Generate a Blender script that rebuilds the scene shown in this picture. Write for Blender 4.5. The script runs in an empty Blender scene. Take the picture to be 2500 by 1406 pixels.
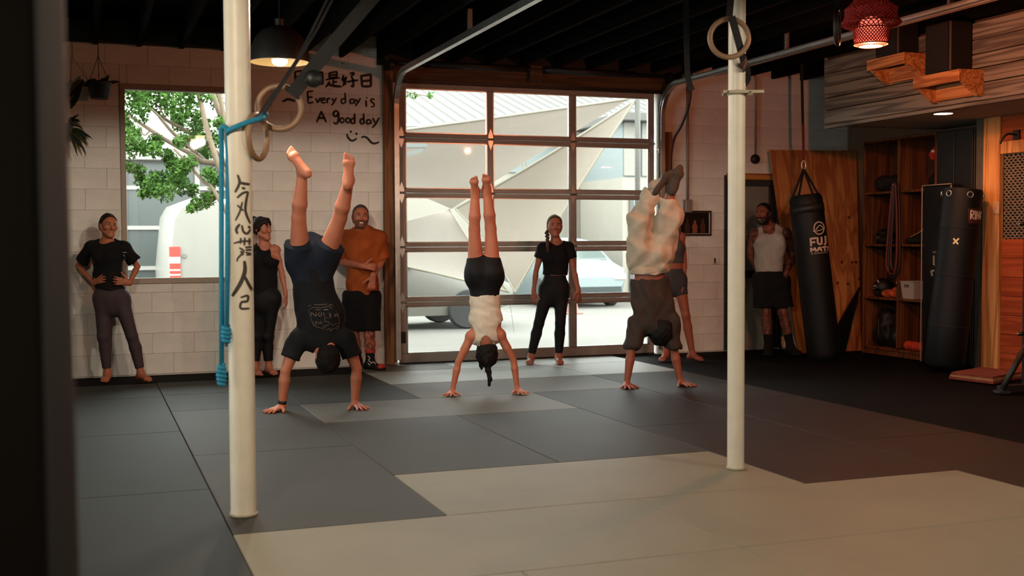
import bpy, bmesh, math, random
import numpy as np
from math import sin, cos, pi, radians, sqrt, hypot, atan2
from mathutils import Vector, Matrix
from mathutils.bvhtree import BVHTree

random.seed(7)
RNG = np.random.default_rng(7)
scene = bpy.context.scene
COL = scene.collection

# ------------------------------------------------------------------ camera
# X runs along the back wall to the right, Y into the depth, Z up; mat top is z = 0.
FPX, CXP, CYP, EYE = 2830.4, 1250.0, 703.0, 1.30
M_RT = Vector((0.93874520, -0.34457949, -0.00473620))
M_UP = Vector((0.01824157, 0.03596221, 0.99918665))
M_FW = Vector((0.34412890, 0.93806806, -0.04004503))
cam_data = bpy.data.cameras.new('camera')
cam = bpy.data.objects.new('camera', cam_data)
COL.objects.link(cam)
cam_data.sensor_width = 36.0
cam_data.lens = 36.0 * FPX / 2500.0
cam_data.clip_start = 0.05
cam_data.clip_end = 300
mw = Matrix.Identity(4)
for i in range(3):
    mw[i][0] = M_RT[i]; mw[i][1] = M_UP[i]; mw[i][2] = -M_FW[i]
mw[2][3] = EYE
cam.matrix_world = mw
cam_data.dof.use_dof = True
cam_data.dof.focus_distance = 9.6
cam_data.dof.aperture_fstop = 2.8
scene.camera = cam

# ------------------------------------------------------------------ sky, exposure
world = bpy.data.worlds.new('overcast_sky')
scene.world = world
world.use_nodes = True
wbg = world.node_tree.nodes['Background']
wbg.inputs['Color'].default_value = (0.87, 0.95, 0.91, 1)
wbg.inputs['Strength'].default_value = 14.0
scene.view_settings.view_transform = 'Standard'
scene.view_settings.look = 'None'
scene.view_settings.gamma = 1.0
scene.view_settings.use_curve_mapping = False
scene.view_settings.exposure = 0.0
try:
    scene.cycles.use_denoising = True
    scene.cycles.max_bounces = 8
    scene.cycles.transparent_max_bounces = 16
    scene.cycles.sample_clamp_indirect = 6.0
    scene.cycles.caustics_reflective = False
    scene.cycles.caustics_refractive = False
except Exception:
    pass

# ------------------------------------------------------------------ helpers
ORG = Vector((0, 0, EYE))
def ray(px, py):
    return (px - CXP) / FPX * M_RT - (py - CYP) / FPX * M_UP + M_FW
def P(px, py, d):                      # point at camera depth d
    return ORG + ray(px, py) * d
def PY(px, py, Y):                     # point on the plane y = Y
    r = ray(px, py); return ORG + r * (Y / r.y)
def PX(px, py, X):
    r = ray(px, py); return ORG + r * (X / r.x)
def PZ(px, py, z=0.0):
    r = ray(px, py); return ORG + r * ((z - EYE) / r.z)
def depth_of(v):
    return (Vector(v) - ORG).dot(M_FW)

def srgb(h):
    h = h.lstrip('#')
    c = [int(h[i:i + 2], 16) / 255 for i in (0, 2, 4)]
    return tuple(x / 12.92 if x <= 0.04045 else ((x + 0.055) / 1.055) ** 2.4 for x in c)

MATS = {}
def material(name, col, rough=0.6, metal=0.0, var=0.0, scale=6.0, bump=0.0, bscale=40.0, stretch=(1, 1, 1),
             spec=0.5, col2=None, detail=4.0, coat=0.0, attr=None, emit=None, estr=0.0, trans=0.0, sss=0.0):
    """procedural principled material: base colour varied by noise, optional fine bump"""
    if name in MATS: return MATS[name]
    if isinstance(col, str): col = srgb(col)
    m = bpy.data.materials.new(name); m.use_nodes = True
    nt = m.node_tree; N = nt.nodes; L = nt.links
    b = N['Principled BSDF']
    b.inputs['Base Color'].default_value = (*col, 1)
    b.inputs['Roughness'].default_value = rough
    b.inputs['Metallic'].default_value = metal
    b.inputs['Specular IOR Level'].default_value = spec
    if coat: b.inputs['Coat Weight'].default_value = coat
    if sss:
        b.inputs['Subsurface Weight'].default_value = sss
        b.inputs['Subsurface Radius'].default_value = (0.012, 0.005, 0.003)
    if emit is not None:
        e = srgb(emit) if isinstance(emit, str) else emit
        b.inputs['Emission Color'].default_value = (*e, 1)
        b.inputs['Emission Strength'].default_value = estr
    tc = N.new('ShaderNodeTexCoord'); mp = N.new('ShaderNodeMapping')
    mp.inputs['Scale'].default_value = stretch
    L.new(tc.outputs['Object'], mp.inputs['Vector'])
    src = None
    if attr:
        at = N.new('ShaderNodeVertexColor'); at.layer_name = attr
        src = at.outputs['Color']
    if var > 0 or col2 is not None:
        nz = N.new('ShaderNodeTexNoise'); nz.inputs['Scale'].default_value = scale
        nz.inputs['Detail'].default_value = detail; nz.inputs['Roughness'].default_value = 0.6
        L.new(mp.outputs['Vector'], nz.inputs['Vector'])
        rp = N.new('ShaderNodeValToRGB')
        rp.color_ramp.elements[0].position = 0.3; rp.color_ramp.elements[1].position = 0.7
        if col2 is not None:
            c2 = srgb(col2) if isinstance(col2, str) else col2
            a_, z_ = c2, col
        else:
            a_ = tuple(max(0, c * (1 - var)) for c in col); z_ = tuple(min(1, c * (1 + var)) for c in col)
        if attr:
            a_ = (1 - var,) * 3; z_ = (1 + var * 0.6,) * 3
        rp.color_ramp.elements[0].color = (*a_, 1); rp.color_ramp.elements[1].color = (*z_, 1)
        L.new(nz.outputs['Fac'], rp.inputs['Fac'])
        if attr:
            mx = N.new('ShaderNodeMix'); mx.data_type = 'RGBA'; mx.blend_type = 'MULTIPLY'
            mx.inputs[0].default_value = 1.0
            L.new(src, mx.inputs[6]); L.new(rp.outputs['Color'], mx.inputs[7])
            src = mx.outputs[2]
        else:
            src = rp.outputs['Color']
    if src is not None: L.new(src, b.inputs['Base Color'])
    if bump > 0:
        n2 = N.new('ShaderNodeTexNoise'); n2.inputs['Scale'].default_value = bscale; n2.inputs['Detail'].default_value = 3
        L.new(mp.outputs['Vector'], n2.inputs['Vector'])
        bp = N.new('ShaderNodeBump'); bp.inputs['Strength'].default_value = bump; bp.inputs['Distance'].default_value = 0.01
        L.new(n2.outputs['Fac'], bp.inputs['Height']); L.new(bp.outputs['Normal'], b.inputs['Normal'])
    MATS[name] = m
    return m

def wood(name, dark, light, axis='X', ring=9.0, rough=0.6, knots=True):
    """board grain: bands stretched along one axis, warped by noise"""
    if name in MATS: return MATS[name]
    m = bpy.data.materials.new(name); m.use_nodes = True
    nt = m.node_tree; N = nt.nodes; L = nt.links; b = N['Principled BSDF']
    b.inputs['Roughness'].default_value = rough; b.inputs['Specular IOR Level'].default_value = 0.3
    tc = N.new('ShaderNodeTexCoord'); oi = N.new('ShaderNodeObjectInfo'); mp = N.new('ShaderNodeMapping')
    s = {'X': (0.07, 1.5, 1.5), 'Y': (1.5, 0.07, 1.5), 'Z': (1.5, 1.5, 0.07)}[axis]
    mp.inputs['Scale'].default_value = s
    ad = N.new('ShaderNodeVectorMath'); ad.operation = 'ADD'
    sc = N.new('ShaderNodeVectorMath'); sc.operation = 'SCALE'; sc.inputs[0].default_value = (7.3, 5.1, 9.7)
    L.new(oi.outputs['Random'], sc.inputs['Scale'])
    L.new(tc.outputs['Object'], ad.inputs[0]); L.new(sc.outputs[0], ad.inputs[1])
    L.new(ad.outputs[0], mp.inputs['Vector'])
    nz = N.new('ShaderNodeTexNoise'); nz.inputs['Scale'].default_value = ring; nz.inputs['Detail'].default_value = 2
    nz.inputs['Distortion'].default_value = 0.6
    L.new(mp.outputs['Vector'], nz.inputs['Vector'])
    mu = N.new('ShaderNodeMath'); mu.operation = 'MULTIPLY'; mu.inputs[1].default_value = 9.0
    L.new(nz.outputs['Fac'], mu.inputs[0])
    sn = N.new('ShaderNodeMath'); sn.operation = 'SINE'
    m2 = N.new('ShaderNodeMath'); m2.operation = 'MULTIPLY'; m2.inputs[1].default_value = 2.5
    L.new(mu.outputs[0], m2.inputs[0]); L.new(m2.outputs[0], sn.inputs[0])
    rp = N.new('ShaderNodeValToRGB')
    rp.color_ramp.elements[0].position = 0.0; rp.color_ramp.elements[1].position = 0.75
    d = srgb(dark) if isinstance(dark, str) else dark; l = srgb(light) if isinstance(light, str) else light
    rp.color_ramp.elements[0].color = (*d, 1); rp.color_ramp.elements[1].color = (*l, 1)
    m3 = N.new('ShaderNodeMath'); m3.operation = 'MULTIPLY_ADD'; m3.inputs[1].default_value = 0.5; m3.inputs[2].default_value = 0.5
    L.new(sn.outputs[0], m3.inputs[0]); L.new(m3.outputs[0], rp.inputs['Fac'])
    L.new(rp.outputs['Color'], b.inputs['Base Color'])
    MATS[name] = m
    return m

def glass(name, tint=(1, 1, 1), refl=0.06):
    if name in MATS: return MATS[name]
    m = bpy.data.materials.new(name); m.use_nodes = True
    nt = m.node_tree; N = nt.nodes; L = nt.links
    for n in list(N): N.remove(n)
    out = N.new('ShaderNodeOutputMaterial'); mx = N.new('ShaderNodeMixShader')
    tr = N.new('ShaderNodeBsdfTransparent'); gl = N.new('ShaderNodeBsdfGlossy')
    tr.inputs['Color'].default_value = (*tint, 1); gl.inputs['Roughness'].default_value = 0.02
    fr = N.new('ShaderNodeFresnel'); fr.inputs['IOR'].default_value = 1.45
    L.new(fr.outputs[0], mx.inputs[0]); L.new(tr.outputs[0], mx.inputs[1]); L.new(gl.outputs[0], mx.inputs[2])
    L.new(mx.outputs[0], out.inputs['Surface'])
    MATS[name] = m
    return m

def emitter(name, col, strength):
    if name in MATS: return MATS[name]
    m = bpy.data.materials.new(name); m.use_nodes = True
    nt = m.node_tree; N = nt.nodes; L = nt.links
    b = N['Principled BSDF']; c = srgb(col)
    b.inputs['Base Color'].default_value = (*c, 1)
    b.inputs['Emission Color'].default_value = (*c, 1); b.inputs['Emission Strength'].default_value = strength
    MATS[name] = m
    return m

def tag(o, label=None, cat=None, group=None, kind=None):
    if label: o['label'] = label
    if cat: o['category'] = cat
    if group: o['group'] = group
    if kind: o['kind'] = kind
    return o
def link(o, parent=None):
    COL.objects.link(o)
    if parent is not None: o.parent = parent
    return o
def empty(name, loc=(0, 0, 0), label=None, cat=None, group=None, kind=None):
    o = bpy.data.objects.new(name, None); o.empty_display_size = 0.1
    o.location = loc; link(o)
    return tag(o, label, cat, group, kind)

class MB:
    """collects shapes into one mesh (world coordinates)"""
    def __init__(s): s.v = []; s.f = []; s.mi = []
    def add(s, vs, fs, mi=0):
        o = len(s.v); s.v += [tuple(v) for v in vs]; s.f += [tuple(i + o for i in f) for f in fs]; s.mi += [mi] * len(fs)
        return s
    def box(s, x0, x1, y0, y1, z0, z1, c=0.0, mi=0, M=None):
        """box with chamfered edges"""
        c = min(c, abs(x1 - x0) / 2.2, abs(y1 - y0) / 2.2, abs(z1 - z0) / 2.2)
        if c <= 0:
            vs = [(x, y, z) for x in (x0, x1) for y in (y0, y1) for z in (z0, z1)]
            fs = [(0, 1, 3, 2), (4, 6, 7, 5), (0, 4, 5, 1), (2, 3, 7, 6), (0, 2, 6, 4), (1, 5, 7, 3)]
        else:
            vs = []; idx = {}
            X, Y, Z = (x0, x1), (y0, y1), (z0, z1)
            for i in (0, 1):
                for j in (0, 1):
                    for k in (0, 1):
                        sx, sy, sz = (1 - 2 * i) * c, (1 - 2 * j) * c, (1 - 2 * k) * c
                        for a in range(3):
                            p = [X[i] + (0 if a == 0 else sx), Y[j] + (0 if a == 1 else sy), Z[k] + (0 if a == 2 else sz)]
                            idx[(i, j, k, a)] = len(vs); vs.append(tuple(p))
            fs = []
            for i in (0, 1):
                q = [idx[(i, j, k, 0)] for j, k in ((0, 0), (1, 0), (1, 1), (0, 1))]; fs.append(q if i else q[::-1])
                q = [idx[(j, i, k, 1)] for j, k in ((0, 0), (0, 1), (1, 1), (1, 0))]; fs.append(q if i else q[::-1])
                q = [idx[(j, k, i, 2)] for j, k in ((0, 0), (1, 0), (1, 1), (0, 1))]; fs.append(q if i else q[::-1])
            for i in (0, 1):
                for j in (0, 1):
                    e = (i + j) % 2
                    q = [idx[(i, j, 0, 0)], idx[(i, j, 0, 1)], idx[(i, j, 1, 1)], idx[(i, j, 1, 0)]]; fs.append(q if not e else q[::-1])
                    q = [idx[(i, 0, j, 0)], idx[(i, 1, j, 0)], idx[(i, 1, j, 2)], idx[(i, 0, j, 2)]]; fs.append(q if e == 0 else q[::-1])
                    q = [idx[(0, i, j, 1)], idx[(0, i, j, 2)], idx[(1, i, j, 2)], idx[(1, i, j, 1)]]; fs.append(q if not e else q[::-1])
                    for k in (0, 1):
                        q = [idx[(i, j, k, a)] for a in range(3)]; fs.append(q if (i + j + k) % 2 else q[::-1])
        if M is not None: vs = [tuple(M @ Vector(v)) for v in vs]
        return s.add(vs, fs, mi)
    def tube(s, pts, r, n=10, cap=True, mi=0, closed=False, flat=None):
        """round tube along a path; r a number or one per point; flat=(w,h,normal) for a strap"""
        pts = [Vector(p) for p in pts]; m = len(pts)
        rs = r if isinstance(r, (list, tuple)) else [r] * m
        vs = []; fs = []
        prev = None
        for i, p in enumerate(pts):
            a = pts[i - 1] if (i > 0 or closed) else p
            b = pts[(i + 1) % m] if (i < m - 1 or closed) else p
            t = (b - a).normalized()
            if prev is None:
                u = t.orthogonal().normalized()
                if flat is not None: u = (Vector(flat) - t * t.dot(Vector(flat))).normalized()
            else:
                u = (prev - t * prev.dot(t)).normalized()
            prev = u; w = t.cross(u)
            for k in range(n):
                an = 2 * pi * k / n
                vs.append(p + (u * cos(an) + w * sin(an)) * rs[i])
        for i in range(m - 1 + (1 if closed else 0)):
            for k in range(n):
                a = i * n + k; b = i * n + (k + 1) % n; j = (i + 1) % m
                fs.append((a, b, j * n + (k + 1) % n, j * n + k))
        if cap and not closed:
            fs.append(tuple(range(n))[::-1]); fs.append(tuple((m - 1) * n + k for k in range(n)))
        return s.add(vs, fs, mi)
    def strap(s, pts, w, th, nrm, mi=0):
        """flat webbing along a path; nrm = direction its broad face looks"""
        pts = [Vector(p) for p in pts]; m = len(pts); vs = []; fs = []
        for i, p in enumerate(pts):
            t = (pts[min(i + 1, m - 1)] - pts[max(i - 1, 0)]).normalized()
            nn = Vector(nrm); nn = (nn - t * nn.dot(t)).normalized(); sd = t.cross(nn)
            ww = w[i] if isinstance(w, (list, tuple)) else w
            for a, b in ((-1, -1), (1, -1), (1, 1), (-1, 1)):
                vs.append(p + sd * a * ww / 2 + nn * b * th / 2)
        for i in range(m - 1):
            for k in range(4):
                fs.append((i * 4 + k, i * 4 + (k + 1) % 4, i * 4 + 4 + (k + 1) % 4, i * 4 + 4 + k))
        fs.append((3, 2, 1, 0)); fs.append(tuple((m - 1) * 4 + k for k in range(4)))
        return s.add(vs, fs, mi)
    def lathe(s, prof, origin=(0, 0, 0), n=32, M=None, mi=0, closed=False):
        """profile (r, z) turned about z"""
        vs = []; fs = []; o = Vector(origin)
        for r, z in prof:
            for k in range(n):
                a = 2 * pi * k / n
                v = Vector((r * cos(a), r * sin(a), z))
                vs.append((M @ v if M is not None else v) + o)
        m = len(prof)
        for i in range(m - 1 + (1 if closed else 0)):
            j = (i + 1) % m
            for k in range(n):
                fs.append((i * n + k, i * n + (k + 1) % n, j * n + (k + 1) % n, j * n + k))
        if not closed:
            if prof[0][0] > 1e-6: fs.append(tuple(range(n))[::-1])
            if prof[-1][0] > 1e-6: fs.append(tuple((m - 1) * n + k for k in range(n)))
        return s.add(vs, fs, mi)
    def prism(s, poly, d, mi=0):
        """planar polygon (3D points) extruded by vector d"""
        n = len(poly); d = Vector(d)
        vs = [Vector(p) for p in poly] + [Vector(p) + d for p in poly]
        fs = [tuple(range(n))[::-1], tuple(range(n, 2 * n))] + [(i, (i + 1) % n, n + (i + 1) % n, n + i) for i in range(n)]
        return s.add(vs, fs, mi)
    def mesh(s, name):
        me = bpy.data.meshes.new(name); me.from_pydata(s.v, [], s.f); me.update()
        bm = bmesh.new(); bm.from_mesh(me); bmesh.ops.recalc_face_normals(bm, faces=bm.faces); bm.to_mesh(me); bm.free()
        return me
    def build(s, name, m, parent=None, smooth=False, loc=None, kind=None):
        """link as ONE mesh object; origin at its own base unless a parent is given"""
        ms = m if isinstance(m, (list, tuple)) else [m]
        if s.v:
            a = np.array(s.v)
            if loc is None:
                loc = (float((a[:, 0].min() + a[:, 0].max()) / 2), float((a[:, 1].min() + a[:, 1].max()) / 2), float(a[:, 2].min()))
            a = a - np.array(loc); s.v = [tuple(x) for x in a]
        me = s.mesh(name)
        for x in ms: me.materials.append(x)
        if len(ms) > 1:
            me.polygons.foreach_set('material_index', s.mi[:len(me.polygons)])
        if smooth:
            me.polygons.foreach_set('use_smooth', [True] * len(me.polygons))
        o = bpy.data.objects.new(name, me); link(o)
        o.location = loc
        if parent is not None: parent_keep(o, parent)
        if kind: o['kind'] = kind
        return o

def wloc(o):
    v = Vector(o.location)
    while o.parent is not None:
        o = o.parent; v = v + Vector(o.location)
    return v
def parent_keep(o, parent):
    o.location = Vector(o.location) - wloc(parent)
    o.parent = parent
def inst(me, name, loc, parent=None, rot=None):
    o = bpy.data.objects.new(name, me); link(o); o.location = loc
    if rot: o.rotation_euler = rot
    if parent is not None: parent_keep(o, parent)
    return o
def smooth_angle(o, ang=40):
    me = o.data
    me.polygons.foreach_set('use_smooth', [True] * len(me.polygons))
    try: me.set_sharp_from_angle(angle=radians(ang))
    except Exception: pass
def catmull(pts, n=6, closed=False):
    pts = [Vector(p) for p in pts]; m = len(pts); out = []
    for i in range(m if closed else m - 1):
        if closed: a, b, c, d = pts[i - 1], pts[i], pts[(i + 1) % m], pts[(i + 2) % m]
        else: a, b, c, d = pts[max(i - 1, 0)], pts[i], pts[i + 1], pts[min(i + 2, m - 1)]
        for k in range(n):
            t = k / n
            out.append(0.5 * ((2 * b) + (c - a) * t + (2 * a - 5 * b + 4 * c - d) * t * t + (3 * b - a - 3 * c + d) * t ** 3))
    if not closed: out.append(pts[-1])
    return out
def arc(c, u, v, r, a0, a1, n=10):
    c, u, v = Vector(c), Vector(u), Vector(v)
    return [c + (u * cos(a0 + (a1 - a0) * i / n) + v * sin(a0 + (a1 - a0) * i / n)) * r for i in range(n + 1)]

def bvh_of(objs):
    vs = []; fs = []
    for o in (objs if isinstance(objs, (list, tuple)) else [objs]):
        off = len(vs); w = wloc(o); R = o.rotation_euler.to_matrix()
        vs += [R @ v.co + w for v in o.data.vertices]
        fs += [tuple(i + off for i in p.vertices) for p in o.data.polygons]
    return BVHTree.FromPolygons(vs, fs)
def decal(name, strokes, target, m, parent, lift=0.002, step=3.0, plane=None, taper=0.35):
    """brush strokes or print laid on a real surface. strokes: list of (width, [(x,y),...]);
       each point is carried onto the target surface along the sight line it was read from"""
    bvh = bvh_of(target) if target is not None else None
    mb = MB()
    def hit(x, y):
        r = ray(x, y)
        if plane is not None: return ORG + r * (plane / r.y), Vector((0, -1, 0))
        h = bvh.ray_cast(ORG, r.normalized())
        return (h[0], h[1]) if h[0] is not None else (None, None)
    for w, pl in strokes:
        q = [Vector((a, b, 0)) for a, b in pl]
        if len(q) > 2: q = catmull(q, 5)
        L = [0]
        for i in range(1, len(q)): L.append(L[-1] + (q[i] - q[i - 1]).length)
        n = max(2, int(L[-1] / step) + 1)
        rows = []
        for k in range(n + 1):
            s = L[-1] * k / n; i = 1
            while i < len(q) - 1 and L[i] < s: i += 1
            seg = max(L[i] - L[i - 1], 1e-6)
            p = q[i - 1].lerp(q[i], min(1, max(0, (s - L[i - 1]) / seg)))
            t = (q[i] - q[i - 1]).normalized(); nn = Vector((-t.y, t.x, 0))
            ww = w * (1 - taper * abs(2 * k / n - 1) ** 3) / 2
            a, na = hit(p.x + nn.x * ww, p.y + nn.y * ww); b, nb = hit(p.x - nn.x * ww, p.y - nn.y * ww)
            rows.append(None if a is None or b is None else (a + na * lift if na.y < 0 or True else a, b + nb * lift))
        for k in range(n):
            if rows[k] is None or rows[k + 1] is None: continue
            (a, b), (c, d) = rows[k], rows[k + 1]
            if (a - c).length > 0.2 or (b - d).length > 0.2: continue
            mb.add([a, b, d, c], [(0, 1, 2, 3)])
    assert mb.v, name
    return mb.build(name, m, parent)

# ================================================================== MATERIALS
m_block = material('painted_block', '#dad8d2', 0.75, var=0.10, scale=3.0, bump=0.25, bscale=60)
m_mortar = material('painted_mortar', '#bfbcb4', 0.85, var=0.15, scale=5)
m_mat_dark = material('mat_dark', '#302c25', 0.62, var=0.10, scale=2.0, bump=0.12, bscale=220, spec=0.16)
m_mat_slate = material('mat_slate', '#232521', 0.64, var=0.10, scale=2.0, bump=0.12, bscale=220, spec=0.16)
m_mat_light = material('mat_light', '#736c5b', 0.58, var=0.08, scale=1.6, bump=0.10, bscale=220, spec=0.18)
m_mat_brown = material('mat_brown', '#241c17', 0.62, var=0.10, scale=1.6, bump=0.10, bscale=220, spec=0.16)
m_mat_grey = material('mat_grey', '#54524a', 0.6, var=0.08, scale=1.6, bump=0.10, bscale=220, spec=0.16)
m_mat_door_sheen = material('mat_door_sheen', '#828a83', 0.5, var=0.06, scale=1.6, bump=0.10, bscale=220, spec=0.3)  # mats by the roller door: its daylight sheen put into a lighter colour
m_rubber = material('black_rubber', '#070605', 0.8, var=0.25, scale=12, bump=0.15, bscale=150, spec=0.06)
m_black = material('black_paint', '#0b0b0c', 0.6, var=0.2)
m_deck = material('dark_deck', '#060505', 1.0, var=0.4, scale=3, spec=0.05)
m_joist = material('dark_joist', '#0a0908', 1.0, var=0.4, scale=2, stretch=(4, 0.4, 4), spec=0.05)
m_pole = material('white_pole_paint', '#c6beac', 0.45, var=0.06, scale=9, bump=0.15, bscale=30)
m_doorframe = material('grey_door_frame', '#8b8078', 0.5, var=0.06, scale=5)
m_steel = material('galvanised_steel', '#b9bcb9', 0.33, 0.9, var=0.12, scale=14)
m_darksteel = material('dark_steel', '#2a2b2b', 0.45, 0.7, var=0.15)
m_pine = wood('pine', '#a8703a', '#cf9a62', 'Z', 7)
m_pine_dark = wood('jamb_wood', '#5a3720', '#7d5233', 'Z', 9)
m_header = wood('header_wood', '#3b2617', '#523823', 'X', 9)
m_ply = wood('plywood', '#96572d', '#b87a45', 'Z', 5.0)
m_weather = wood('weathered_board', '#504b42', '#7f7a6c', 'Y', 7.5)
m_panel = wood('pine_panel', '#86391d', '#a04c28', 'Y', 8)
m_shelf = wood('shelf_wood', '#4a2712', '#6e3f1e', 'Z', 9)
m_soffit = material('soffit_paint', '#a89a88', 0.8, var=0.05)
m_glass = glass('clear_glass')
m_black_vinyl = material('black_vinyl', '#060708', 0.58, var=0.2, scale=5, bump=0.2, bscale=18, spec=0.25)
m_ink = material('black_ink', '#14110f', 0.6)
m_white_print = material('white_print', '#d8cfc0', 0.6)
m_red = material('red_print', '#a3261c', 0.6)
m_black_fabric = material('black_webbing', '#0c0b0a', 0.85)
m_blue_rope = material('blue_rope', '#0f7898', 0.75, var=0.25, scale=90, bump=0.6, bscale=220)
m_ring = material('ring_wood', '#7c5f45', 0.5, var=0.18, scale=12)

WY = 12.0           # face of the back wall
ZJ = 3.22           # underside of the joists
ZD = 3.46           # underside of the roof deck

# ================================================================== FLOOR
floor = MB().box(-2.6, 9.4, -4.0, 12.25, -0.16, -0.012).build('floor', m_rubber, kind='structure')
XL = [-2.41, -1.41, -0.41, 0.59, 1.59, 2.59, 3.59, 4.59, 5.58]
YL = {4: 4.24, 5: 5.24, 6: 6.27, 7: 7.29, 8: 8.27, 9: 9.28, 10: 10.30, 11: 11.30}
D, S, L, B = m_mat_dark, m_mat_slate, m_mat_light, m_mat_brown
mats = []
for x0 in (-2.41, -1.41, -0.41):
    for y0, y1 in ((10.21, 11.21), (8.28, 10.21), (6.27, 8.28), (4.24, 6.27), (2.2, 4.24), (0.2, 2.2), (-1.8, 0.2)):
        mats.append((x0, x0 + 1, y0, y1, S))
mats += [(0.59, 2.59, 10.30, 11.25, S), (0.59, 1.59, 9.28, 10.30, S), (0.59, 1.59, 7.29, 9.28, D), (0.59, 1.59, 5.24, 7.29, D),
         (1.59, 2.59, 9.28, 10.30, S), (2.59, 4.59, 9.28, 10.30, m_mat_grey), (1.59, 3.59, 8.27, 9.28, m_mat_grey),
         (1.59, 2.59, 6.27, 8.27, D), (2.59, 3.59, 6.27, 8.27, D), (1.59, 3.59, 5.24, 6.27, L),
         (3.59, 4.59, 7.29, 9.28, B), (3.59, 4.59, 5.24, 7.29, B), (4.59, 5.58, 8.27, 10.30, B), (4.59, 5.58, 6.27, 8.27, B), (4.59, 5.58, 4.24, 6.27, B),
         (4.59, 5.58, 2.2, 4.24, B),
         (2.59, 4.59, 10.30, 11.30, m_mat_door_sheen), (4.59, 5.58, 10.30, 11.30, m_mat_door_sheen), (2.59, 3.59, 11.30, 11.93, m_mat_grey), (3.59, 5.58, 11.30, 11.93, m_mat_door_sheen),
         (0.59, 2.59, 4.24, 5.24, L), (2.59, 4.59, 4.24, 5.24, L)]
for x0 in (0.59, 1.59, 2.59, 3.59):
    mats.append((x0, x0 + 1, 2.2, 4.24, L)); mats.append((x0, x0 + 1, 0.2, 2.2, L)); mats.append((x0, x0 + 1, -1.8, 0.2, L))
cache = {}
for (x0, x1, y0, y1, m) in mats:
    key = (round(x1 - x0, 2), round(y1 - y0, 2), m.name)
    if key not in cache:
        w, h = (x1 - x0) / 2 - 0.0015, (y1 - y0) / 2 - 0.0015
        me = MB().box(-w, w, -h, h, 0, 0.0115, 0.004).mesh('mat'); me.materials.append(m); cache[key] = me
    inst(cache[key], 'mat', ((x0 + x1) / 2, (y0 + y1) / 2, -0.0118), floor)

# ================================================================== BACK WALL (painted block)
WX0, WX1 = 0.33, 1.50; WZ0, WZ1 = 0.90, 2.86       # window opening
DX0, DX1, DZ1 = 3.10, 6.20, 3.02                   # roller door opening
EX0, EX1, EZ1 = 7.12, 7.86, 2.02                   # passage door opening
holes = [(WX0, WX1, WZ0, WZ1), (DX0, DX1, -1, 9), (EX0, EX1, -1, EZ1)]
def cut(rects, h):
    out = []
    for (a, b, c, d) in rects:
        if h[0] >= b - 1e-4 or h[1] <= a + 1e-4 or h[2] >= d - 1e-4 or h[3] <= c + 1e-4: out.append((a, b, c, d)); continue
        if h[0] > a: out.append((a, h[0], c, d))
        if h[1] < b: out.append((h[1], b, c, d))
        aa, bb = max(a, h[0]), min(b, h[1])
        if h[2] > c: out.append((aa, bb, c, h[2]))
        if h[3] < d: out.append((aa, bb, h[3], d))
    return [r for r in out if r[1] - r[0] > 0.03 and r[3] - r[2] > 0.03]
WXA, WXB = -2.6, 9.3
wb = MB()
rects = [(WXA, WXB, -0.1, ZD)]
for h in holes[:1]: rects = cut(rects, h)
rects = cut(rects, (DX0, DX1, -1, DZ1)); rects = cut(rects, holes[2])
for (a, b, c, d) in rects: wb.box(a, b, WY + 0.008, WY + 0.25, c, d)
wall_back = wb.build('wall_back', m_mortar, kind='structure')
cache = {}
row = 0; z = 0.0
while z < ZJ + 0.1:
    off = 0.0 if row % 2 else 0.2
    x = -1.0 + off - 0.4
    while x < 8.9:
        rs = [(max(x, -1.2), min(x + 0.4, 8.8), z, min(z + 0.203, ZJ + 0.12))]
        if rs[0][1] - rs[0][0] > 0.05 and rs[0][3] - rs[0][2] > 0.03:
            for h in holes: rs = cut(rs, h)
            for (a, b, c, d) in rs:
                key = (round(b - a, 3), round(d - c, 3))
                if key not in cache:
                    w, hh = key[0] / 2 - 0.0012, key[1] / 2 - 0.0012
                    me = MB().box(-w, w, 0, 0.1, -hh, hh, 0.003).mesh('block'); me.materials.append(m_block); cache[key] = me
                inst(cache[key], 'block', ((a + b) / 2, WY + random.uniform(0, 0.0025), (c + d) / 2), wall_back)
        x += 0.4
    z += 0.203; row += 1

# side walls, wall behind the camera
lw = MB()
for (y0, y1, z0, z1) in ((-4.25, 5.6, -0.1, ZD), (8.0, 12.25, -0.1, ZD), (5.6, 8.0, -0.1, 0.9), (5.6, 8.0, 2.3, ZD)): lw.box(-2.85, -2.6, y0, y1, z0, z1)
w2 = empty('window_2', (-2.7, 6.8, 0.9), kind='structure')
for (y0, y1, z0, z1) in ((5.6, 8.0, 0.9, 0.96), (5.6, 8.0, 2.24, 2.3), (5.6, 5.66, 0.96, 2.24), (7.94, 8.0, 0.96, 2.24), (6.77, 6.83, 0.96, 2.24)): MB().box(-2.72, -2.62, y0, y1, z0, z1, 0.004).build('frame_bar', m_doorframe, w2)
MB().box(-2.68, -2.674, 5.66, 7.94, 0.96, 2.24).build('pane', m_glass, w2)
lw.build('wall_left', material('side_wall_paint', '#8d857a', 0.8, var=0.1), kind='structure')
wall_right = MB().box(8.82, 9.05, -4.25, 12.25, -0.1, ZD).build('wall_right', material('right_wall_paint', '#6d5440', 0.8, var=0.1), kind='structure')
MB().box(-2.85, 9.05, -4.25, -4.0, -0.1, ZD).build('wall_front', material('front_wall_paint', '#6d665d', 0.8, var=0.1), kind='structure')

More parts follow.
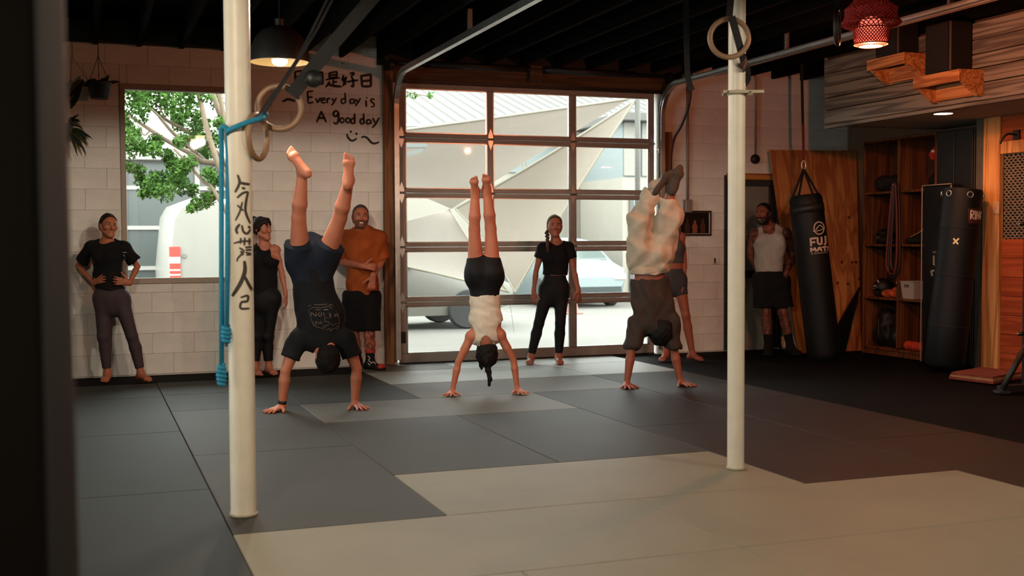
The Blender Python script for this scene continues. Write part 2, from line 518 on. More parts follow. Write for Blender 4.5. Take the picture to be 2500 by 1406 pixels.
# ================================================================== CEILING with joists
ceiling = MB().box(-2.85, 9.3, -4.25, 12.25, ZD, ZD + 0.2).build('ceiling', m_deck, kind='structure')
jm = MB().box(-0.025, 0.025, -7.9, 7.98, 0, ZD - ZJ - 0.002, 0.004).mesh('joist'); jm.materials.append(m_joist)
x = 0.12 - 0.4 * 6
while x < 8.8:
    inst(jm, 'joist', (x, 4.0, ZJ), ceiling); x += 0.4
bm_ = MB().box(-0.17, 0.17, -0.02, 0.02, 0, 0.22).mesh('blocking'); bm_.materials.append(material('blocking_paint', '#202624', 0.7, var=0.2))
for k in range(-2, 5):
    inst(bm_, 'blocking', (0.32 + 0.4 * k, 11.93, ZJ + 0.01), ceiling)

# ================================================================== WINDOW in the back wall
win = empty('window_1', (WX0, WY, WZ0), kind='structure')
m_wframe = material('window_frame_paint', '#9c8c7e', 0.55, var=0.05)
for nm, a in (('frame_rail', (WX0, WX1, WZ0, WZ0 + 0.055)), ('frame_rail', (WX0, WX1, WZ1 - 0.055, WZ1)),
              ('frame_stile', (WX0, WX0 + 0.05, WZ0 + 0.055, WZ1 - 0.055)), ('frame_stile', (WX1 - 0.05, WX1, WZ0 + 0.055, WZ1 - 0.055))):
    MB().box(a[0], a[1], WY - 0.012, WY + 0.09, a[2], a[3], 0.004).build(nm, m_wframe, win)
MB().box(WX0 + 0.05, WX1 - 0.05, WY + 0.06, WY + 0.066, WZ0 + 0.055, WZ1 - 0.055).build('pane', m_glass, win)

# ================================================================== ROLLER DOOR (five glazed sections, three panes each)
door = empty('door_1', (4.65, WY + 0.08, 0), kind='structure')
GX0, GX1 = 3.13, 6.17                      # outer edges of the leaf
DYF, DYB = WY + 0.03, WY + 0.08
xs = [3.19, 4.175, 5.155, 6.12]            # pane bays: bars around these
bar = 0.09
zs = [0.0, 0.655, 1.245, 1.825, 2.415, 3.0]   # section joints
hinge_me = {}
for k in range(5):
    z0, z1 = zs[k] + 0.002, zs[k + 1] - 0.002
    rb = 0.10 if k == 0 else 0.046; rt = 0.045 if k < 4 else 0.06
    fr = MB()
    fr.box(GX0, GX1, DYF, DYB, z0, z0 + rb, 0.006); fr.box(GX0, GX1, DYF, DYB, z1 - rt, z1, 0.006)
    bars = [(GX0, 3.215), (4.14, 4.205), (5.115, 5.185), (6.105, GX1)]
    for a, b in bars: fr.box(a, b, DYF + 0.002, DYB - 0.002, z0 + rb, z1 - rt, 0.006)
    sec = fr.build('section_frame', m_doorframe, door)
    for i in range(3):
        a, b = bars[i][1], bars[i + 1][0]
        bead = MB()
        for q in ((a, a + 0.012, z0 + rb, z1 - rt), (b - 0.012, b, z0 + rb, z1 - rt), (a, b, z0 + rb, z0 + rb + 0.01), (a, b, z1 - rt - 0.01, z1 - rt)):
            bead.box(q[0], q[1], DYF + 0.012, DYB - 0.01, q[2], q[3])
        MB().box(a + 0.01, b - 0.01, DYF + 0.028, DYF + 0.033, z0 + rb + 0.008, z1 - rt - 0.008).build('pane', m_glass, sec)
        bead.build('glazing_bead', m_steel, sec)
    if k < 4:
        for hx in (3.165, 4.172, 5.15, 6.13):
            hb = MB()
            zc = zs[k + 1]
            pl = [(-0.028, 0), (-0.026, 0.035), (-0.008, 0.085), (0, 0.105), (0.008, 0.085), (0.026, 0.035), (0.028, 0)]
            for sg in (1, -1):
                poly = [(hx + a, DYF - 0.001, zc + sg * (b + 0.012)) for a, b in pl]
                hb.prism(poly, (0, -0.004, 0))
            hb.tube([(hx - 0.04, DYF - 0.01, zc), (hx + 0.04, DYF - 0.01, zc)], 0.011, 8)
            hb.build('hinge', m_steel, sec)
MB().box(GX0, GX1, DYF - 0.005, DYB + 0.005, -0.012, 0.004).build('bottom_seal', m_black, door)
MB().box(3.145, 3.195, DYF - 0.014, DYF, 0.22, 0.34, 0.003).build('slide_lock', m_darksteel, door)

def track(x, sgn):
    t = empty('door_track', (x, 11.9, 0), 'galvanised steel track curving up the %s jamb of the roller door and overhead' % ('left' if sgn < 0 else 'right'), 'door track', 'roller door tracks')
    z0 = 3.06; r = 0.36
    path = [(x, 11.93, 0.05), (x, 11.93, z0 - r)] + arc((x, 11.93 - r, z0 - r), (0, 1, 0), (0, 0, 1), r, 0, pi / 2, 10) + [(x, 6.0, z0)]
    path = [Vector(p) for p in path]
    mb = MB(); sec = [(-0.022, -0.02), (0.022, -0.02), (0.022, 0.02), (0.014, 0.02), (0.014, -0.012), (-0.014, -0.012), (-0.014, 0.02), (-0.022, 0.02)]
    vs = []; fs = []; n = len(sec); m = len(path)
    for i, p in enumerate(path):
        tt = (path[min(i + 1, m - 1)] - path[max(i - 1, 0)]).normalized(); nn = Vector((1, 0, 0)); q = tt.cross(nn)
        for a, b in sec: vs.append(p + q * a * 1.3 + nn * sgn * -b * 1.3)
    for i in range(m - 1):
        for k in range(n): fs.append((i * n + k, i * n + (k + 1) % n, (i + 1) * n + (k + 1) % n, (i + 1) * n + k))
    fs.append(tuple(range(n))); fs.append(tuple((m - 1) * n + k for k in range(n)))
    mb.add(vs, fs); mb.build('rail', m_steel, t)
    for zz in (0.5, 1.4, 2.3):
        MB().box(x - 0.035, x + 0.035, 11.955, 11.99, zz, zz + 0.05, 0.004).build('bracket', m_steel, t)
    for yy in (7.2, 9.4):
        MB().box(x - 0.02, x + 0.02, yy, yy + 0.03, z0 + 0.02, ZJ + 0.05, 0.003).build('hanger', m_steel, t)
    return t
track(3.085, -1); track(6.215, 1)

# timber around the roller door
for i, (a, b, c, d, m) in enumerate(((2.955, 3.06, 0.0, 3.10, m_pine_dark), (6.25, 6.36, 0.0, 2.55, m_pine_dark))):
    MB().box(a, b, WY - 0.05, WY + 0.02, c, d, 0.004).build('trim_%d' % (i + 1), m, kind='structure')
MB().box(2.955, 6.36, WY - 0.045, WY + 0.12, 3.02, 3.16, 0.004).build('trim_3', m_header, kind='structure')
MB().box(2.9, 6.5, WY - 0.02, WY + 0.20, 3.16, ZD).build('trim_4', material('dark_header_paint', '#1c1917', 0.8, var=0.3), kind='structure')
MB().box(3.06, 6.25, WY - 0.02, WY + 0.02, 2.985, 3.03, 0.004).build('trim_5', m_darksteel, kind='structure')
MB().box(3.0, 6.5, WY + 0.0, WY + 0.25, -0.1, -0.014).build('trim_6', m_black, kind='structure')
sp = empty('torsion_spring', (4.6, 11.86, 3.14), 'black torsion spring tube above the roller door', 'spring')
MB().tube([(3.02, 11.87, 3.175), (6.3, 11.87, 3.175)], 0.016, 10).build('shaft', m_darksteel, sp, True)
MB().tube([(3.45, 11.87, 3.175), (4.55, 11.87, 3.175)], 0.036, 12).build('coil', m_black, sp, True)
MB().tube([(4.75, 11.87, 3.175), (5.85, 11.87, 3.175)], 0.036, 12).build('coil', m_black, sp, True)
MB().box(4.58, 4.72, 11.86, 11.94, 3.05, 3.22, 0.004).build('centre_plate', m_header, sp)
for xx in (3.02, 6.28):
    MB().lathe([(0.017, -0.02), (0.065, -0.02), (0.065, 0.02), (0.017, 0.02)], (xx, 11.87, 3.15), 20, Matrix.Rotation(pi / 2, 4, 'Y')).build('drum', m_darksteel, sp)

# ================================================================== PASSAGE DOOR (grey, in the right part of the back wall)
d2 = empty('door_2', (7.5, WY + 0.05, 0), kind='structure')
m_gdoor = material('grey_door_paint', '#6f6a60', 0.6, var=0.08)
m_gframe = material('dark_door_frame', '#2a2724', 0.6, var=0.1)
for a in ((EX0, EX0 + 0.06, 0, EZ1), (EX1 - 0.06, EX1, 0, EZ1), (EX0, EX1, EZ1 - 0.07, EZ1)):
    MB().box(a[0], a[1], WY - 0.01, WY + 0.15, a[2], a[3], 0.004).build('door_frame', m_gframe, d2)
MB().box(EX0 + 0.06, EX1 - 0.06, WY + 0.04, WY + 0.09, -0.05, EZ1 - 0.07).build('leaf', m_gdoor, d2)
MB().box(EX0 + 0.06, EX1 - 0.06, WY + 0.01, WY + 0.045, 0.86, 0.94, 0.006).build('push_bar', m_darksteel, d2)
MB().box(EX1 - 0.16, EX1 - 0.06, WY + 0.025, WY + 0.045, 0.0, EZ1 - 0.07, 0.004).build('stile', m_gframe, d2)
MB().box(EX0 - 0.02, EX1 + 0.1, WY - 0.03, WY + 0.0, EZ1, EZ1 + 0.075, 0.004).build('trim_7', wood('lintel_wood', '#8a5222', '#b5783a', 'X', 9), kind='structure')
MB().box(EX0 - 0.05, EX0, WY - 0.02, WY + 0.005, 0, EZ1 + 0.05, 0.004).build('trim_8', m_gframe, kind='structure')

# ================================================================== POSTS
def post(name, px, py, r, label):
    c = PZ(px, py, 0); t = empty(name, (c.x, c.y, 0), label, 'pole')
    sh_ = MB().lathe([(r, 0), (r, ZJ + 0.2)], (c.x, c.y, 0), 40).build('shaft', m_pole, t, True)
    smooth_angle(sh_, 50)
    MB().lathe([(r, 0.0), (r + 0.006, 0.0), (r + 0.006, 0.012), (r, 0.012)], (c.x, c.y, 0.0), 40).build('base_collar', material('pole_grime', '#8a7f6d', 0.7, var=0.3), t, True)
    return t, c, sh_
poleL, cL, shaftL = post('steel_pole', 595, 1257, 0.0605, 'white round steel pole painted with black brush characters')
poleR, cR, shaftR = post('steel_pole', 1796, 1145, 0.0475, 'white round steel pole with a clamp near its top')

# ================================================================== LAMPS
m_shade_out = material('lamp_shade_dark', '#2a2622', 0.45, var=0.1)
m_shade_in = material('lamp_shade_cream', '#e9d9b4', 0.6)
m_bulb = emitter('bulb_glow', '#ffd9a0', 20.0)
WARM = (1.0, 0.84, 0.66)
def point_light(parent, loc, energy, color, radius=0.05, spot=None, name='bulb_light', blend=0.6):
    ld = bpy.data.lights.new(name, 'SPOT' if spot else 'POINT'); ld.energy = energy; ld.color = color; ld.shadow_soft_size = radius
    if spot: ld.spot_size = radians(spot); ld.spot_blend = blend
    o = bpy.data.objects.new(name, ld); link(o); o.location = loc
    parent_keep(o, parent)
    return o
def pendant(c, label, energy, R=0.225, H=0.27):
    c = Vector(c); t = empty('pendant_lamp', c, label, 'pendant lamp', 'dome pendant lamps')
    prof = [(R, 0.0), (R * 0.985, 0.05), (R * 0.93, 0.11), (R * 0.80, 0.18), (R * 0.58, 0.235), (R * 0.30, 0.262), (0.035, H), (0.035, H + 0.05)]
    inner = [(max(r - 0.006, 0.012), z - 0.002) for r, z in prof[::-1]]
    MB().lathe(prof, c, 48).build('shade', m_shade_out, t, True)
    MB().lathe([(r, z) for r, z in inner][1:] , c, 48).build('shade_lining', m_shade_in, t, True)
    for o in list(t.children): smooth_angle(o, 60)
    # remove end caps of the open lathe surfaces
    for o in t.children:
        bm = bmesh.new(); bm.from_mesh(o.data)
        bmesh.ops.delete(bm, geom=[f for f in bm.faces if len(f.verts) > 8 and abs(f.calc_center_median().z - min(v.co.z for v in bm.verts)) < 1e-3], context='FACES')
        bm.to_mesh(o.data); bm.free()
    MB().lathe([(0.02, 0.24), (0.028, 0.20), (0.042, 0.09), (0.058, 0.035), (0.06, 0.02)], c, 24).build('bulb_base', m_shade_in, t, True)
    MB().lathe([(0.06, 0.02), (0.058, 0.0), (0.045, -0.018), (0.022, -0.028), (0.001, -0.031)], c, 24).build('bulb', m_bulb, t, True)
    MB().tube([c + Vector((0, 0, H + 0.04)), (c.x, c.y, ZD)], 0.004, 6).build('cord', m_black, t)
    point_light(t, c + Vector((0, 0, -0.06)), energy, WARM, 0.06, spot=180, blend=0.12)
    return t
lampL = pendant(P(683, 152, 8.7), 'dark dome pendant lamp glowing beside the lettered white pole', 95)
for i, (x, y) in enumerate(((-0.4, 3.0), (4.6, 3.4), (3.6, -1.0), (1.5, 6.8))):
    pendant((x, y, 2.78), ('dark dome pendant lamp above the mats, %s' % ('over the far left mats', 'right of the middle, over the brown mats', 'behind the viewpoint', 'next to the visible dome lamp')[i]), (350, 165, 340, 95)[i])

# red woven basket lamp
c = P(2126, 112, 8.6); t = empty('basket_lamp', c, 'glowing red woven basket pendant lamp by the timber loft', 'pendant lamp')
m_weave = material('red_weave', '#b3372c', 0.7)
R = 0.148
prof = [(0.085, 0.0), (0.118, 0.012), (0.125, 0.07), (0.132, 0.125), (0.20, 0.15), (0.215, 0.165), (0.19, 0.27), (0.12, 0.34), (0.03, 0.36)]
for sgn in (1, -1):
    wv = MB()
    for k in range(34):
        a0 = 2 * pi * k / 34
        pts = []
        for i, (r, z) in enumerate(prof):
            pts.append(c + Vector((r * cos(a0 + sgn * z * 7), r * sin(a0 + sgn * z * 7), z)))
        wv.tube(pts, 0.0042, 4, cap=False)
    wv.build('weave', m_weave, t)
rim = MB()
for r, z in ((0.085, 0.0), (0.12, 0.012), (0.132, 0.128), (0.215, 0.165)):
    rim.tube([c + Vector((r * cos(2 * pi * k / 32), r * sin(2 * pi * k / 32), z)) for k in range(32)], 0.005, 6, closed=True)
rim.build('rim', m_weave, t)
wv = MB()
for k in range(-6, 7):
    for ax in (0, 1):
        u = k * 0.0135; h = sqrt(max(0, 0.085 ** 2 - u * u))
        a, b = (Vector((u, -h, 0)), Vector((u, h, 0))) if ax == 0 else (Vector((-h, u, 0)), Vector((h, u, 0)))
        wv.tube([c + a, c + b], 0.0022, 4)
wv.build('base_weave', m_weave, t)
MB().lathe([(0.001, 0.05), (0.03, 0.055), (0.045, 0.09), (0.03, 0.13), (0.015, 0.16), (0.001, 0.162)], c, 20).build('bulb', emitter('red_bulb_glow', '#ffb090', 9.0), t, True)
MB().lathe([(0.075, 0.02), (0.105, 0.03), (0.112, 0.12), (0.06, 0.2), (0.01, 0.22)], c, 24).build('diffuser', emitter('red_diffuser', '#ff7a60', 1.1), t, True)
MB().tube([c + Vector((0, 0, 0.35)), (c.x, c.y, ZD)], 0.004, 6).build('cord', m_black, t)
point_light(t, c + Vector((0, 0, -0.05)), 140, (1.0, 0.28, 0.12), 0.03)

# ================================================================== LOFT on the right, soffit, recessed light
LX, LY0, LY1, LZ = 7.27, 4.5, 10.3, 2.50
soff = MB().box(LX + 0.03, 8.82, LY0, LY1, LZ, LZ + 0.05).build('ceiling_loft', m_soffit, kind='structure')
loft = MB().box(LX + 0.03, LX + 0.07, LY0, LY1, LZ + 0.05, ZJ - 0.02).build('wall_loft', material('loft_frame_wood', '#3a2c20', 0.8), kind='structure')
z = LZ - 0.005
for h in (0.152, 0.128, 0.124, 0.124, 0.15):
    me = MB().box(-0.016, 0.014, LY0, LY1, 0.004, h - 0.004, 0.005).mesh('board'); me.materials.append(m_weather)
    inst(me, 'board', (LX + random.uniform(0, 0.004), 0, z), loft); z += h
MB().box(LX + 0.01, 8.82, LY1, LY1 + 0.03, LZ - 0.005, ZJ - 0.02, 0.003).build('board', m_weather, loft)
MB().box(LX - 0.005, LX + 0.06, LY0, LY1, LZ - 0.04, LZ - 0.006, 0.003).build('board', m_weather, loft)
cc = PZ(2303, 277, LZ)
dl = empty('downlight', cc, 'round recessed downlight glowing in the loft soffit', 'downlight')
MB().lathe([(0.085, -0.004), (0.10, -0.004), (0.10, 0.0), (0.085, 0.0)], cc, 32, closed=True).build('trim_ring', m_soffit, dl)
MB().lathe([(0.001, -0.003), (0.085, -0.003)], cc, 32).build('lens', emitter('downlight_glow', '#ffdcae', 22.0), dl)
point_light(dl, cc + Vector((0, 0, -0.03)), 28, (1.0, 0.36, 0.14), 0.08, spot=150, name='downlight_light')
cc2 = Vector((7.95, 6.9, LZ))
dl = empty('downlight', cc2, 'round recessed downlight in the soffit nearer the viewpoint', 'downlight')
MB().lathe([(0.001, -0.003), (0.085, -0.003)], cc2, 32).build('lens', emitter('downlight_glow', '#ffdcae', 22.0), dl)
MB().lathe([(0.085, -0.004), (0.10, -0.004), (0.10, 0.0), (0.085, 0.0)], cc2, 32, closed=True).build('trim_ring', m_soffit, dl)
point_light(dl, cc2 + Vector((0, 0, -0.03)), 16, (1.0, 0.34, 0.14), 0.08, spot=150, name='downlight_light')

# speakers on timber brackets fixed to the loft face
m_bracket = wood('bracket_pine', '#8a5a33', '#b98753', 'Y', 11)
def bracket(pxa, pya, pxb, pyb, sp_h, which):
    XF = LX - 0.26
    a = PX(pxa, pya, XF); b = PX(pxb, pyb, XF)
    y0, y1 = min(a.y, b.y), max(a.y, b.y); z1 = (a.z + b.z) / 2 + 0.05; z0 = z1 - 0.10
    t = empty('speaker_bracket', (XF, (y0 + y1) / 2, z0), 'pine wall bracket under the %s speaker on the loft' % which, 'bracket', 'speaker brackets')
    MB().box(XF - 0.02, XF + 0.02, y0, y1, z0, z1, 0.003).build('front_rail', m_bracket, t)
    MB().box(LX - 0.055, LX - 0.016, y0 + 0.02, y1 - 0.02, z0 - 0.11, z0 + 0.03, 0.003).build('wall_cleat', m_bracket, t)
    for yy in (y0, y1 - 0.04):
        MB().prism([(XF + 0.02, yy, z1), (LX - 0.016, yy, z1), (LX - 0.016, yy, z0 - 0.12), (LX - 0.08, yy, z0 - 0.12), (XF + 0.02, yy, z0)], (0, 0.04, 0)).build('side_arm', m_bracket, t)
    MB().box(XF + 0.02, LX - 0.016, y0 + 0.04, y1 - 0.04, z1 - 0.035, z1 - 0.012).build('slat', m_bracket, t)
    s = empty('loudspeaker', (XF + 0.1, (y0 + y1) / 2, z1), 'black box loudspeaker, the %s of the two on the loft brackets' % which, 'speaker', 'loft loudspeakers')
    yc = (y0 + y1) / 2
    MB().box(XF + 0.0, LX - 0.02, yc - 0.16, yc + 0.16, z1, z1 + sp_h, 0.012).build('cabinet', m_black, s)
    MB().box(XF - 0.012, XF - 0.001, yc - 0.145, yc + 0.145, z1 + 0.015, z1 + sp_h - 0.015, 0.005).build('grille', material('speaker_cloth', '#070707', 0.95, bump=0.3, bscale=300), s)
bracket(2120, 158, 2210, 144, 0.34, 'farther')
bracket(2233, 204, 2346, 182, 0.44, 'nearer')

# ================================================================== RIGHT WALL: posts, boards, screen panel
SX = 8.40
MB().box(SX, SX + 0.09, 9.26, 9.36, 0, LZ, 0.004).build('stud', material('grey_stud', '#4f4c46', 0.7, var=0.15), wall_right)
MB().box(SX - 0.02, SX + 0.09, 9.02, 9.24, 0, LZ, 0.006).build('stud', m_pine, wall_right)
MB().box(SX + 0.06, 8.82, 4.5, 9.02, 0, LZ).build('backing', material('panel_backing', '#2a1a10', 0.9), wall_right)
z = 0.0
while z < 1.28:
    me = MB().box(-0.012, 0.04, -1.25, 1.25, 0.0015, 0.184, 0.004).mesh('board'); me.materials.append(m_panel)
    inst(me, 'board', (SX + 0.02, 7.76, z), wall_right)
    me2 = MB().box(-0.012, 0.04, -1.0, 1.0, 0.0015, 0.184, 0.004).mesh('board'); me2.materials.append(m_panel)
    inst(me2, 'board', (SX + 0.02, 5.5, z), wall_right)
    z += 0.186
MB().box(SX - 0.01, SX + 0.06, 4.5, 9.02, 2.13, 2.25, 0.004).build('rail', m_pine, wall_right)
MB().box(SX + 0.01, SX + 0.06, 4.5, 9.02, 2.25, LZ, 0.002).build('board', m_panel, wall_right)
mesh_p = MB().box(SX + 0.035, SX + 0.06, 4.5, 9.02, 1.305, 2.13)
mesh_p.build('screen_backing', material('screen_backing', '#0d0b09', 0.9), wall_right)
gr = MB()
for i in range(33):
    zz = 1.315 + i * 0.0253
    gr.tube([(SX + 0.03 + (0.008 if k % 2 else 0.0), 9.0 - k * 0.028, zz + (0.008 if (k + i) % 2 else -0.008)) for k in range(60)], 0.006, 4, cap=False)
gr.build('woven_screen', material('woven_screen', '#8f7d68', 0.6, 0.1, var=0.3, scale=30), wall_right, kind='stuff')
sw = empty('light_switch', PX(2431, 508, SX - 0.03), 'beige light switch plate on the pine post', 'light switch')
q = PX(2431, 508, SX - 0.03)
MB().box(q.x, q.x + 0.01, q.y - 0.042, q.y + 0.042, q.z - 0.06, q.z + 0.06, 0.003).build('plate', material('switch_plate', '#b39a7c', 0.5), sw)
MB().box(q.x - 0.008, q.x, q.y - 0.006, q.y + 0.006, q.z - 0.012, q.z + 0.012, 0.002).build('toggle', material('switch_plate', '#b39a7c', 0.5), sw)

# ================================================================== CUBBY SHELF
cub = empty('cubby_shelf', (SX + 0.2, 10.55, 0), 'tall open plywood cubby shelf holding sparring gear', 'shelf')
YA, YB, YM = 11.15, 9.95, 10.545
for y in (YA, YB): MB().box(SX, SX + 0.40, y - 0.014, y + 0.014, 0, 2.43, 0.002).build('side_panel', m_shelf, cub)
MB().box(SX + 0.002, SX + 0.40, YM - 0.016, YM + 0.016, 0.1, 2.40, 0.002).build('divider', m_shelf, cub)
MB().box(SX, SX + 0.40, YB + 0.014, YA - 0.014, 2.402, 2.43, 0.002).build('top_panel', m_shelf, cub)
for z in (0.085, 0.65, 1.25, 1.84):
    for a, b in ((YB + 0.014, YM - 0.016), (YM + 0.016, YA - 0.014)):
        MB().box(SX + 0.003, SX + 0.39, a, b, z - 0.024, z, 0.002).build('shelf_board', m_shelf, cub)
MB().box(SX + 0.39, SX + 0.40, YB, YA, 0.0, 2.4).build('back_panel', material('cubby_back', '#3b2212', 0.8, var=0.2), cub)
MB().box(SX + 0.02, SX + 0.035, YB + 0.014, YA - 0.014, 0.0, 0.06).build('kick_board', m_shelf, cub)
lk = empty('tall_locker', (SX + 0.2, 9.66, 0), 'black tall locker beside the cubby shelf', 'locker')
MB().box(SX + 0.01, SX + 0.40, 9.39, 9.93, 0.0, 2.43, 0.006).build('carcass', m_black, lk)
MB().box(SX - 0.008, SX + 0.009, 9.40, 9.655, 0.02, 2.41, 0.004).build('door', m_black, lk)
MB().box(SX - 0.008, SX + 0.009, 9.665, 9.92, 0.02, 2.41, 0.004).build('door', m_black, lk)

# ================================================================== PLYWOOD sheet and black panel leaning in the corner
pt = [PY(1877, 366, 11.86), PY(2088, 368, 11.86)]
pt = [pt[0], pt[1], Vector((8.60, 11.45, -0.01)), Vector((7.72, 11.45, -0.01))]
pl = MB().prism(pt, (0, -0.018, 0.0)).build('plywood_sheet', m_ply)
tag(pl, 'orange plywood sheet leaning in the corner behind the hanging bag', 'plywood')
for (x, y) in ((2080, 640), (2055, 640), (2045, 690), (2070, 692), (2090, 640), (2093, 500), (2072, 530), (2098, 680)):
    pp = PY(x, y, 11.62)
    # knots sit in the leaning plane
    f = (pp.z) / 2.36; yy = 11.45 + 0.41 * f - 0.0195
    MB().lathe([(0.001, -0.001), (0.018, -0.001)], (pp.x * yy / 11.62, yy - 0.002, pp.z), 12, Matrix.Rotation(pi / 2 - 0.172, 4, 'X')).build('knot', material('knot_brown', '#5a2c12', 0.7), pl)
bp = MB().prism([PY(2101, 700, 11.3), Vector((8.34, 11.38, -0.01)), Vector((8.02, 11.38, -0.01))], (0.0, 0.03, 0)).build('black_panel', m_black_vinyl)
tag(bp, 'black triangular panel propped against the plywood and the cubby shelf', 'panel')
pp = MB().tube([(8.735, 11.36, 0.0), (8.735, 11.36, 2.38)], 0.055, 16).build('drain_pipe', material('grey_pipe', '#77706a', 0.6), smooth=True)
smooth_angle(pp); tag(pp, 'grey vertical pipe between plywood sheet and cubby shelf', 'pipe')

# ================================================================== WALL FITTINGS
m_conduit = material('grey_conduit', '#8b7f77', 0.5, 0.3)
cd = empty('conduit', (6.6, 11.96, 1.7), 'thin grey conduit running down the wall to a box above the framed photo', 'conduit')
a = PY(1680, 100, 11.97); b = PY(1679, 500, 11.97)
MB().tube([(b.x, 11.97, 3.25), (b.x, 11.97, b.z)], 0.014, 10).build('pipe', m_conduit, cd, True)
MB().box(b.x - 0.05, b.x + 0.035, 11.92, 11.995, b.z - 0.09, b.z + 0.06, 0.006).build('junction_box', m_conduit, cd)
cb = empty('hanging_cable', (6.5, 11.9, 2.2), 'black cable drooping from the ceiling past the door jamb', 'cable')
MB().tube(catmull([PY(1690, 120, 11.93), PY(1686, 240, 11.93), PY(1668, 300, 11.93), PY(1647, 340, 11.93), PY(1640, 380, 11.94), PY(1639, 420, 11.95)], 6), 0.009, 8).build('wire', m_black, cb, True)
MB().tube([PY(1639, 415, 11.95), PY(1639, 430, 11.95)], 0.018, 8).build('plug', m_black, cb, True)
c2 = empty('conduit', (7.5, 11.96, 2.2), 'bent grey conduit dropping to a round wall fitting beside the plywood', 'conduit')
b = PY(1845, 380, 11.97)
MB().tube([(b.x - 0.55, 11.97, b.z + 0.99), (b.x - 0.10, 11.97, b.z + 0.99)] + arc((b.x - 0.1, 11.97, b.z + 0.89), (0, 0, 1), (1, 0, 0), 0.1, 0, pi / 2, 6) + [(b.x, 11.97, b.z)], 0.012, 8).build('pipe', m_conduit, c2, True)
MB().lathe([(0.001, 0.05), (0.035, 0.05), (0.055, 0.035), (0.058, 0.0), (0.001, 0.0)], (b.x, 11.995, b.z - 0.04), 20, Matrix.Rotation(pi / 2, 4, 'X')).build('round_fitting', m_darksteel, c2, True)
ol = empty('wall_outlet', PY(1748, 636, 11.98), 'small chipped outlet on the painted block wall', 'outlet')
q = PY(1748, 636, 11.99)
MB().box(q.x - 0.04, q.x + 0.04, q.y - 0.01, q.y, q.z - 0.04, q.z + 0.04, 0.004).build('plate', m_block, ol)
MB().box(q.x - 0.03, q.x - 0.01, q.y - 0.014, q.y - 0.009, q.z - 0.03, q.z + 0.03).build('slot', m_black, ol)

# framed photo
fa, fb = PY(1656, 514, 11.97), PY(1737, 575, 11.97)
ph = empty('framed_photo', (fa.x / 2 + fb.x / 2, 11.97, fb.z), 'dark framed photograph of three figures on the block wall', 'picture')
x0, x1, z0, z1 = fa.x, fb.x, fb.z, fa.z
fr = m_fr = material('picture_frame_wood', '#2a120c', 0.4)
for a in ((x0, x1, z0, z0 + 0.02), (x0, x1, z1 - 0.02, z1), (x0, x0 + 0.02, z0 + 0.02, z1 - 0.02), (x1 - 0.02, x1, z0 + 0.02, z1 - 0.02)):
    MB().box(a[0], a[1], 11.965, 11.995, a[2], a[3], 0.003).build('frame_bar', fr, ph)
MB().box(x0 + 0.02, x1 - 0.02, 11.978, 11.99, z0 + 0.02, z1 - 0.02).build('mount', m_white_print, ph)
pr = MB().box(x0 + 0.03, x1 - 0.032, 11.974, 11.978, z0 + 0.025, z1 - 0.022).build('print', material('photo_black', '#0d0b0b', 0.3), ph)
w = x1 - x0
for fx, mcol, hh in ((0.27, '#3a2019', 0.75), (0.50, '#8a4a33', 0.66), (0.74, '#4a271d', 0.75)):
    g = MB(); cx = x0 + fx * w; zb = z0 + 0.03; H = (z1 - z0 - 0.06) * hh
    g.prism([(cx + a, 11.9735, zb + b) for a, b in ((-0.03, 0), (0.03, 0), (0.036, H * 0.55), (0.015, H * 0.74), (0.016, H * 0.9), (0.0, H), (-0.016, H * 0.9), (-0.015, H * 0.74), (-0.036, H * 0.55))], (0, -0.001, 0))
    g.build('printed_figure', material('photo_figure_%d' % int(fx * 100), mcol, 0.4), pr)

# ================================================================== HANGING PLANTS
m_leaf = material('dark_leaf', '#1c2a1a', 0.5, var=0.4, scale=20)
m_leaf_y = material('dry_leaf', '#6a5a2c', 0.6, var=0.3, scale=20)
m_potblk = material('black_plastic_pot', '#121212', 0.5)
def leaf(mb, base, direc, L, W, droop=0.3, up=(0, 0, 1)):
    base = Vector(base); d = Vector(direc).normalized(); s = d.cross(Vector((0.1, -1, 0.2))).normalized()
    n = s.cross(d).normalized(); vs = []; fs = []; m = 5
    for i in range(m + 1):
        t = i / m; w = W * sin(pi * min(1, t * 0.92 + 0.06)) ** 0.8 / 2
        p = base + d * L * t + Vector((0, 0, -droop * L * t * t))
        vs += [p - s * w, p + n * (-0.12 * w * 2), p + s * w]
    for i in range(m):
        for k in (0, 1): fs.append((i * 3 + k, i * 3 + k + 1, i * 3 + k + 4, i * 3 + k + 3))
    mb.add(vs, fs)
hp = PY(243, 242, 11.80)
pot = empty('hanging_planter', hp, 'black hanging pot on three cords with a few dark leaves', 'planter')
prof = [(0.001, 0.0), (0.075, 0.0), (0.085, 0.012), (0.108, 0.14), (0.118, 0.145), (0.118, 0.165), (0.108, 0.165), (0.100, 0.13), (0.001, 0.13)]
MB().lathe(prof, hp, 28).build('pot', m_potblk, pot, True)
top = PY(240, 122, 11.80)
for k in range(3):
    a = 2 * pi * k / 3 + 0.5
    MB().tube([hp + Vector((0.112 * cos(a), 0.112 * sin(a), 0.15)), Vector((hp.x - 0.005, 11.80, top.z - 0.06))], 0.003, 5).build('cord', m_black, pot)
MB().tube([Vector((hp.x - 0.005, 11.80, top.z - 0.065)), Vector((hp.x - 0.005, 11.80, ZJ + 0.03))], 0.004, 6).build('hook', m_darksteel, pot)
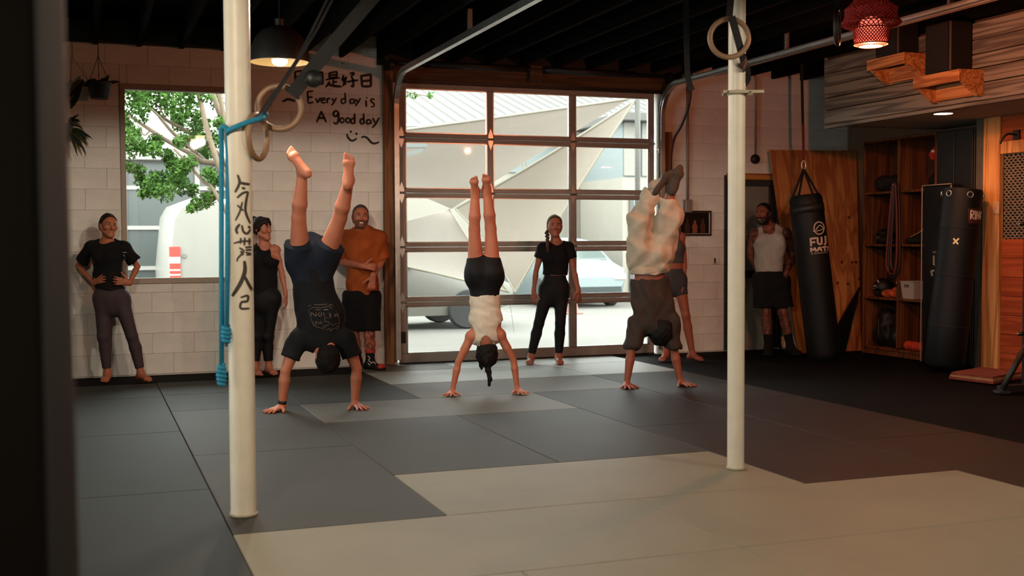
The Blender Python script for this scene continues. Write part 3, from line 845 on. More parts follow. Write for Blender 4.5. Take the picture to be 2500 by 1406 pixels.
for (dx, dz, L, W, dr) in ((-1, 0.35, 0.10, 0.06, 0.6), (-0.9, 0.7, 0.16, 0.07, 0.9), (-0.5, 0.9, 0.10, 0.05, 0.4), (0.55, 0.9, 0.12, 0.04, 0.1), (0.9, 0.4, 0.16, 0.035, 0.2), (0.3, 0.6, 0.1, 0.05, 0.3)):
    g = MB(); leaf(g, hp + Vector((0.05 * dx, -0.02, 0.14)), (dx, random.uniform(-0.4, 0.1), dz), L, W, dr); g.build('leaf', m_leaf, pot)
for k in range(3):
    g = MB(); leaf(g, hp + Vector((-0.14 - 0.02 * k, -0.03, 0.17 - 0.03 * k)), (-0.7, -0.2, -0.5 - 0.4 * k), 0.17, 0.085, 0.4); g.build('leaf', m_leaf, pot)
hp2 = PY(158, 340, 11.80)
pot2 = empty('hanging_planter', hp2, 'hanging planter with drooping spiky leaves by the dark column', 'planter')
MB().lathe(prof, hp2 + Vector((-0.03, 0, -0.02)), 24).build('pot', m_potblk, pot2, True)
MB().tube([hp2 + Vector((-0.03, 0, 0.14)), Vector((hp2.x - 0.03, 11.80, ZJ + 0.03))], 0.004, 5).build('cord', m_black, pot2)
for k in range(26):
    a = random.uniform(-1.5, 1.5); g = MB()
    leaf(g, hp2 + Vector((0.03 + 0.04 * cos(a), -0.05, 0.10 + 0.05 * sin(a))), (0.9 * cos(a) + 0.3, -0.4 + random.uniform(-0.2, 0.2), sin(a) * 0.8 + 0.1), random.uniform(0.12, 0.2), random.uniform(0.022, 0.04), random.uniform(0.3, 1.0))
    g.build('leaf', m_leaf if k % 5 else m_leaf_y, pot2)

# ================================================================== DARK PADDED COLUMN close to the camera
d0 = 1.55
A, Bc, Cc = P(178, 703, d0 + 0.06), P(103, 703, d0), P(-190, 703, d0 + 0.05)
A2, C2 = P(120, 703, d0 + 0.30), P(-260, 703, d0 + 0.30)
plan = [A, Bc, Cc, C2, A2]
col_o = empty('padded_column', (plan[1].x, plan[1].y, 0), 'dark padded column standing close at the left edge', 'column')
mb = MB(); vs = []; lean = M_RT * -0.007
rings_ = []
for zz, ww in ((0.0, -0.012), (0.6, -0.005), (1.3, 0.0), (1.9, 0.004), (ZJ + 0.1, 0.010)):
    rings_.append([Vector((p.x, p.y, zz)) - Vector((M_RT.x, M_RT.y, 0)) * ww * (1 if i in (0, 4) else 0.3) for i, p in enumerate(plan)])
for r_ in rings_:
    # rounded plan outline
    n = len(r_); out = []
    for i in range(n):
        p0, p1, p2 = r_[i - 1], r_[i], r_[(i + 1) % n]
        c_ = 0.012
        a_ = p1 + (p0 - p1).normalized() * c_; b_ = p1 + (p2 - p1).normalized() * c_
        out += [a_, p1.lerp((a_ + b_) / 2, 0.5), b_]
    vs.append(out)
n = len(vs[0]); fl = [v for r_ in vs for v in r_]
mb.add(fl, [(i * n + k, i * n + (k + 1) % n, (i + 1) * n + (k + 1) % n, (i + 1) * n + k) for i in range(len(vs) - 1) for k in range(n)] + [tuple(range(n)), tuple((len(vs) - 1) * n + k for k in range(n))])
mb.build('padding', material('dark_pad_vinyl', '#0d0a08', 0.6, var=0.15), col_o)

# ================================================================== GYM RINGS, STRAPS, ROPE
def ring(name, c, nrm, label, r=0.104, tr=0.0145, mat=None):
    c = Vector(c); nrm = Vector(nrm).normalized(); u = nrm.orthogonal().normalized(); v = nrm.cross(u)
    t = empty(name, c, label, 'gym ring', 'wooden gym rings')
    MB().tube([c + (u * cos(2 * pi * k / 48) + v * sin(2 * pi * k / 48)) * r for k in range(48)], tr, 14, closed=True).build('ring', mat or m_ring, t, True)
    return t
camv = -M_FW
r1 = ring('gym_ring', P(682, 263, 5.60), camv + M_RT * 0.12, 'wooden gym ring facing the viewpoint, tied to the lettered pole', 0.1035)
MB().strap([P(712, 232, 5.58), P(760, 172, 5.6), P(810, 110, 5.62), P(1000, -110, 5.8), P(1200, -330, 6.0)], 0.068, 0.004, camv).build('strap', m_black_fabric, r1)
MB().lathe([(0.001, -0.015), (0.04, -0.015), (0.043, 0.0), (0.04, 0.015), (0.001, 0.015)], P(765, 192, 5.56), 20, Matrix.Rotation(pi / 2, 4, 'X')).build('buckle', m_darksteel, r1, True)
r2 = ring('gym_ring', P(629, 334, 5.50), M_RT + camv * 0.22, 'wooden gym ring hanging edge-on beside the lettered pole', 0.1035)
MB().strap([P(632, 282, 5.50), P(655, 245, 5.5), P(690, 200, 5.53), P(722, 150, 5.6), P(760, 78, 5.7), P(960, -330, 6.0)], 0.013, 0.003, camv).build('strap', m_black_fabric, r2)
MB().strap([P(640, 285, 5.48), P(665, 245, 5.5), P(700, 190, 5.53), P(732, 140, 5.6), P(775, 70, 5.7), P(980, -330, 6.0)], 0.013, 0.003, camv).build('strap', m_black_fabric, r2)
r3 = ring('gym_ring', P(1780, 93, 6.25), camv, 'wooden gym ring hanging in front of the plain white pole', 0.103)
MB().strap([P(1780, 48, 6.25), P(1790, -60, 6.3), P(1800, -330, 6.4)], 0.035, 0.004, camv).build('strap', m_black_fabric, r3)
MB().strap(catmull([P(1786, 40, 6.22), P(1800, 90, 6.24), P(1813, 140, 6.30), P(1822, 175, 6.52), P(1816, 214, 6.56)], 5), [0.04] * 11 + [0.055] * 6 + [0.06, 0.05, 0.03, 0.01], 0.004, camv).build('strap_tail', m_black_fabric, r3)
s2 = MB().strap(catmull([P(1672, -200, 7.5), P(1676, 60, 7.5), P(1677, 140, 7.5), P(1680, 190, 7.5), P(1690, 221, 7.5)], 5), 0.036, 0.004, camv + M_RT * 0.1).build('hanging_strap', m_black_fabric)
tag(s2, 'black webbing strap hanging loose beside the right track', 'strap')
r4 = ring('gym_ring', P(2044, 66, 7.2), M_RT * 0.9 + camv * 0.35, 'dark gym ring hanging edge-on under the right track', 0.104, mat=material('dark_ring', '#2a1c14', 0.5))
MB().strap([P(2044, 24, 7.2), P(2046, -200, 7.2)], 0.03, 0.004, camv).build('strap', m_black_fabric, r4)

rope = empty('climbing_rope', P(548, 318, 5.42), 'bright blue rope lashing the ring to the lettered pole, two knotted ends hanging', 'rope')
rr = 0.0125
def hold(px, py, dd=5.40): return P(px, py, dd)
MB().tube(catmull([hold(646, 284, 5.53), hold(636, 289, 5.44), hold(612, 296, 5.40), hold(585, 306, 5.385), hold(562, 316, 5.40), hold(553, 322, 5.42)], 6), rr, 10).build('lashing', m_blue_rope, rope, True)
MB().tube(catmull([hold(650, 281, 5.60), hold(648, 278, 5.52), hold(640, 284, 5.50), hold(634, 292, 5.53)], 5), rr, 10).build('ring_loop', m_blue_rope, rope, True)
MB().tube(catmull([hold(558, 330, 5.44), hold(556, 318, 5.41), hold(547, 309, 5.41), hold(540, 316, 5.42), hold(541, 340, 5.44)], 6), rr, 10).build('hitch', m_blue_rope, rope, True)
MB().tube([hold(541, 335, 5.44), hold(540.5, 600, 5.44), hold(541, 905, 5.44)], rr * 0.95, 10).build('strand', m_blue_rope, rope, True)
MB().tube([hold(557, 325, 5.44), hold(556, 560, 5.44), hold(553, 805, 5.43)], rr * 0.95, 10).build('strand', m_blue_rope, rope, True)
def knot(px, py, n, h, dd=5.43):
    c0 = hold(px, py, dd); mb = MB()
    pts = []
    for i in range(n * 12 + 1):
        a = 2 * pi * i / 12; t_ = i / (n * 12)
        pts.append(c0 + Vector((cos(a) * 0.0125 * (0.8 + 0.5 * sin(pi * t_)), sin(a) * 0.0125 * (0.8 + 0.5 * sin(pi * t_)), h * (0.5 - t_))))
    mb.tube(pts, 0.0105, 8)
    return mb.build('knot', m_blue_rope, rope, True)
knot(552, 815, 4, 0.075); knot(541, 915, 5, 0.095)
m_rope_end = material('rope_end', '#123c48', 0.6)
MB().tube([hold(552, 832, 5.43), hold(553, 846, 5.43)], 0.009, 8).build('whipped_end', m_rope_end, rope)
MB().tube([hold(542, 932, 5.43), hold(543, 942, 5.43)], 0.009, 8).build('whipped_end', m_rope_end, rope)

# clamp on the plain pole
cz = P(1796, 235, depth_of(cR)).z
cl = empty('pole_clamp', (cR.x, cR.y, cz), 'thin wooden clamp board strapped round the plain white pole', 'clamp')
u = Vector((M_RT.x, M_RT.y, 0)).normalized(); f = Vector((M_FW.x, M_FW.y, 0)).normalized()
for sgn, a, b in ((-1, -0.085, 0.14), (1, -0.07, 0.10)):
    o0 = Vector((cR.x, cR.y, cz)) + f * sgn * 0.058
    MB().prism([o0 + u * a - f * 0.008, o0 + u * b - f * 0.008, o0 + u * b + f * 0.008, o0 + u * a + f * 0.008], (0, 0, 0.016)).build('jaw', material('clamp_wood', '#9d9178', 0.6), cl)
MB().lathe([(0.049, -0.006), (0.053, -0.006), (0.053, 0.02), (0.049, 0.02)], (cR.x, cR.y, cz), 28, closed=True).build('band', material('clamp_band', '#8d8570', 0.5), cl)
for a in (-0.062, 0.062):
    o0 = Vector((cR.x, cR.y, cz + 0.006)) + u * a
    MB().tube([o0 - f * 0.075, o0 + f * 0.075], 0.004, 8).build('bolt', m_darksteel, cl)

# ================================================================== OUTSIDE: ground, buildings, van, cars, tree, shade sails
GZ = -0.10
m_ground = material('pale_asphalt', '#474540', 0.95, var=0.08, scale=0.6, bump=0.1, bscale=20)
MB().box(-30, 45, 12.25, 60, GZ - 0.2, GZ).build('ground', m_ground, kind='structure')
m_white_wall = material('white_render_wall', '#6f6b62', 0.85, var=0.03, scale=1)
m_white_band = material('pale_blue_band', '#5c6363', 0.8)
m_metal_roof = material('pale_metal_roof', '#3f3e3a', 0.8, var=0.03)
lb = empty('workshop_building', (14, 27, GZ), 'long pale workshop with ribbed metal roof across the yard', 'building')
MB().box(4.5, 32, 27.0, 34, GZ, 3.9).build('wall', m_white_wall, lb)
MB().box(4.5, 32, 26.75, 27.0, 3.86, 4.06, 0.02).build('gutter', material('pale_gutter', '#56544f', 0.6), lb)
for k in range(20):
    x = 5.0 + k * 1.32
    MB().box(x, x + 1.22, 26.96, 27.0, 3.0, 3.62, 0.01).build('window', m_white_band, lb)
rf = MB(); vs = []; fs = []; n = 0
xx = 4.2
while xx < 32:
    for dx, dz in ((0, 0), (0.24, 0), (0.27, 0.05), (0.31, 0.05)):
        vs += [(xx + dx, 26.7, 4.08 + dz), (xx + dx, 36, 6.9 + dz)]
    xx += 0.34
for i in range(len(vs) // 2 - 1): fs.append((2 * i, 2 * i + 2, 2 * i + 3, 2 * i + 1))
rf.add(vs, fs); rf.build('roof', m_metal_roof, lb)
wg = empty('annex_building', (16, 24, GZ), 'pale boarded annex with a light blue door at the right of the yard', 'building')
q = PY(1520, 300, 24.0); q2 = PY(1556, 420, 24.0)
MB().box(q.x, q.x + 8, 24.0, 26.4, GZ, 2.75).build('wall', m_white_wall, wg)
for k in range(7):
    MB().box(q.x + 0.02 + k * 0.45, q.x + 0.43 + k * 0.45, 23.95, 24.0, 2.78, 4.0, 0.01).build('panel', material('pale_panel', '#62605a', 0.8), wg)
MB().box(q.x, q.x + 8, 24.0, 26.4, 2.75, 4.0).build('upper_wall', m_white_band, wg)
MB().box(q.x - 0.2, q.x + 8, 23.6, 26.5, 4.0, 4.2, 0.02).build('eave', m_metal_roof, wg)
MB().box(q2.x - 0.12, q2.x + 0.8, 23.95, 24.0, GZ, 2.2, 0.01).build('door', material('light_blue_door', '#55626a', 0.7), wg)
MB().box(q2.x - 0.22, q2.x - 0.12, 23.94, 24.0, GZ, 2.3, 0.01).build('door_frame', m_metal_roof, wg)

# storefront seen through the window
sb = empty('storefront_building', (-1, 25, GZ), 'white storefront with dark glass between white mullions', 'building')
m_sfw = material('storefront_white', '#6c6a65', 0.7)
m_sfg = material('storefront_glass', '#1e2624', 0.35, var=0.2, scale=0.7, spec=0.7)
fa = PY(301, 392, 25).z
MB().box(-9, 4.3, 25.05, 30, GZ, fa + 0.9).build('wall', m_sfw, sb)
MB().box(-9, 4.3, 24.7, 25.05, fa, fa + 0.16, 0.02).build('canopy', m_sfw, sb)
xm = PY(303, 500, 25).x
for k in range(-4, 3):
    x = xm + k * 1.45
    MB().box(x - 0.05, x + 0.05, 24.93, 25.05, GZ, fa).build('mullion', m_sfw, sb)
    zz = [GZ + 0.05, PY(303, 655, 25).z, PY(303, 556, 25).z, PY(303, 458, 25).z, fa]
    for j in range(4):
        MB().box(x + 0.05, x + 1.40, 25.0, 25.04, zz[j] + 0.04, zz[j + 1] - 0.04).build('pane', m_sfg, sb)
for py in (655, 556, 458):
    z = PY(303, py, 25).z
    MB().box(xm - 5.8, 4.3, 24.94, 25.04, z - 0.04, z + 0.04).build('transom', m_sfw, sb)

# white van, seen from behind
VY = 20.0; vx = PY(408, 600, VY).x
van = empty('delivery_van', (vx + 1.0, VY, GZ), 'white delivery van parked outside the window, rear doors toward the gym', 'van')
m_van = material('van_white_paint', '#6c6a64', 0.4, coat=0.3)
def loft_sections(secs):
    mb = MB(); n = len(secs[0]); vs = [v for s in secs for v in s]
    fs = [(i * n + k, i * n + (k + 1) % n, (i + 1) * n + (k + 1) % n, (i + 1) * n + k) for i in range(len(secs) - 1) for k in range(n)]
    fs += [tuple(range(n))[::-1], tuple((len(secs) - 1) * n + k for k in range(n))]
    return mb.add(vs, fs)
secs = []
for dy, top, ins in ((0.0, 2.06, 0.06), (0.12, 2.14, 0.0), (3.0, 2.16, 0.0), (3.6, 1.75, 0.02), (4.3, 1.2, 0.08), (4.5, 0.9, 0.2)):
    x0, x1 = vx + ins, vx + 2.0 - ins; y = VY + dy; z0 = GZ + 0.32; zt = GZ + top; b = 0.13
    secs.append([(x0, y, z0), (x1, y, z0), (x1 + 0.02, y, z0 + 0.4 * (zt - z0)), (x1 - b * 0.5, y, zt - 2.2 * b), (x1 - b * 1.4, y, zt - 0.6 * b), (x1 - 3 * b, y, zt), (x0 + 3 * b, y, zt), (x0 + b * 1.4, y, zt - 0.6 * b), (x0 + b * 0.5, y, zt - 2.2 * b), (x0 - 0.02, y, z0 + 0.4 * (zt - z0))])
o = loft_sections(secs).build('body', m_van, van); smooth_angle(o, 35)
ta, tb = PY(413, 602, VY), PY(441, 685, VY)
segs = [(0.0, 0.30, m_red), (0.30, 0.50, material('lamp_white', '#8d8880', 0.3)), (0.50, 0.66, m_red), (0.66, 0.72, material('lamp_white', '#8d8880', 0.3)), (0.72, 0.80, m_red), (0.80, 0.86, material('lamp_white', '#8d8880', 0.3)), (0.86, 1.0, m_red)]
for side in (0, 1):
    tl = empty('tail_lamp', (ta.x, VY - 0.02, tb.z)); parent_keep(tl, van)
    off = 0 if side == 0 else 2.0 - (ta.x - vx) * 2 - (tb.x - ta.x)
    for a, b, m in segs:
        z1 = ta.z - (ta.z - tb.z) * a; z0 = ta.z - (ta.z - tb.z) * b
        MB().box(ta.x + off, tb.x + off, VY - 0.035, VY + 0.1, z0, z1, 0.006).build('lamp_segment', m, tl)
    del tl
for a in (0.02,):
    MB().box(vx + 0.99, vx + 1.01, VY - 0.012, VY + 0.01, GZ + 0.5, GZ + 1.95).build('door_gap', material('seam_grey', '#6f6d68', 0.7), van)
hh = PY(450, 625, VY)
MB().lathe([(0.001, -0.02), (0.035, -0.02), (0.04, 0.0), (0.04, 0.03)], (hh.x, VY, hh.z), 16, Matrix.Rotation(-pi / 2, 4, 'X')).build('door_lock', material('lock_grey', '#55544f', 0.5), van)
MB().box(vx + 0.02, vx + 1.98, VY - 0.12, VY + 0.1, GZ + 0.32, GZ + 0.55, 0.03).build('bumper', material('bumper_grey', '#5a5a58', 0.6), van)
m_tyre = material('tyre_rubber', '#2c2d2d', 0.8)
def wheel(parent, c, axis_x=True, r=0.33, w=0.2):
    M = Matrix.Rotation(pi / 2, 4, 'Y') if axis_x else Matrix.Rotation(pi / 2, 4, 'X')
    o = MB().lathe([(r * 0.62, -w / 2), (r * 0.93, -w / 2), (r, -w * 0.35), (r, w * 0.35), (r * 0.93, w / 2), (r * 0.62, w / 2)], c, 28, M).build('tyre', m_tyre, parent)
    smooth_angle(o, 40)
    MB().lathe([(0.001, -w * 0.42), (r * 0.2, -w * 0.44), (r * 0.62, -w * 0.36), (r * 0.62, w * 0.36), (r * 0.2, w * 0.44), (0.001, w * 0.42)], c, 20, M).build('hub', m_steel, o)
for x in (vx + 0.16, vx + 1.84):
    for y in (VY + 0.9, VY + 3.6): wheel(van, (x, y, GZ + 0.34))

def car(name, cx, cy, head, paint, label):
    """sedan; head = 'x' (side on) or 'y' (facing the gym)"""
    t = empty(name, (cx, cy, GZ), label, 'car')
    st = [(-2.25, .45, .62, .63, .70, .6), (-2.1, .30, .82, .84, .80, .7), (-1.5, .22, .92, .98, .86, .74), (-0.9, .22, .95, 1.38, .88, .62), (-0.2, .22, .95, 1.46, .88, .60), (0.5, .22, .94, 1.40, .88, .62), (1.15, .22, .92, .99, .87, .72), (1.8, .26, .84, .87, .84, .72), (2.2, .38, .68, .70, .74, .6)]
    def X(l, w, z): return (cx + l, cy + w, GZ + z) if head == 'x' else (cx + w, cy + l, GZ + z)
    secs = []
    for l, zb, zl, zt, wb_, wt in st:
        secs.append([X(l, -wb_ * 0.92, zb), X(l, wb_ * 0.92, zb), X(l, wb_, (zb + zl) / 2), X(l, wb_ * 0.97, zl), X(l, wt, zt), X(l, wt * 0.5, zt + 0.02), X(l, -wt * 0.5, zt + 0.02), X(l, -wt, zt), X(l, -wb_ * 0.97, zl), X(l, -wb_, (zb + zl) / 2)])
    o = loft_sections(secs).build('body', paint, t); smooth_angle(o, 32)
    mg = material('car_glass', '#39423f', 0.2, spec=0.7)
    for s in (-1, 1):
        for l0, l1 in ((-0.82, -0.2), (-0.14, 0.46)):
            poly = [X(l0, s * 0.862, 0.99), X(l1, s * 0.862, 0.99), X(l1 - 0.04, s * 0.66, 1.36), X(l0 + (0.12 if l0 < -0.5 else 0.0), s * 0.66, 1.36)]
            MB().prism(poly, Vector(X(0, s * 0.015, 0)) - Vector(X(0, 0, 0))).build('side_window', mg, t)
    for (l0, z0, l1, z1) in ((-1.5, 1.0, -0.93, 1.36), (1.13, 1.01, 0.53, 1.38)):
        poly = [X(l0, -0.66, z0), X(l0, 0.66, z0), X(l1, 0.56, z1), X(l1, -0.56, z1)]
        MB().prism(poly, (0, 0, 0.035)).build('windscreen', mg, t)
    for s in (-0.62, 0.62):
        MB().box(*[v for pr_ in zip(X(-2.27, s - 0.14, .58), X(-2.12, s + 0.14, .72)) for v in sorted(pr_)], 0.02).build('lamp', material('lamp_white', '#8d8880', 0.3), t)
    for l in (-1.4, 1.38):
        for s in (-0.78, 0.78): wheel(t, X(l, s, 0.32), head == 'y', 0.32)
    return t
wx = PY(1108, 770, 18.5).x
car('parked_car', wx - 1.38, 18.6, 'x', material('silver_car_paint', '#6a6862', 0.4), 'pale sedan parked side-on beyond the roller door, half hidden by a sail')
car('parked_car', PY(1340, 690, 26).x - 0.6, 24.3, 'y', material('teal_car_paint', '#5a6466', 0.4), 'pale blue-grey car parked nose-on behind the standing woman in black')
cn = PZ(1398, 766, GZ)
cone = empty('traffic_cone', cn, 'small red traffic cone on the yard behind the standing woman', 'traffic cone')
m_cone = material('cone_red', '#8f4a3e', 0.6)
MB().box(cn.x - 0.16, cn.x + 0.16, cn.y - 0.16, cn.y + 0.16, GZ, GZ + 0.03, 0.008).build('base', m_cone, cone)
o = MB().lathe([(0.12, 0.03), (0.03, 0.5), (0.022, 0.51), (0.001, 0.51)], (cn.x, cn.y, GZ), 20).build('cone_body', m_cone, cone, True); smooth_angle(o)
MB().lathe([(0.087, 0.22), (0.067, 0.32)], (cn.x, cn.y, GZ), 20).build('collar', material('lamp_white', '#8d8880', 0.3), cone)
# painted line and kerb on the yard
for (a, b) in (((1130, 752), (1290, 772)), ((1560, 775), (1290, 772))):
    pa, pb = PZ(*a, GZ), PZ(*b, GZ)
    d_ = (pb - pa).normalized(); s_ = Vector((-d_.y, d_.x, 0)) * 0.06
    o = MB().prism([pa + s_, pb + s_, pb - s_, pa - s_], (0, 0, 0.004)).build('road_line', material('road_white', '#6f6d67', 0.8))
    tag(o, 'faded white line painted on the yard, %s' % ('left stretch' if a[0] < 1200 else 'right stretch'), 'road marking', 'yard markings')

# shade sails
def sail_mat(name, col):
    m = bpy.data.materials.new(name); m.use_nodes = True; nt = m.node_tree; N = nt.nodes; L_ = nt.links
    for n in list(N): N.remove(n)
    out = N.new('ShaderNodeOutputMaterial'); mx = N.new('ShaderNodeMixShader'); df = N.new('ShaderNodeBsdfDiffuse'); tr = N.new('ShaderNodeBsdfTranslucent')
    nz = N.new('ShaderNodeTexNoise'); nz.inputs['Scale'].default_value = 3; rp = N.new('ShaderNodeValToRGB')
    c = srgb(col)
    rp.color_ramp.elements[0].color = (*[x * 0.94 for x in c], 1); rp.color_ramp.elements[1].color = (*c, 1)
    L_.new(nz.outputs['Fac'], rp.inputs['Fac'])
    L_.new(rp.outputs['Color'], df.inputs['Color']); L_.new(rp.outputs['Color'], tr.inputs['Color'])
    mx.inputs[0].default_value = 0.45
    L_.new(df.outputs[0], mx.inputs[1]); L_.new(tr.outputs[0], mx.inputs[2]); L_.new(mx.outputs[0], out.inputs['Surface'])
    return m
def sail(V, col, label, conc=(0.10, 0.10, 0.10), rope_edges=(0, 1, 2), tether=None):
    V = [Vector(v) for v in V]; cen = (V[0] + V[1] + V[2]) / 3; n = 14
    t = empty('shade_sail', cen, label, 'shade sail', 'shade sails over the yard')
    idx = {}; vs = []; fs = []
    def pt_(b):
        p = V[0] * b[0] + V[1] * b[1] + V[2] * b[2]
        for i in range(3):
            j, k = (i + 1) % 3, (i + 2) % 3
            p = p + (cen - p) * conc[i] * 4 * b[j] * b[k] * (1 - b[i]) ** 4
        return p
    nr = (V[1] - V[0]).cross(V[2] - V[0]).normalized() * 0.004
    for sgn in (0, 1):
        for i in range(n + 1):
            for j in range(n + 1 - i):
                idx[(sgn, i, j)] = len(vs); b = (i / n, j / n, 1 - (i + j) / n)
                sag = Vector((0, 0.25, -0.25)) * (27 * b[0] * b[1] * b[2]) * 0.8
                vs.append(pt_(b) + sag + nr * sgn)
        for i in range(n):
            for j in range(n - i):
                f = (idx[(sgn, i, j)], idx[(sgn, i + 1, j)], idx[(sgn, i, j + 1)]); fs.append(f)
                if j < n - i - 1: fs.append((idx[(sgn, i + 1, j)], idx[(sgn, i + 1, j + 1)], idx[(sgn, i, j + 1)]))
    mb = MB(); mb.add(vs, fs); mb.build('cloth', sail_mat('sail_cloth_' + col.strip('#'), col), t, True)
    mr = material('sail_hem', '#6d685c', 0.8)
    for i in rope_edges:
        j, k = (i + 1) % 3, (i + 2) % 3; pts = []
        for q_ in range(17):
            b = [0, 0, 0]; b[j] = q_ / 16; b[k] = 1 - q_ / 16; pts.append(pt_(b))
        MB().tube(pts, 0.018, 6).build('hem', mr, t)
    if tether is not None: MB().tube([V[tether], Vector((V[tether].x + 0.2, V[tether].y + 0.3, GZ))], 0.004, 6).build('tether', mr, t)
    return t
T_ = PY(1549, 246, 15.2); Lc = PY(1112, 509, 17.0); Bc_ = PY(1258, 714, 16.2)
sail([T_, Lc, Bc_], '#898177', 'beige triangular shade sail slanting across the yard', (0.06, 0.05, 0.06))
sail([T_ + Vector((0, 0.15, 0.05)), PY(700, 352, 17.6), Lc + Vector((0, 0.2, 0.0))], '#968f87', 'pale upper shade sail reaching to the left', (0.03, 0.02, 0.04), (2,))
sail([Lc + Vector((0, 0.3, 0)), PY(740, 600, 17.2), Bc_ + Vector((0, 0.3, 0))], '#958e87', 'pale lower shade sail hanging in front of the parked sedan', (0.10, 0.06, 0.03), (0, 1), tether=2)
gp = empty('sail_post', (T_.x, T_.y, GZ), 'thin pale post holding the shade sail corner', 'post')
MB().tube([(T_.x + 0.05, T_.y, GZ), (T_.x + 0.05, T_.y, 4.6)], 0.04, 10).build('shaft', m_metal_roof, gp, True)
MB().box(T_.x - 0.05, T_.x + 0.15, T_.y - 0.1, T_.y + 0.1, GZ, GZ + 0.02).build('base_plate', m_metal_roof, gp)
ab = empty('cantilever_arm', PY(1000, 355, 16.4), 'grey steel arm bracket jutting in at the left of the yard', 'bracket')
MB().prism([PY(940, 350, 16.4), PY(1043, 350, 16.4), PY(1043, 360, 16.4), PY(940, 360, 16.4)], (0, 0.08, 0)).build('beam', material('arm_grey', '#4c504e', 0.6), ab)
MB().prism([PY(940, 384, 16.4), PY(1032, 362, 16.4), PY(1034, 370, 16.4), PY(940, 396, 16.4)], (0, 0.06, 0)).build('strut', material('arm_grey', '#4c504e', 0.6), ab)

# tree outside the window
TY = 16.2
tree = empty('crepe_myrtle', PY(585, 880, TY), 'multi-stemmed tree with tan branches and green leaves outside the window', 'tree')
m_bark = material('tan_bark', '#5a4c3b', 0.8, var=0.2, scale=8, stretch=(4, 4, 0.8))
fork = (592, 600)
br = [([(313, 280), (367, 317), (413, 346), (463, 374), (494, 394), (532, 402), (565, 450)], 0.02, 0.05, 0.0),
      ([(370, 262), (405, 292), (444, 313), (474, 332), (507, 357), (535, 378), (570, 440)], 0.018, 0.045, 0.4),
      ([(315, 223), (353, 253), (386, 282), (420, 322), (455, 352), (500, 392)], 0.012, 0.028, 0.2),
      ([(476, 190), (482, 219), (492, 257), (501, 298), (517, 355), (540, 420), (575, 500)], 0.03, 0.045, -0.3),
      ([(510, 180), (517, 219), (532, 267), (545, 298), (560, 370), (580, 470)], 0.032, 0.05, 0.1),
      ([(530, 180), (540, 250), (555, 330), (575, 430), (588, 520)], 0.03, 0.045, -0.1),
      ([(424, 363), (449, 388), (474, 417), (497, 443), (520, 462), (560, 530)], 0.014, 0.032, -0.4),
      ([(330, 215), (362, 232), (392, 268), (405, 292)], 0.008, 0.015, 0.3),
      ([(336, 305), (352, 330), (367, 317)], 0.006, 0.010, 0.0),
      ([(358, 345), (365, 330), (385, 325)], 0.005, 0.009, 0.0),
      ([(300, 250), (330, 258), (353, 253)], 0.006, 0.010, 0.2),
      ([(500, 420), (520, 405), (535, 400)], 0.006, 0.010, 0.1)]
trunk_p = PY(*fork, TY)
for pts, r0, r1, dy in br:
    pp = [PY(a, b, TY + dy) for a, b in pts]
    if pts[-1][0] > 550: pp += [PY(588, 560, TY + dy * 0.5), PY(590, 680, TY)]
    pp = catmull(pp, 4); m_ = len(pp)
    MB().tube(pp, [r0 + (r1 - r0) * i / (m_ - 1) for i in range(m_)], 8).build('branch', m_bark, tree, True)
MB().tube([PY(590, 640, TY), PY(588, 760, TY), Vector((PY(586, 880, TY).x, TY, GZ - 0.02))], [0.10, 0.12, 0.15], 12).build('trunk', m_bark, tree, True)
m_green = material('tree_leaf', '#344c22', 1.0, var=0.45, scale=9, spec=0.0)
m_green.node_tree.nodes['Principled BSDF'].inputs['Transmission Weight'].default_value = 0.0
cl_ = [(330, 225, 22), (352, 245, 22), (375, 222, 24), (410, 225, 26), (445, 235, 26), (470, 230, 22), (325, 255, 22), (345, 275, 20), (400, 255, 26), (430, 265, 26), (460, 270, 22), (310, 300, 18), (325, 330, 20), (318, 360, 22), (345, 360, 18), (380, 345, 16),
       (375, 365, 16), (440, 298, 20), (480, 290, 18), (530, 250, 18), (505, 235, 14), (480, 320, 18), (500, 300, 14), (460, 340, 18), (440, 345, 14), (490, 350, 20), (505, 375, 20), (480, 375, 18), (408, 380, 14), (420, 395, 16), (440, 410, 20), (460, 400, 18), (430, 430, 24), (405, 440, 22), (380, 435, 16), (370, 455, 22), (400, 465, 24), (355, 470, 16), (440, 450, 22), (345, 440, 14), (320, 408, 12), (340, 418, 14),
       (470, 465, 14), (480, 500, 14), (500, 490, 16), (515, 480, 16), (465, 510, 8), (530, 440, 18), (510, 425, 16), (525, 340, 18), (535, 300, 14), (450, 215, 20), (390, 205, 22), (345, 205, 22), (310, 215, 16), (520, 210, 16), (300, 280, 12)]
lv = []; lf = []
for (px, py, rad) in cl_:
    c0 = PY(px, py, TY + random.uniform(-0.5, 0.5)); R_ = rad / 172.0 * 1.2
    for k in range(int(rad * 8.5)):
        d_ = Vector(RNG.normal(size=3)); p_ = c0 + d_.normalized() * R_ * random.random() ** 0.45
        a = Vector(RNG.normal(size=3)).normalized(); b = a.orthogonal().normalized(); s = random.uniform(0.022, 0.042)
        i = len(lv)
        lv += [p_ - a * s, p_ + b * s * 0.55, p_ + a * s, p_ - b * s * 0.55]; lf.append((i, i + 1, i + 2, i + 3))
fo = MB(); fo.add(lv, lf)
me = bpy.data.meshes.new('foliage'); me.from_pydata([tuple(v - trunk_p) for v in lv], [], lf); me.materials.append(m_green)
o = bpy.data.objects.new('foliage', me); link(o); o.location = trunk_p; parent_keep(o, tree); o['kind'] = 'stuff'
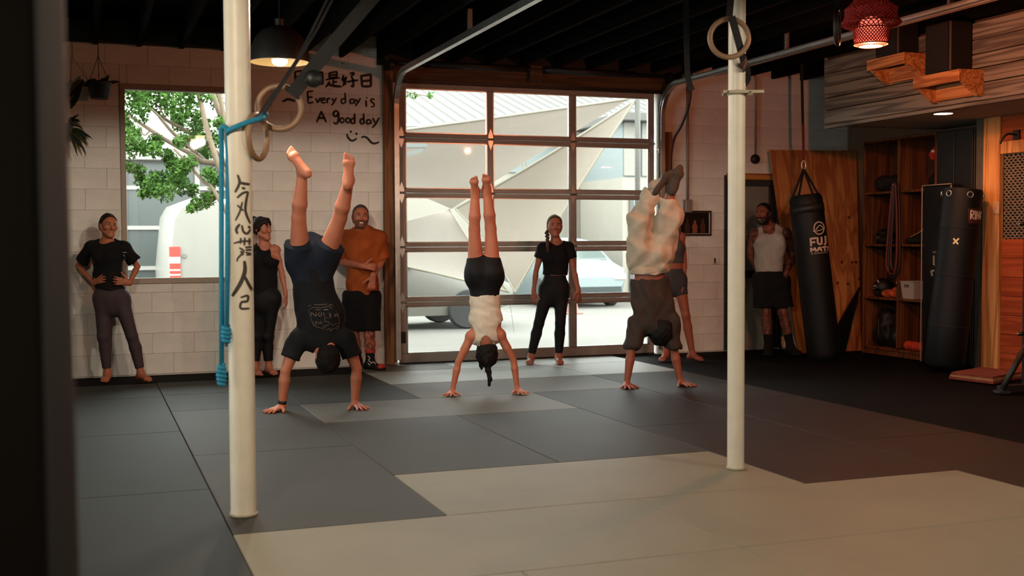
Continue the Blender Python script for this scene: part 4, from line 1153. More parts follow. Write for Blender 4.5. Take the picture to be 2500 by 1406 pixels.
# a far twig of the same tree reaches the top left of the roller door
MB().tube(catmull([PY(588, 600, TY), PY(640, 330, TY), PY(760, 200, 15.6), PY(900, 195, 15.2), PY(1000, 226, 15), PY(1056, 236, 15)], 4), [0.05, 0.045, 0.045, 0.04, 0.04, 0.035, 0.035, 0.03, 0.03, 0.025, 0.025, 0.02, 0.02, 0.015, 0.015, 0.01, 0.01, 0.008, 0.006, 0.006, 0.005], 6).build('branch', m_bark, tree, True)
for k in range(36):
    px = random.choice([random.uniform(980, 1025), random.uniform(1045, 1058)]); p_ = PY(px, random.uniform(224, 240), 15 + random.uniform(-0.1, 0.1))
    a = Vector(RNG.normal(size=3)).normalized(); b = a.orthogonal().normalized(); s = 0.035
    MB().add([p_ - a * s, p_ + b * s * 0.55, p_ + a * s, p_ - b * s * 0.55], [(0, 1, 2, 3)]).build('leaf', m_green, tree)

# ================================================================== PEOPLE: implicit-surface figures (one continuous skin per body)
def npv(v): return np.array((v[0], v[1], v[2]), dtype=np.float32)
class Field:
    def __init__(s, lo, hi, h):
        s.h = h; s.lo = np.array(lo, np.float32) - 3 * h
        n = np.ceil((np.array(hi) - np.array(lo)) / h).astype(int) + 7
        s.n = n; s.ax = [s.lo[i] + h * np.arange(n[i], dtype=np.float32) for i in range(3)]
        s.d = np.full(n, 0.5, np.float32)
    def _sub(s, lo, hi):
        sl = []
        for i in range(3):
            a = int(max(0, np.floor((lo[i] - s.lo[i]) / s.h))); b = int(min(s.n[i], np.ceil((hi[i] - s.lo[i]) / s.h) + 1))
            if b <= a: return None, None
            sl.append(slice(a, b))
        X = s.ax[0][sl[0]][:, None, None]; Y = s.ax[1][sl[1]][None, :, None]; Z = s.ax[2][sl[2]][None, None, :]
        return tuple(sl), (X, Y, Z)
    def _merge(s, sl, e, k, op):
        d = s.d[sl]
        if op == 'add':
            if k <= 0: s.d[sl] = np.minimum(d, e)
            else:
                hh = np.maximum(k - np.abs(d - e), 0) / k; s.d[sl] = np.minimum(d, e) - hh * hh * k * 0.25
        else:
            e = -e
            hh = np.maximum(k - np.abs(d - e), 0) / max(k, 1e-5); s.d[sl] = np.maximum(d, e) + hh * hh * k * 0.25
    def cap(s, a, b, ra, rb, k=0.02, n=None, flat=1.0, cut=0, op='add'):
        """tapered capsule a-b; flat<1 squashes it along n; cut=1 flat end at b, 2 at both ends"""
        a = npv(a); b = npv(b); m = max(ra, rb) + k + 4 * s.h
        sl, g = s._sub(np.minimum(a, b) - m, np.maximum(a, b) + m)
        if sl is None: return
        X, Y, Z = g[0] - a[0], g[1] - a[1], g[2] - a[2]
        ab = b - a; L2 = float(ab @ ab) + 1e-9; L = sqrt(L2)
        dt = (X * ab[0] + Y * ab[1] + Z * ab[2]) / L2; t = np.clip(dt, 0, 1)
        vx, vy, vz = X - t * ab[0], Y - t * ab[1], Z - t * ab[2]
        v2 = vx * vx + vy * vy + vz * vz
        r = ra + (rb - ra) * t
        if n is not None and flat != 1.0:
            n = npv(n); n = n - ab * float(n @ ab) / L2; n /= max(float(np.linalg.norm(n)), 1e-6)
            vn = vx * n[0] + vy * n[1] + vz * n[2]
            v2 = np.maximum(v2 + vn * vn * (1 / flat ** 2 - 1), 0)
        e = np.sqrt(v2) - r
        if flat < 1: e = e * (0.5 + 0.5 * flat)
        if cut: e = np.maximum(e, (dt - 1) * L)
        if cut == 2: e = np.maximum(e, -dt * L)
        s._merge(sl, e, k, op)
    def ell(s, c, axes, rad, k=0.02, op='add'):
        c = npv(c); m = max(rad) + k + 4 * s.h
        sl, g = s._sub(c - m, c + m)
        if sl is None: return
        X, Y, Z = g[0] - c[0], g[1] - c[1], g[2] - c[2]
        q = 0
        for a, r in zip(axes, rad):
            a = npv(a); q = q + ((X * a[0] + Y * a[1] + Z * a[2]) / r) ** 2
        s._merge(sl, (np.sqrt(q) - 1) * min(rad), k, op)
    def clip(s, p, nrm, k=0.0, box=None):
        """remove everything on the side nrm points to"""
        p = npv(p); nrm = npv(Vector(nrm).normalized())
        e = (s.ax[0][:, None, None] - p[0]) * nrm[0] + (s.ax[1][None, :, None] - p[1]) * nrm[1] + (s.ax[2][None, None, :] - p[2]) * nrm[2]
        s.d = np.maximum(s.d, e)
    def floor(s, z):
        s.d = np.maximum(s.d, z - s.ax[2][None, None, :] + 0 * s.d)
    def wrinkle(s, amp, freq=40.0, seed=0, dirs=5):
        r = np.random.default_rng(seed); w = 0
        X, Y, Z = s.ax[0][:, None, None], s.ax[1][None, :, None], s.ax[2][None, None, :]
        for i in range(dirs):
            v = r.normal(size=3); v /= np.linalg.norm(v); v *= freq * r.uniform(0.5, 1.4); ph = r.uniform(0, 6.28)
            w = w + np.sin(X * v[0] + Y * v[1] + Z * v[2] + ph + 1.2 * np.sin((X * v[1] - Z * v[0] + Y * v[2]) * 0.7 + ph))
        s.d = s.d + (amp / dirs * 1.6) * w.astype(np.float32)
    def mesh(s):
        d = s.d; neg = d < 0
        c = np.zeros(tuple(x - 1 for x in d.shape), np.int8)
        offs = [(i, j, k) for i in (0, 1) for j in (0, 1) for k in (0, 1)]
        for (i, j, k) in offs: c += neg[i:i + c.shape[0], j:j + c.shape[1], k:k + c.shape[2]]
        act = (c > 0) & (c < 8); I = np.argwhere(act)
        idx = np.full(c.shape, -1, np.int32); idx[act] = np.arange(len(I))
        vals = [d[I[:, 0] + o[0], I[:, 1] + o[1], I[:, 2] + o[2]] for o in offs]
        pos = np.zeros((len(I), 3)); cnt = np.zeros(len(I))
        for a in range(8):
            for b in range(a + 1, 8):
                if sum(abs(offs[a][q] - offs[b][q]) for q in range(3)) != 1: continue
                df = (vals[a] < 0) != (vals[b] < 0)
                t = np.where(df, vals[a] / np.where(df, vals[a] - vals[b], 1), 0)
                for q in range(3): pos[:, q] += df * (offs[a][q] + t * (offs[b][q] - offs[a][q]))
                cnt += df
        V = s.lo + s.h * (I + pos / cnt[:, None])
        F = []
        for axis in range(3):
            u, w = [q for q in range(3) if q != axis]
            A = neg; sh = [slice(None)] * 3; sh2 = [slice(None)] * 3
            sh[axis] = slice(0, -1); sh2[axis] = slice(1, None)
            ch = A[tuple(sh)] != A[tuple(sh2)]
            E = np.argwhere(ch)
            E = E[(E[:, u] > 0) & (E[:, w] > 0) & (E[:, u] < c.shape[u]) & (E[:, w] < c.shape[w])]
            def cell(du, dw):
                q = E.copy(); q[:, u] += du; q[:, w] += dw; return idx[q[:, 0], q[:, 1], q[:, 2]]
            q = np.stack([cell(-1, -1), cell(0, -1), cell(0, 0), cell(-1, 0)], 1)
            flip = neg[E[:, 0], E[:, 1], E[:, 2]]
            if axis == 1: flip = ~flip
            q[~flip] = q[~flip][:, ::-1]
            F.append(q)
        F = np.concatenate(F); F = F[(F >= 0).all(1)]
        return V, F
def mesh_from(name, V, F, mats, origin, colors=None, smooth_it=1):
    V = V.astype(np.float64)
    for _ in range(smooth_it):       # light relaxation
        acc = np.zeros_like(V); cn = np.zeros(len(V))
        for a, b in ((0, 1), (1, 2), (2, 3), (3, 0)):
            np.add.at(acc, F[:, a], V[F[:, b]]); np.add.at(cn, F[:, a], 1)
            np.add.at(acc, F[:, b], V[F[:, a]]); np.add.at(cn, F[:, b], 1)
        V = V + 0.5 * (acc / np.maximum(cn, 1)[:, None] - V)
    me = bpy.data.meshes.new(name)
    me.vertices.add(len(V)); me.vertices.foreach_set('co', (V - np.array(origin)).ravel())
    me.loops.add(F.size); me.loops.foreach_set('vertex_index', F.ravel().astype(np.int32))
    me.polygons.add(len(F)); me.polygons.foreach_set('loop_start', np.arange(len(F), dtype=np.int32) * 4)
    me.polygons.foreach_set('use_smooth', np.ones(len(F), bool))
    me.update(calc_edges=True); me.validate()
    for m in mats: me.materials.append(m)
    if colors is not None:
        at = me.color_attributes.new('tint', 'FLOAT_COLOR', 'POINT')
        at.data.foreach_set('color', np.concatenate([colors, np.ones((len(V), 1))], 1).astype(np.float32).ravel())
    o = bpy.data.objects.new(name, me); link(o); o.location = origin
    return o, V
def soft(name, prims, m, h=0.008, parent=None, wr=0.0, seed=1, floor_z=None, clips=(), it=1):
    """small soft goods from the same implicit surfaces; prims = list of ('c',a,b,ra,rb,k,...) or ('e',c,axes,rad,k)"""
    pts = []
    for p in prims:
        if p[0] == 'c': pts += [npv(p[1]) - max(p[3], p[4]) - 0.02, npv(p[1]) + max(p[3], p[4]) + 0.02, npv(p[2]) - max(p[3], p[4]) - 0.02, npv(p[2]) + max(p[3], p[4]) + 0.02]
        else: pts += [npv(p[1]) - max(p[3]) - 0.02, npv(p[1]) + max(p[3]) + 0.02]
    pts = np.array(pts); f = Field(pts.min(0), pts.max(0), h)
    for p in prims:
        if p[0] == 'c': f.cap(*p[1:6], **(p[6] if len(p) > 6 else {}))
        else: f.ell(*p[1:])
        
    if wr: f.wrinkle(wr, 45, seed)
    if floor_z is not None: f.floor(floor_z)
    for p, n in clips: f.clip(p, n)
    V, F = f.mesh(); org = (float(V[:, 0].mean()), float(V[:, 1].mean()), float(V[:, 2].min()))
    o, _ = mesh_from(name, V, F, [m], org, None, it)
    if parent is not None: parent_keep(o, parent)
    return o

RT = Vector((M_RT.x, M_RT.y, 0)).normalized(); FW = Vector((M_FW.x, M_FW.y, 0)).normalized(); UP = Vector((0, 0, 1))
m_skin = material('skin', '#b07a5c', 0.55, attr='tint', var=0.08, scale=14, sss=0.06, spec=0.35)
def cloth(name, col, rough=0.9, var=0.12, scale=8):
    return material(name, col, rough, var=var, scale=scale, bump=0.25, bscale=260, spec=0.25)

class Body:
    def __init__(s, joints, d0, female=False, g=1.0, back=True, head=None, skin='#b07a5c', hands=None, feet=None, front=None, name='person', headscale=1.0, shoes=False):
        s.J = {k: P(v[0], v[1], d0 + (v[2] if len(v) > 2 else 0)) for k, v in joints.items()}
        s.fem = female; s.g = g; s.skin = tuple(a_ * b_ for a_, b_ in zip(srgb(skin), (0.92, 0.74, 0.76))); s.head = head; s.hands = hands or {}; s.feet = feet or {}
        J = s.J
        J['pel'] = (J['hipL'] + J['hipR']) / 2
        sh = (J['shL'] + J['shR']) / 2
        s.side = (J['shR'] - J['shL']).normalized(); s.up = (sh - J['pel']).normalized()
        s.front = Vector(front) if front is not None else s.side.cross(s.up)
        s.front = (s.front - s.up * s.front.dot(s.up)).normalized()
        J['shm'] = sh
        J.setdefault('waist', J['pel'].lerp(sh, 0.36)); J.setdefault('chest', J['pel'].lerp(sh, 0.70))
        J['neck'] = sh + s.up * 0.045 * g
        s.hs = headscale
    # --- pieces, each with an 'inflate' so that clothing reuses them
    def torso(s, F, i=0.0, lo=0.0, hi=1.0, k=0.05, flare=0.0):
        J, g, f = s.J, s.g, s.front
        w = 0.92 if s.fem else 1.0
        pel, wa, ch = J['pel'], J['waist'], J['chest']; sh = J['shm']
        F.cap(pel - s.up * 0.05 * g, wa, (0.134 if s.fem else 0.138) * g + i + flare, (0.104 if s.fem else 0.126) * g + i + flare * 0.5, k, f, 0.70, cut=0)
        F.cap(wa, ch, (0.104 if s.fem else 0.126) * g + i + flare * 0.5, (0.122 if s.fem else 0.152) * g + i, k, f, 0.72)
        F.cap(ch, sh - s.up * 0.02, (0.122 if s.fem else 0.152) * g + i, (0.102 if s.fem else 0.126) * g + i, k, f, 0.68)
        F.cap(J['shL'], J['shR'], 0.050 * g * w + i, 0.050 * g * w + i, k)
        F.cap(sh + s.up * 0.0, J['neck'] + s.up * 0.01, 0.085 * g * w + i * 0.6, 0.056 * g * w + i * 0.5, 0.04, f, 0.8)
        if s.fem:
            for q in (-1, 1):
                c = ch + s.side * q * 0.058 * g + f * 0.068 * g + s.up * 0.01
                F.ell(c, (s.side, f, s.up), ((0.052 * g + i), (0.042 * g + i), (0.050 * g + i)), 0.05)
        else:
            for q in (-1, 1):
                c = ch + s.side * q * 0.075 * g + f * 0.07 * g + s.up * 0.05
                F.ell(c, (s.side, f, s.up), ((0.075 * g + i), (0.045 * g + i), (0.06 * g + i)), 0.05)
    def hips(s, F, i=0.0, k=0.04):
        J, g = s.J, s.g
        F.cap(J['hipL'], J['hipR'], (0.084 if s.fem else 0.086) * g + i, (0.084 if s.fem else 0.086) * g + i, k)
        for q in ('hipL', 'hipR'):
            sd = 1 if q == 'hipR' else -1
            c = J[q] - s.front * 0.045 * g - s.up * 0.035 * g
            F.ell(c, (s.side, s.front, s.up), (0.080 * g + i, 0.082 * g + i, 0.090 * g + i), 0.03)
    def leg(s, F, q, i=0.0, t0=0.0, t1=1.0, k=0.03, flare=0.0, cut=1, ankle_r=0.034):
        """t runs hip 0, knee 0.5, ankle 1"""
        J, g = s.J, s.g; h, n, a = J['hip' + q], J['knee' + q], J['ank' + q]
        bend = (n - h).normalized() + (a - n).normalized() * -1
        bk = -s.front
        lf = 0.91 if s.fem else 1.0
        th0 = (0.077 if s.fem else 0.082) * g + i; th1 = 0.051 * lf * g + i + flare * (0.6)
        if t1 <= 0.5:
            e = h.lerp(n, t1 / 0.5); F.cap(h, e, th0, th0 + (th1 - th0) * t1 / 0.5 + flare, k, cut=cut)
            return
        F.cap(h, n, th0, th1, k)
        F.ell(n + (-bk) * 0.010, (s.side, s.front, s.up), (0.041 * lf * g + i, 0.043 * lf * g + i, 0.046 * lf * g + i), 0.015)
        kb = bk - (a - n).normalized() * bk.dot((a - n).normalized())
        c1 = n.lerp(a, 0.32) + kb * 0.016 * g
        t = (t1 - 0.5) / 0.5
        r1 = 0.055 * lf * g + i + flare * 0.8; r2 = ankle_r * lf * g + i + flare
        F.cap(n, c1, th1 * 0.95, r1, 0.022)
        e = c1.lerp(a, min(1, max(0.02, (t - 0.32) / 0.68)))
        F.cap(c1, e, r1, r1 + (r2 - r1) * (e - c1).length / max((a - c1).length, 1e-4), 0.010, cut=cut if t1 < 1 else 0)
    def arm(s, F, q, i=0.0, t1=1.0, k=0.025, flare=0.0, cut=1):
        J, g = s.J, s.g; h, n, a = J['sh' + q], J['el' + q], J['wr' + q]
        m = 0.74 if s.fem else 1.0
        if t1 <= 0.5:
            e = h.lerp(n, t1 / 0.5)
            F.cap(h, e, 0.056 * g * m + i, (0.056 + (0.040 - 0.056) * t1 / 0.5) * g * m + i + flare, k, cut=cut); return
        F.ell(h, (s.side, s.front, s.up), (0.060 * g * m + i,) * 3, 0.03)
        F.cap(h, h.lerp(n, 0.5), 0.052 * g * m + i, 0.050 * g * m + i, 0.015)
        F.cap(h.lerp(n, 0.5), n, 0.050 * g * m + i, 0.037 * g * m + i, 0.008)
        c1 = n.lerp(a, 0.28)
        F.cap(n, c1, 0.036 * g * m + i, 0.041 * g * m + i, 0.008)
        F.cap(c1, a, 0.041 * g * m + i, 0.0255 * g * m + i, 0.008)
    def hand(s, F, q, spec):
        """spec: dir, normal (palm faces), thumb (side), curl, spread, scale"""
        a = s.J['wr' + q]; d = Vector(spec['dir']).normalized(); n = Vector(spec['normal']); n = (n - d * n.dot(d)).normalized()
        t = d.cross(n); 
        if t.dot(Vector(spec['thumb'])) < 0: t = -t
        sc = spec.get('scale', 1.0) * (0.92 if s.fem else 1.0); cu = spec.get('curl', 0.25); spd = spec.get('spread', 0.12)
        p0 = a + d * 0.01
        F.cap(a - d * 0.01, a + d * 0.03 * sc, 0.026 * sc, 0.028 * sc, 0.02, n, 0.72)
        for u, w in ((0.022, 0.0), (0.007, 0.0), (-0.008, 0.0), (-0.022, 0.0)):
            F.cap(p0 + d * 0.02 * sc + t * u * 0.7 * sc, p0 + d * 0.082 * sc + t * u * 1.15 * sc, 0.0145 * sc, 0.0125 * sc, 0.012, n, 0.85)
        for u, L, an in ((0.026, 0.072, 1.0), (0.009, 0.081, 0.35), (-0.009, 0.075, -0.35), (-0.026, 0.058, -1.1)):
            p = p0 + d * 0.085 * sc + t * u * 1.1 * sc; dd = (d + t * an * spd).normalized(); ang = cu * 0.6
            for seg, r0, r1 in ((0.46, 0.0100, 0.0090), (0.30, 0.0090, 0.0082), (0.24, 0.0082, 0.0070)):
                dv = (dd * cos(ang) + n * sin(ang)).normalized(); e = p + dv * L * seg * sc
                F.cap(p, e, r0 * sc, r1 * sc, 0.004); p = e; ang += cu
        p = p0 + d * 0.018 * sc + t * 0.022 * sc; dd = (d * 0.62 + t * 0.78 + n * 0.12).normalized()
        for L, r0, r1 in ((0.042, 0.0155, 0.0125), (0.032, 0.0120, 0.0105), (0.026, 0.0105, 0.0085)):
            e = p + dd * L * sc; F.cap(p, e, r0 * sc, r1 * sc, 0.008); p = e; dd = (dd + d * 0.22 + n * 0.1 * cu).normalized()
    def foot(s, F, q, spec, i=0.0, toes=True):
        """spec: dir (heel to toe), down (sole faces)"""
        a = s.J['ank' + q]; d = Vector(spec['dir']).normalized(); n = Vector(spec['down']); n = (n - d * n.dot(d)).normalized(); t = d.cross(n)
        g = s.g * (0.92 if s.fem else 1.0) * spec.get('scale', 1.0)
        inner = Vector(spec.get('big', (0, 0, 0)))
        if t.dot(inner) < 0: t = -t                      # t points to the big-toe side
        heel = a - d * 0.040 * g + n * 0.040 * g; ball = a + d * 0.115 * g + n * 0.055 * g
        F.ell(heel, (d, t, n), (0.038 * g + i, 0.031 * g + i, 0.034 * g + i), 0.03)
        F.cap(a, a + n * 0.02 * g, 0.037 * g + i, 0.037 * g + i, 0.02)
        F.cap(heel + d * 0.01, ball + t * -0.014 * g, 0.027 * g + i, 0.023 * g + i, 0.025, n, 0.85)
        F.cap(a + n * 0.015 * g, ball + t * 0.012 * g, 0.036 * g + i, 0.024 * g + i, 0.03)
        F.cap(ball - t * 0.024 * g, ball + t * 0.022 * g, 0.020 * g + i, 0.023 * g + i, 0.02)
        if toes:
            for u, L, r in ((0.028, 0.052, 0.0135), (0.010, 0.050, 0.0098), (-0.005, 0.044, 0.0092), (-0.019, 0.036, 0.0088), (-0.031, 0.028, 0.0082)):
                p = ball + t * u * g + n * 0.006 * g + d * 0.008 * g; F.cap(p, p + d * L * g + n * 0.006 * g, r * g, r * 0.9 * g, 0.006)
        else:
            F.cap(ball, ball + d * 0.05 * g + n * 0.006, 0.032 * g + i, 0.026 * g + i, 0.03, n, 0.65)
    def frame(s):
        h = s.head; u = Vector(h['up']).normalized(); f = Vector(h['face']); f = (f - u * f.dot(u)).normalized(); r = f.cross(u)
        return s.J['head'], r, f, u
    def headshape(s, F):
        c, r, f, u = s.frame(); q = s.hs * (0.96 if s.fem else 1.0)
        L = lambda x, y, z: c + r * x * q + f * y * q + u * z * q
        A = (r, f, u)
        jw = 0.88 if s.fem else 1.0
        # neck
        F.cap(s.J['neck'], L(0, -0.012, -0.055), (0.048 if s.fem else 0.057) * s.g, (0.046 if s.fem else 0.055) * s.g, 0.03)
        F.ell(L(0, -0.012, 0.030), A, (0.076 * q, 0.094 * q, 0.088 * q), 0.02)
        F.cap(L(0, 0.022, 0.0), L(0, 0.040, -0.080), 0.062 * q, 0.036 * jw * q, 0.03, f, 0.95)
        for x in (-1, 1):
            F.cap(L(x * 0.058, 0.0, -0.045), L(x * 0.018, 0.066, -0.092), 0.022 * jw * q, 0.018 * q, 0.03)
            F.ell(L(x * 0.043, 0.056, -0.018), A, (0.026 * q, 0.024 * q, 0.022 * q), 0.02)
            F.ell(L(x * 0.031, 0.0905, 0.008), A, (0.017 * q, 0.012 * q, 0.010 * q), 0.012, 'sub')
            F.ell(L(x * 0.031, 0.0715, 0.007), A, (0.0135 * q, 0.0125 * q, 0.0125 * q), 0.004)
            F.cap(L(x * 0.012, 0.083, 0.024), L(x * 0.045, 0.072, 0.022), 0.0085 * q, 0.007 * q, 0.012)
            F.ell(L(x * 0.0785, -0.012, -0.006), A, (0.010 * q, 0.020 * q, 0.031 * q), 0.008)
            F.ell(L(x * 0.010, 0.092, -0.032), A, (0.008 * q, 0.010 * q, 0.008 * q), 0.008)
        F.cap(L(0, 0.082, 0.016), L(0, 0.103, -0.026), 0.0085 * q, 0.0115 * q, 0.012)
        F.cap(L(-0.018, 0.080, -0.054), L(0.018, 0.080, -0.054), 0.009 * q, 0.009 * q, 0.010)
        F.cap(L(-0.015, 0.079, -0.067), L(0.015, 0.079, -0.067), 0.009 * q, 0.009 * q, 0.010)
        F.cap(L(-0.018, 0.092, -0.0605), L(0.018, 0.092, -0.0605), 0.0035 * q, 0.0035 * q, 0.006, op='sub')
        F.ell(L(0, 0.066, -0.097), A, (0.022 * jw * q, 0.020 * q, 0.017 * q), 0.02)
    def head_local(s, V):
        c, r, f, u = s.frame(); q = s.hs * (0.96 if s.fem else 1.0); d = V - npv(c)
        return d @ npv(r) / q, d @ npv(f) / q, d @ npv(u) / q
    def bounds(s, extra=0.14):
        a = np.array([npv(v) for v in s.J.values()]); return a.min(0) - extra, a.max(0) + extra
    def field(s, h, extra=0.14):
        lo, hi = s.bounds(extra); return Field(lo, hi, h)
    def skin_mesh(s, name, parent, h=0.0055, brow='#2a1a12', beard=None, lips='#9c5248', floor_z=-0.002, tattoo=None, extra=None, smile=False, mat=None, face=False):
        F = s.field(h, 0.20)
        s.torso(F); s.hips(F)
        for q in 'LR':
            s.leg(F, q); s.arm(F, q)
            if q in s.feet: s.foot(F, q, s.feet[q])
            if q in s.hands: s.hand(F, q, s.hands[q])
        s.headshape(F)
        if floor_z is not None: F.floor(floor_z)
        V, Q = F.mesh()
        C = np.tile(np.array(s.skin), (len(V), 1))
        x, y, z = s.head_local(V.astype(np.float64)); near = (np.abs(x) < 0.1) & (np.abs(y) < 0.14) & (z > -0.13) & (z < 0.14)
        def paint(mask, col, a=1.0):
            m = np.clip(mask, 0, 1)[:, None] * a * near[:, None]; C[:] = C * (1 - m) + np.array(srgb(col)) * m
        ax = np.abs(x)
        paint(((y > 0.065) & (ax < 0.023) & (np.abs(z + 0.0605) < 0.0085)).astype(float), lips, 0.6)
        if beard:
            bm_ = ((z < -0.040) & (y > -0.01) & (z > -0.125) & ~((ax < 0.020) & (np.abs(z + 0.0605) < 0.008))).astype(float)
            bm_ = np.maximum(bm_, ((y > 0.05) & (ax < 0.03) & (np.abs(z + 0.044) < 0.007)).astype(float))
            bm_ = np.maximum(bm_, ((ax > 0.055) & (y > -0.005) & (y < 0.035) & (z < 0.02) & (z > -0.1)).astype(float))
            paint(bm_, beard[0], beard[1])
        if smile: paint(((y > 0.06) & (ax < 0.017) & (np.abs(z + 0.061) < 0.0045)).astype(float), '#d8c8b8', 0.9)
        if tattoo is not None:
            for (a, b, r, seed) in tattoo:
                pa, pb = npv(s.J[a]), npv(s.J[b]); ab = pb - pa; t = np.clip(((V - pa) @ ab) / (ab @ ab), 0, 1)
                dd = np.linalg.norm(V - pa - t[:, None] * ab, axis=1)
                rr = np.random.default_rng(seed); w = np.zeros(len(V))
                for _ in range(7):
                    v = rr.normal(size=3) * 70; w += np.sin(V @ v + rr.uniform(0, 6) + 1.5 * np.sin(V @ (rr.normal(size=3) * 50)))
                m = ((dd < r) & (w > 0.2)).astype(float)[:, None] * 0.62
                C[:] = C * (1 - m) + np.array(srgb('#1d1a1b')) * m
        o, _ = mesh_from(name, V, Q, [mat or m_skin], tuple(parent.location), C)
        parent_keep(o, parent)
        if face: s.face_parts(parent, brow)
        return o
    def face_parts(s, parent, brow):
        c, r, f, u = s.frame(); q = s.hs * (0.96 if s.fem else 1.0)
        L = lambda x, y, z: c + r * x * q + f * y * q + u * z * q
        def blob(p, rad, n=12):
            vs = []; fs = []; m = 8
            for i in range(m + 1):
                a = pi * i / m
                for k in range(n):
                    b = 2 * pi * k / n
                    vs.append(p + r * rad[0] * q * sin(a) * cos(b) + f * rad[1] * q * sin(a) * sin(b) + u * rad[2] * q * cos(a))
            for i in range(m):
                for k in range(n): fs.append((i * n + k, i * n + (k + 1) % n, (i + 1) * n + (k + 1) % n, (i + 1) * n + k))
            return MB().add(vs, fs)
        for x in (-1, 1):
            e = blob(L(x * 0.0315, 0.0785, 0.006), (0.0135, 0.0072, 0.0058)).build('eye', material('eye_white', '#b3a598', 0.3), parent, True)
            blob(L(x * 0.0315, 0.0828, 0.0062), (0.0055, 0.0040, 0.0052), 10).build('iris', material('dark_iris', '#1a0f0a', 0.25), e, True)
            lid = [L(x * 0.0175, 0.0825, 0.008), L(x * 0.026, 0.0865, 0.0122), L(x * 0.036, 0.0845, 0.0125), L(x * 0.046, 0.0755, 0.008)]
            MB().tube(catmull(lid, 4), 0.0020 * q, 6).build('eyelash', material('lash_' + brow.strip('#'), brow, 0.8), parent, True)
            pts = [L(x * 0.013, 0.0905, 0.0235), L(x * 0.028, 0.0885, 0.0285), L(x * 0.040, 0.0815, 0.028), L(x * 0.049, 0.0735, 0.0235)]
            MB().tube(catmull(pts, 4), [0.0028 * q] + [0.0038 * q] * 8 + [0.003 * q, 0.0025 * q, 0.002 * q, 0.0015 * q], 6).build('eyebrow', material('brow_' + brow.strip('#'), brow, 0.9), parent, True)
    def cloth_mesh(s, name, fn, m, parent, h=0.0075, wr=0.0, seed=1, it=2, extra=0.22, freq=42, tint=None):
        F = s.field(h, extra); fn(F)
        if wr: F.wrinkle(wr, freq, seed)
        V, Q = F.mesh(); o, _ = mesh_from(name, V, Q, [m], tuple(parent.location), None if tint is None else tint(V), it); parent_keep(o, parent)
        return o
    def hair(s, name, m, parent, thick=0.012, line=(0.035, 0.055), extra=(), h=0.0055, back_z=-0.03, wr=0.002):
        """cap of hair over the skull; line=(y,z) front hairline in head units"""
        c, r, f, u = s.frame(); q = s.hs * (0.96 if s.fem else 1.0)
        L = lambda x, y, z: c + r * x * q + f * y * q + u * z * q
        pts = [npv(c) - 0.17, npv(c) + 0.17]
        for e in extra:
            for p in e[0]: pts += [npv(L(*p)) - 0.05, npv(L(*p)) + 0.05]
        pts = np.array(pts); F = Field(pts.min(0), pts.max(0), h)
        F.ell(L(0, -0.012, 0.030), (r, f, u), ((0.076 + thick) * q, (0.094 + thick) * q, (0.088 + thick) * q), 0.02)
        F.ell(L(0, -0.045, -0.02), (r, f, u), ((0.066 + thick) * q, (0.055 + thick) * q, (0.06 + thick) * q), 0.03)
        # face opening: plane from the hairline down past the ears, and nape cut
        nrm = (f * 1.0 - u * 0.62).normalized(); F.clip(L(0, line[0], line[1]), nrm)
        F.clip(L(0, 0, back_z - 0.03), (-u - f * 0.5))
        for e in extra:
            p, r0, r1, k = e
            for a in range(len(p) - 1):
                t0, t1 = a / (len(p) - 1), (a + 1) / (len(p) - 1)
                F.cap(L(*p[a]), L(*p[a + 1]), r0 + (r1 - r0) * t0, r0 + (r1 - r0) * t1, k)
        if wr: F.wrinkle(wr, 130, 5)
        V, Q = F.mesh(); o, _ = mesh_from(name, V, Q, [m], tuple(parent.location), None, 1); parent_keep(o, parent)
        return o

# ------------------------------------------------------------------ the nine people
m_hair_dark = material('dark_brown_hair', '#1c120d', 0.7, bump=0.5, bscale=160, spec=0.25, var=0.35, scale=60, stretch=(1, 1, 0.15))
m_hair_black = material('black_hair', '#0b0908', 0.7, bump=0.5, bscale=160, spec=0.25, var=0.3, scale=60)
m_hair_brown = material('light_brown_hair', '#4a3424', 0.7, bump=0.5, bscale=160, spec=0.25, var=0.3, scale=60, stretch=(1, 1, 0.15))
m_hair_grey = material('greying_hair', '#3a332d', 0.6, var=0.3, scale=60)
m_blk_cloth = cloth('black_cotton', '#0e0e10'); m_blk_tight = cloth('black_stretch', '#0f1013', 0.7)
m_navy = cloth('navy_cloth', '#121722')
def ground(b):
    for q in 'LR': b.J['ank' + q].z = 0.072 * b.g
def palms(b, z=0.031):
    for q in 'LR': b.J['wr' + q].z = z
def tee(b, i=0.018, sleeve=0.30, hem=None, flare=0.0, sflare=0.012, neck_r=0.068, back_hem=None):
    def fn(F):
        b.torso(F, i, flare=flare)
        for q in 'LR': b.arm(F, q, i * 0.9, sleeve, flare=sflare)
        c = b.J['neck'] + b.up * 0.042 + b.front * 0.012
        F.cap(b.J['neck'] - b.up * 0.008, b.J['neck'] + b.up * 0.2, neck_r * 0.95, neck_r * 1.35, 0.006, op='sub')
        F.ell(c - b.up * 0.012 + b.front * 0.02, (b.side, b.front, b.up), (neck_r, neck_r * 0.95, 0.052), 0.008, 'sub')
        if hem is not None: F.clip(hem, -b.up)
    return fn
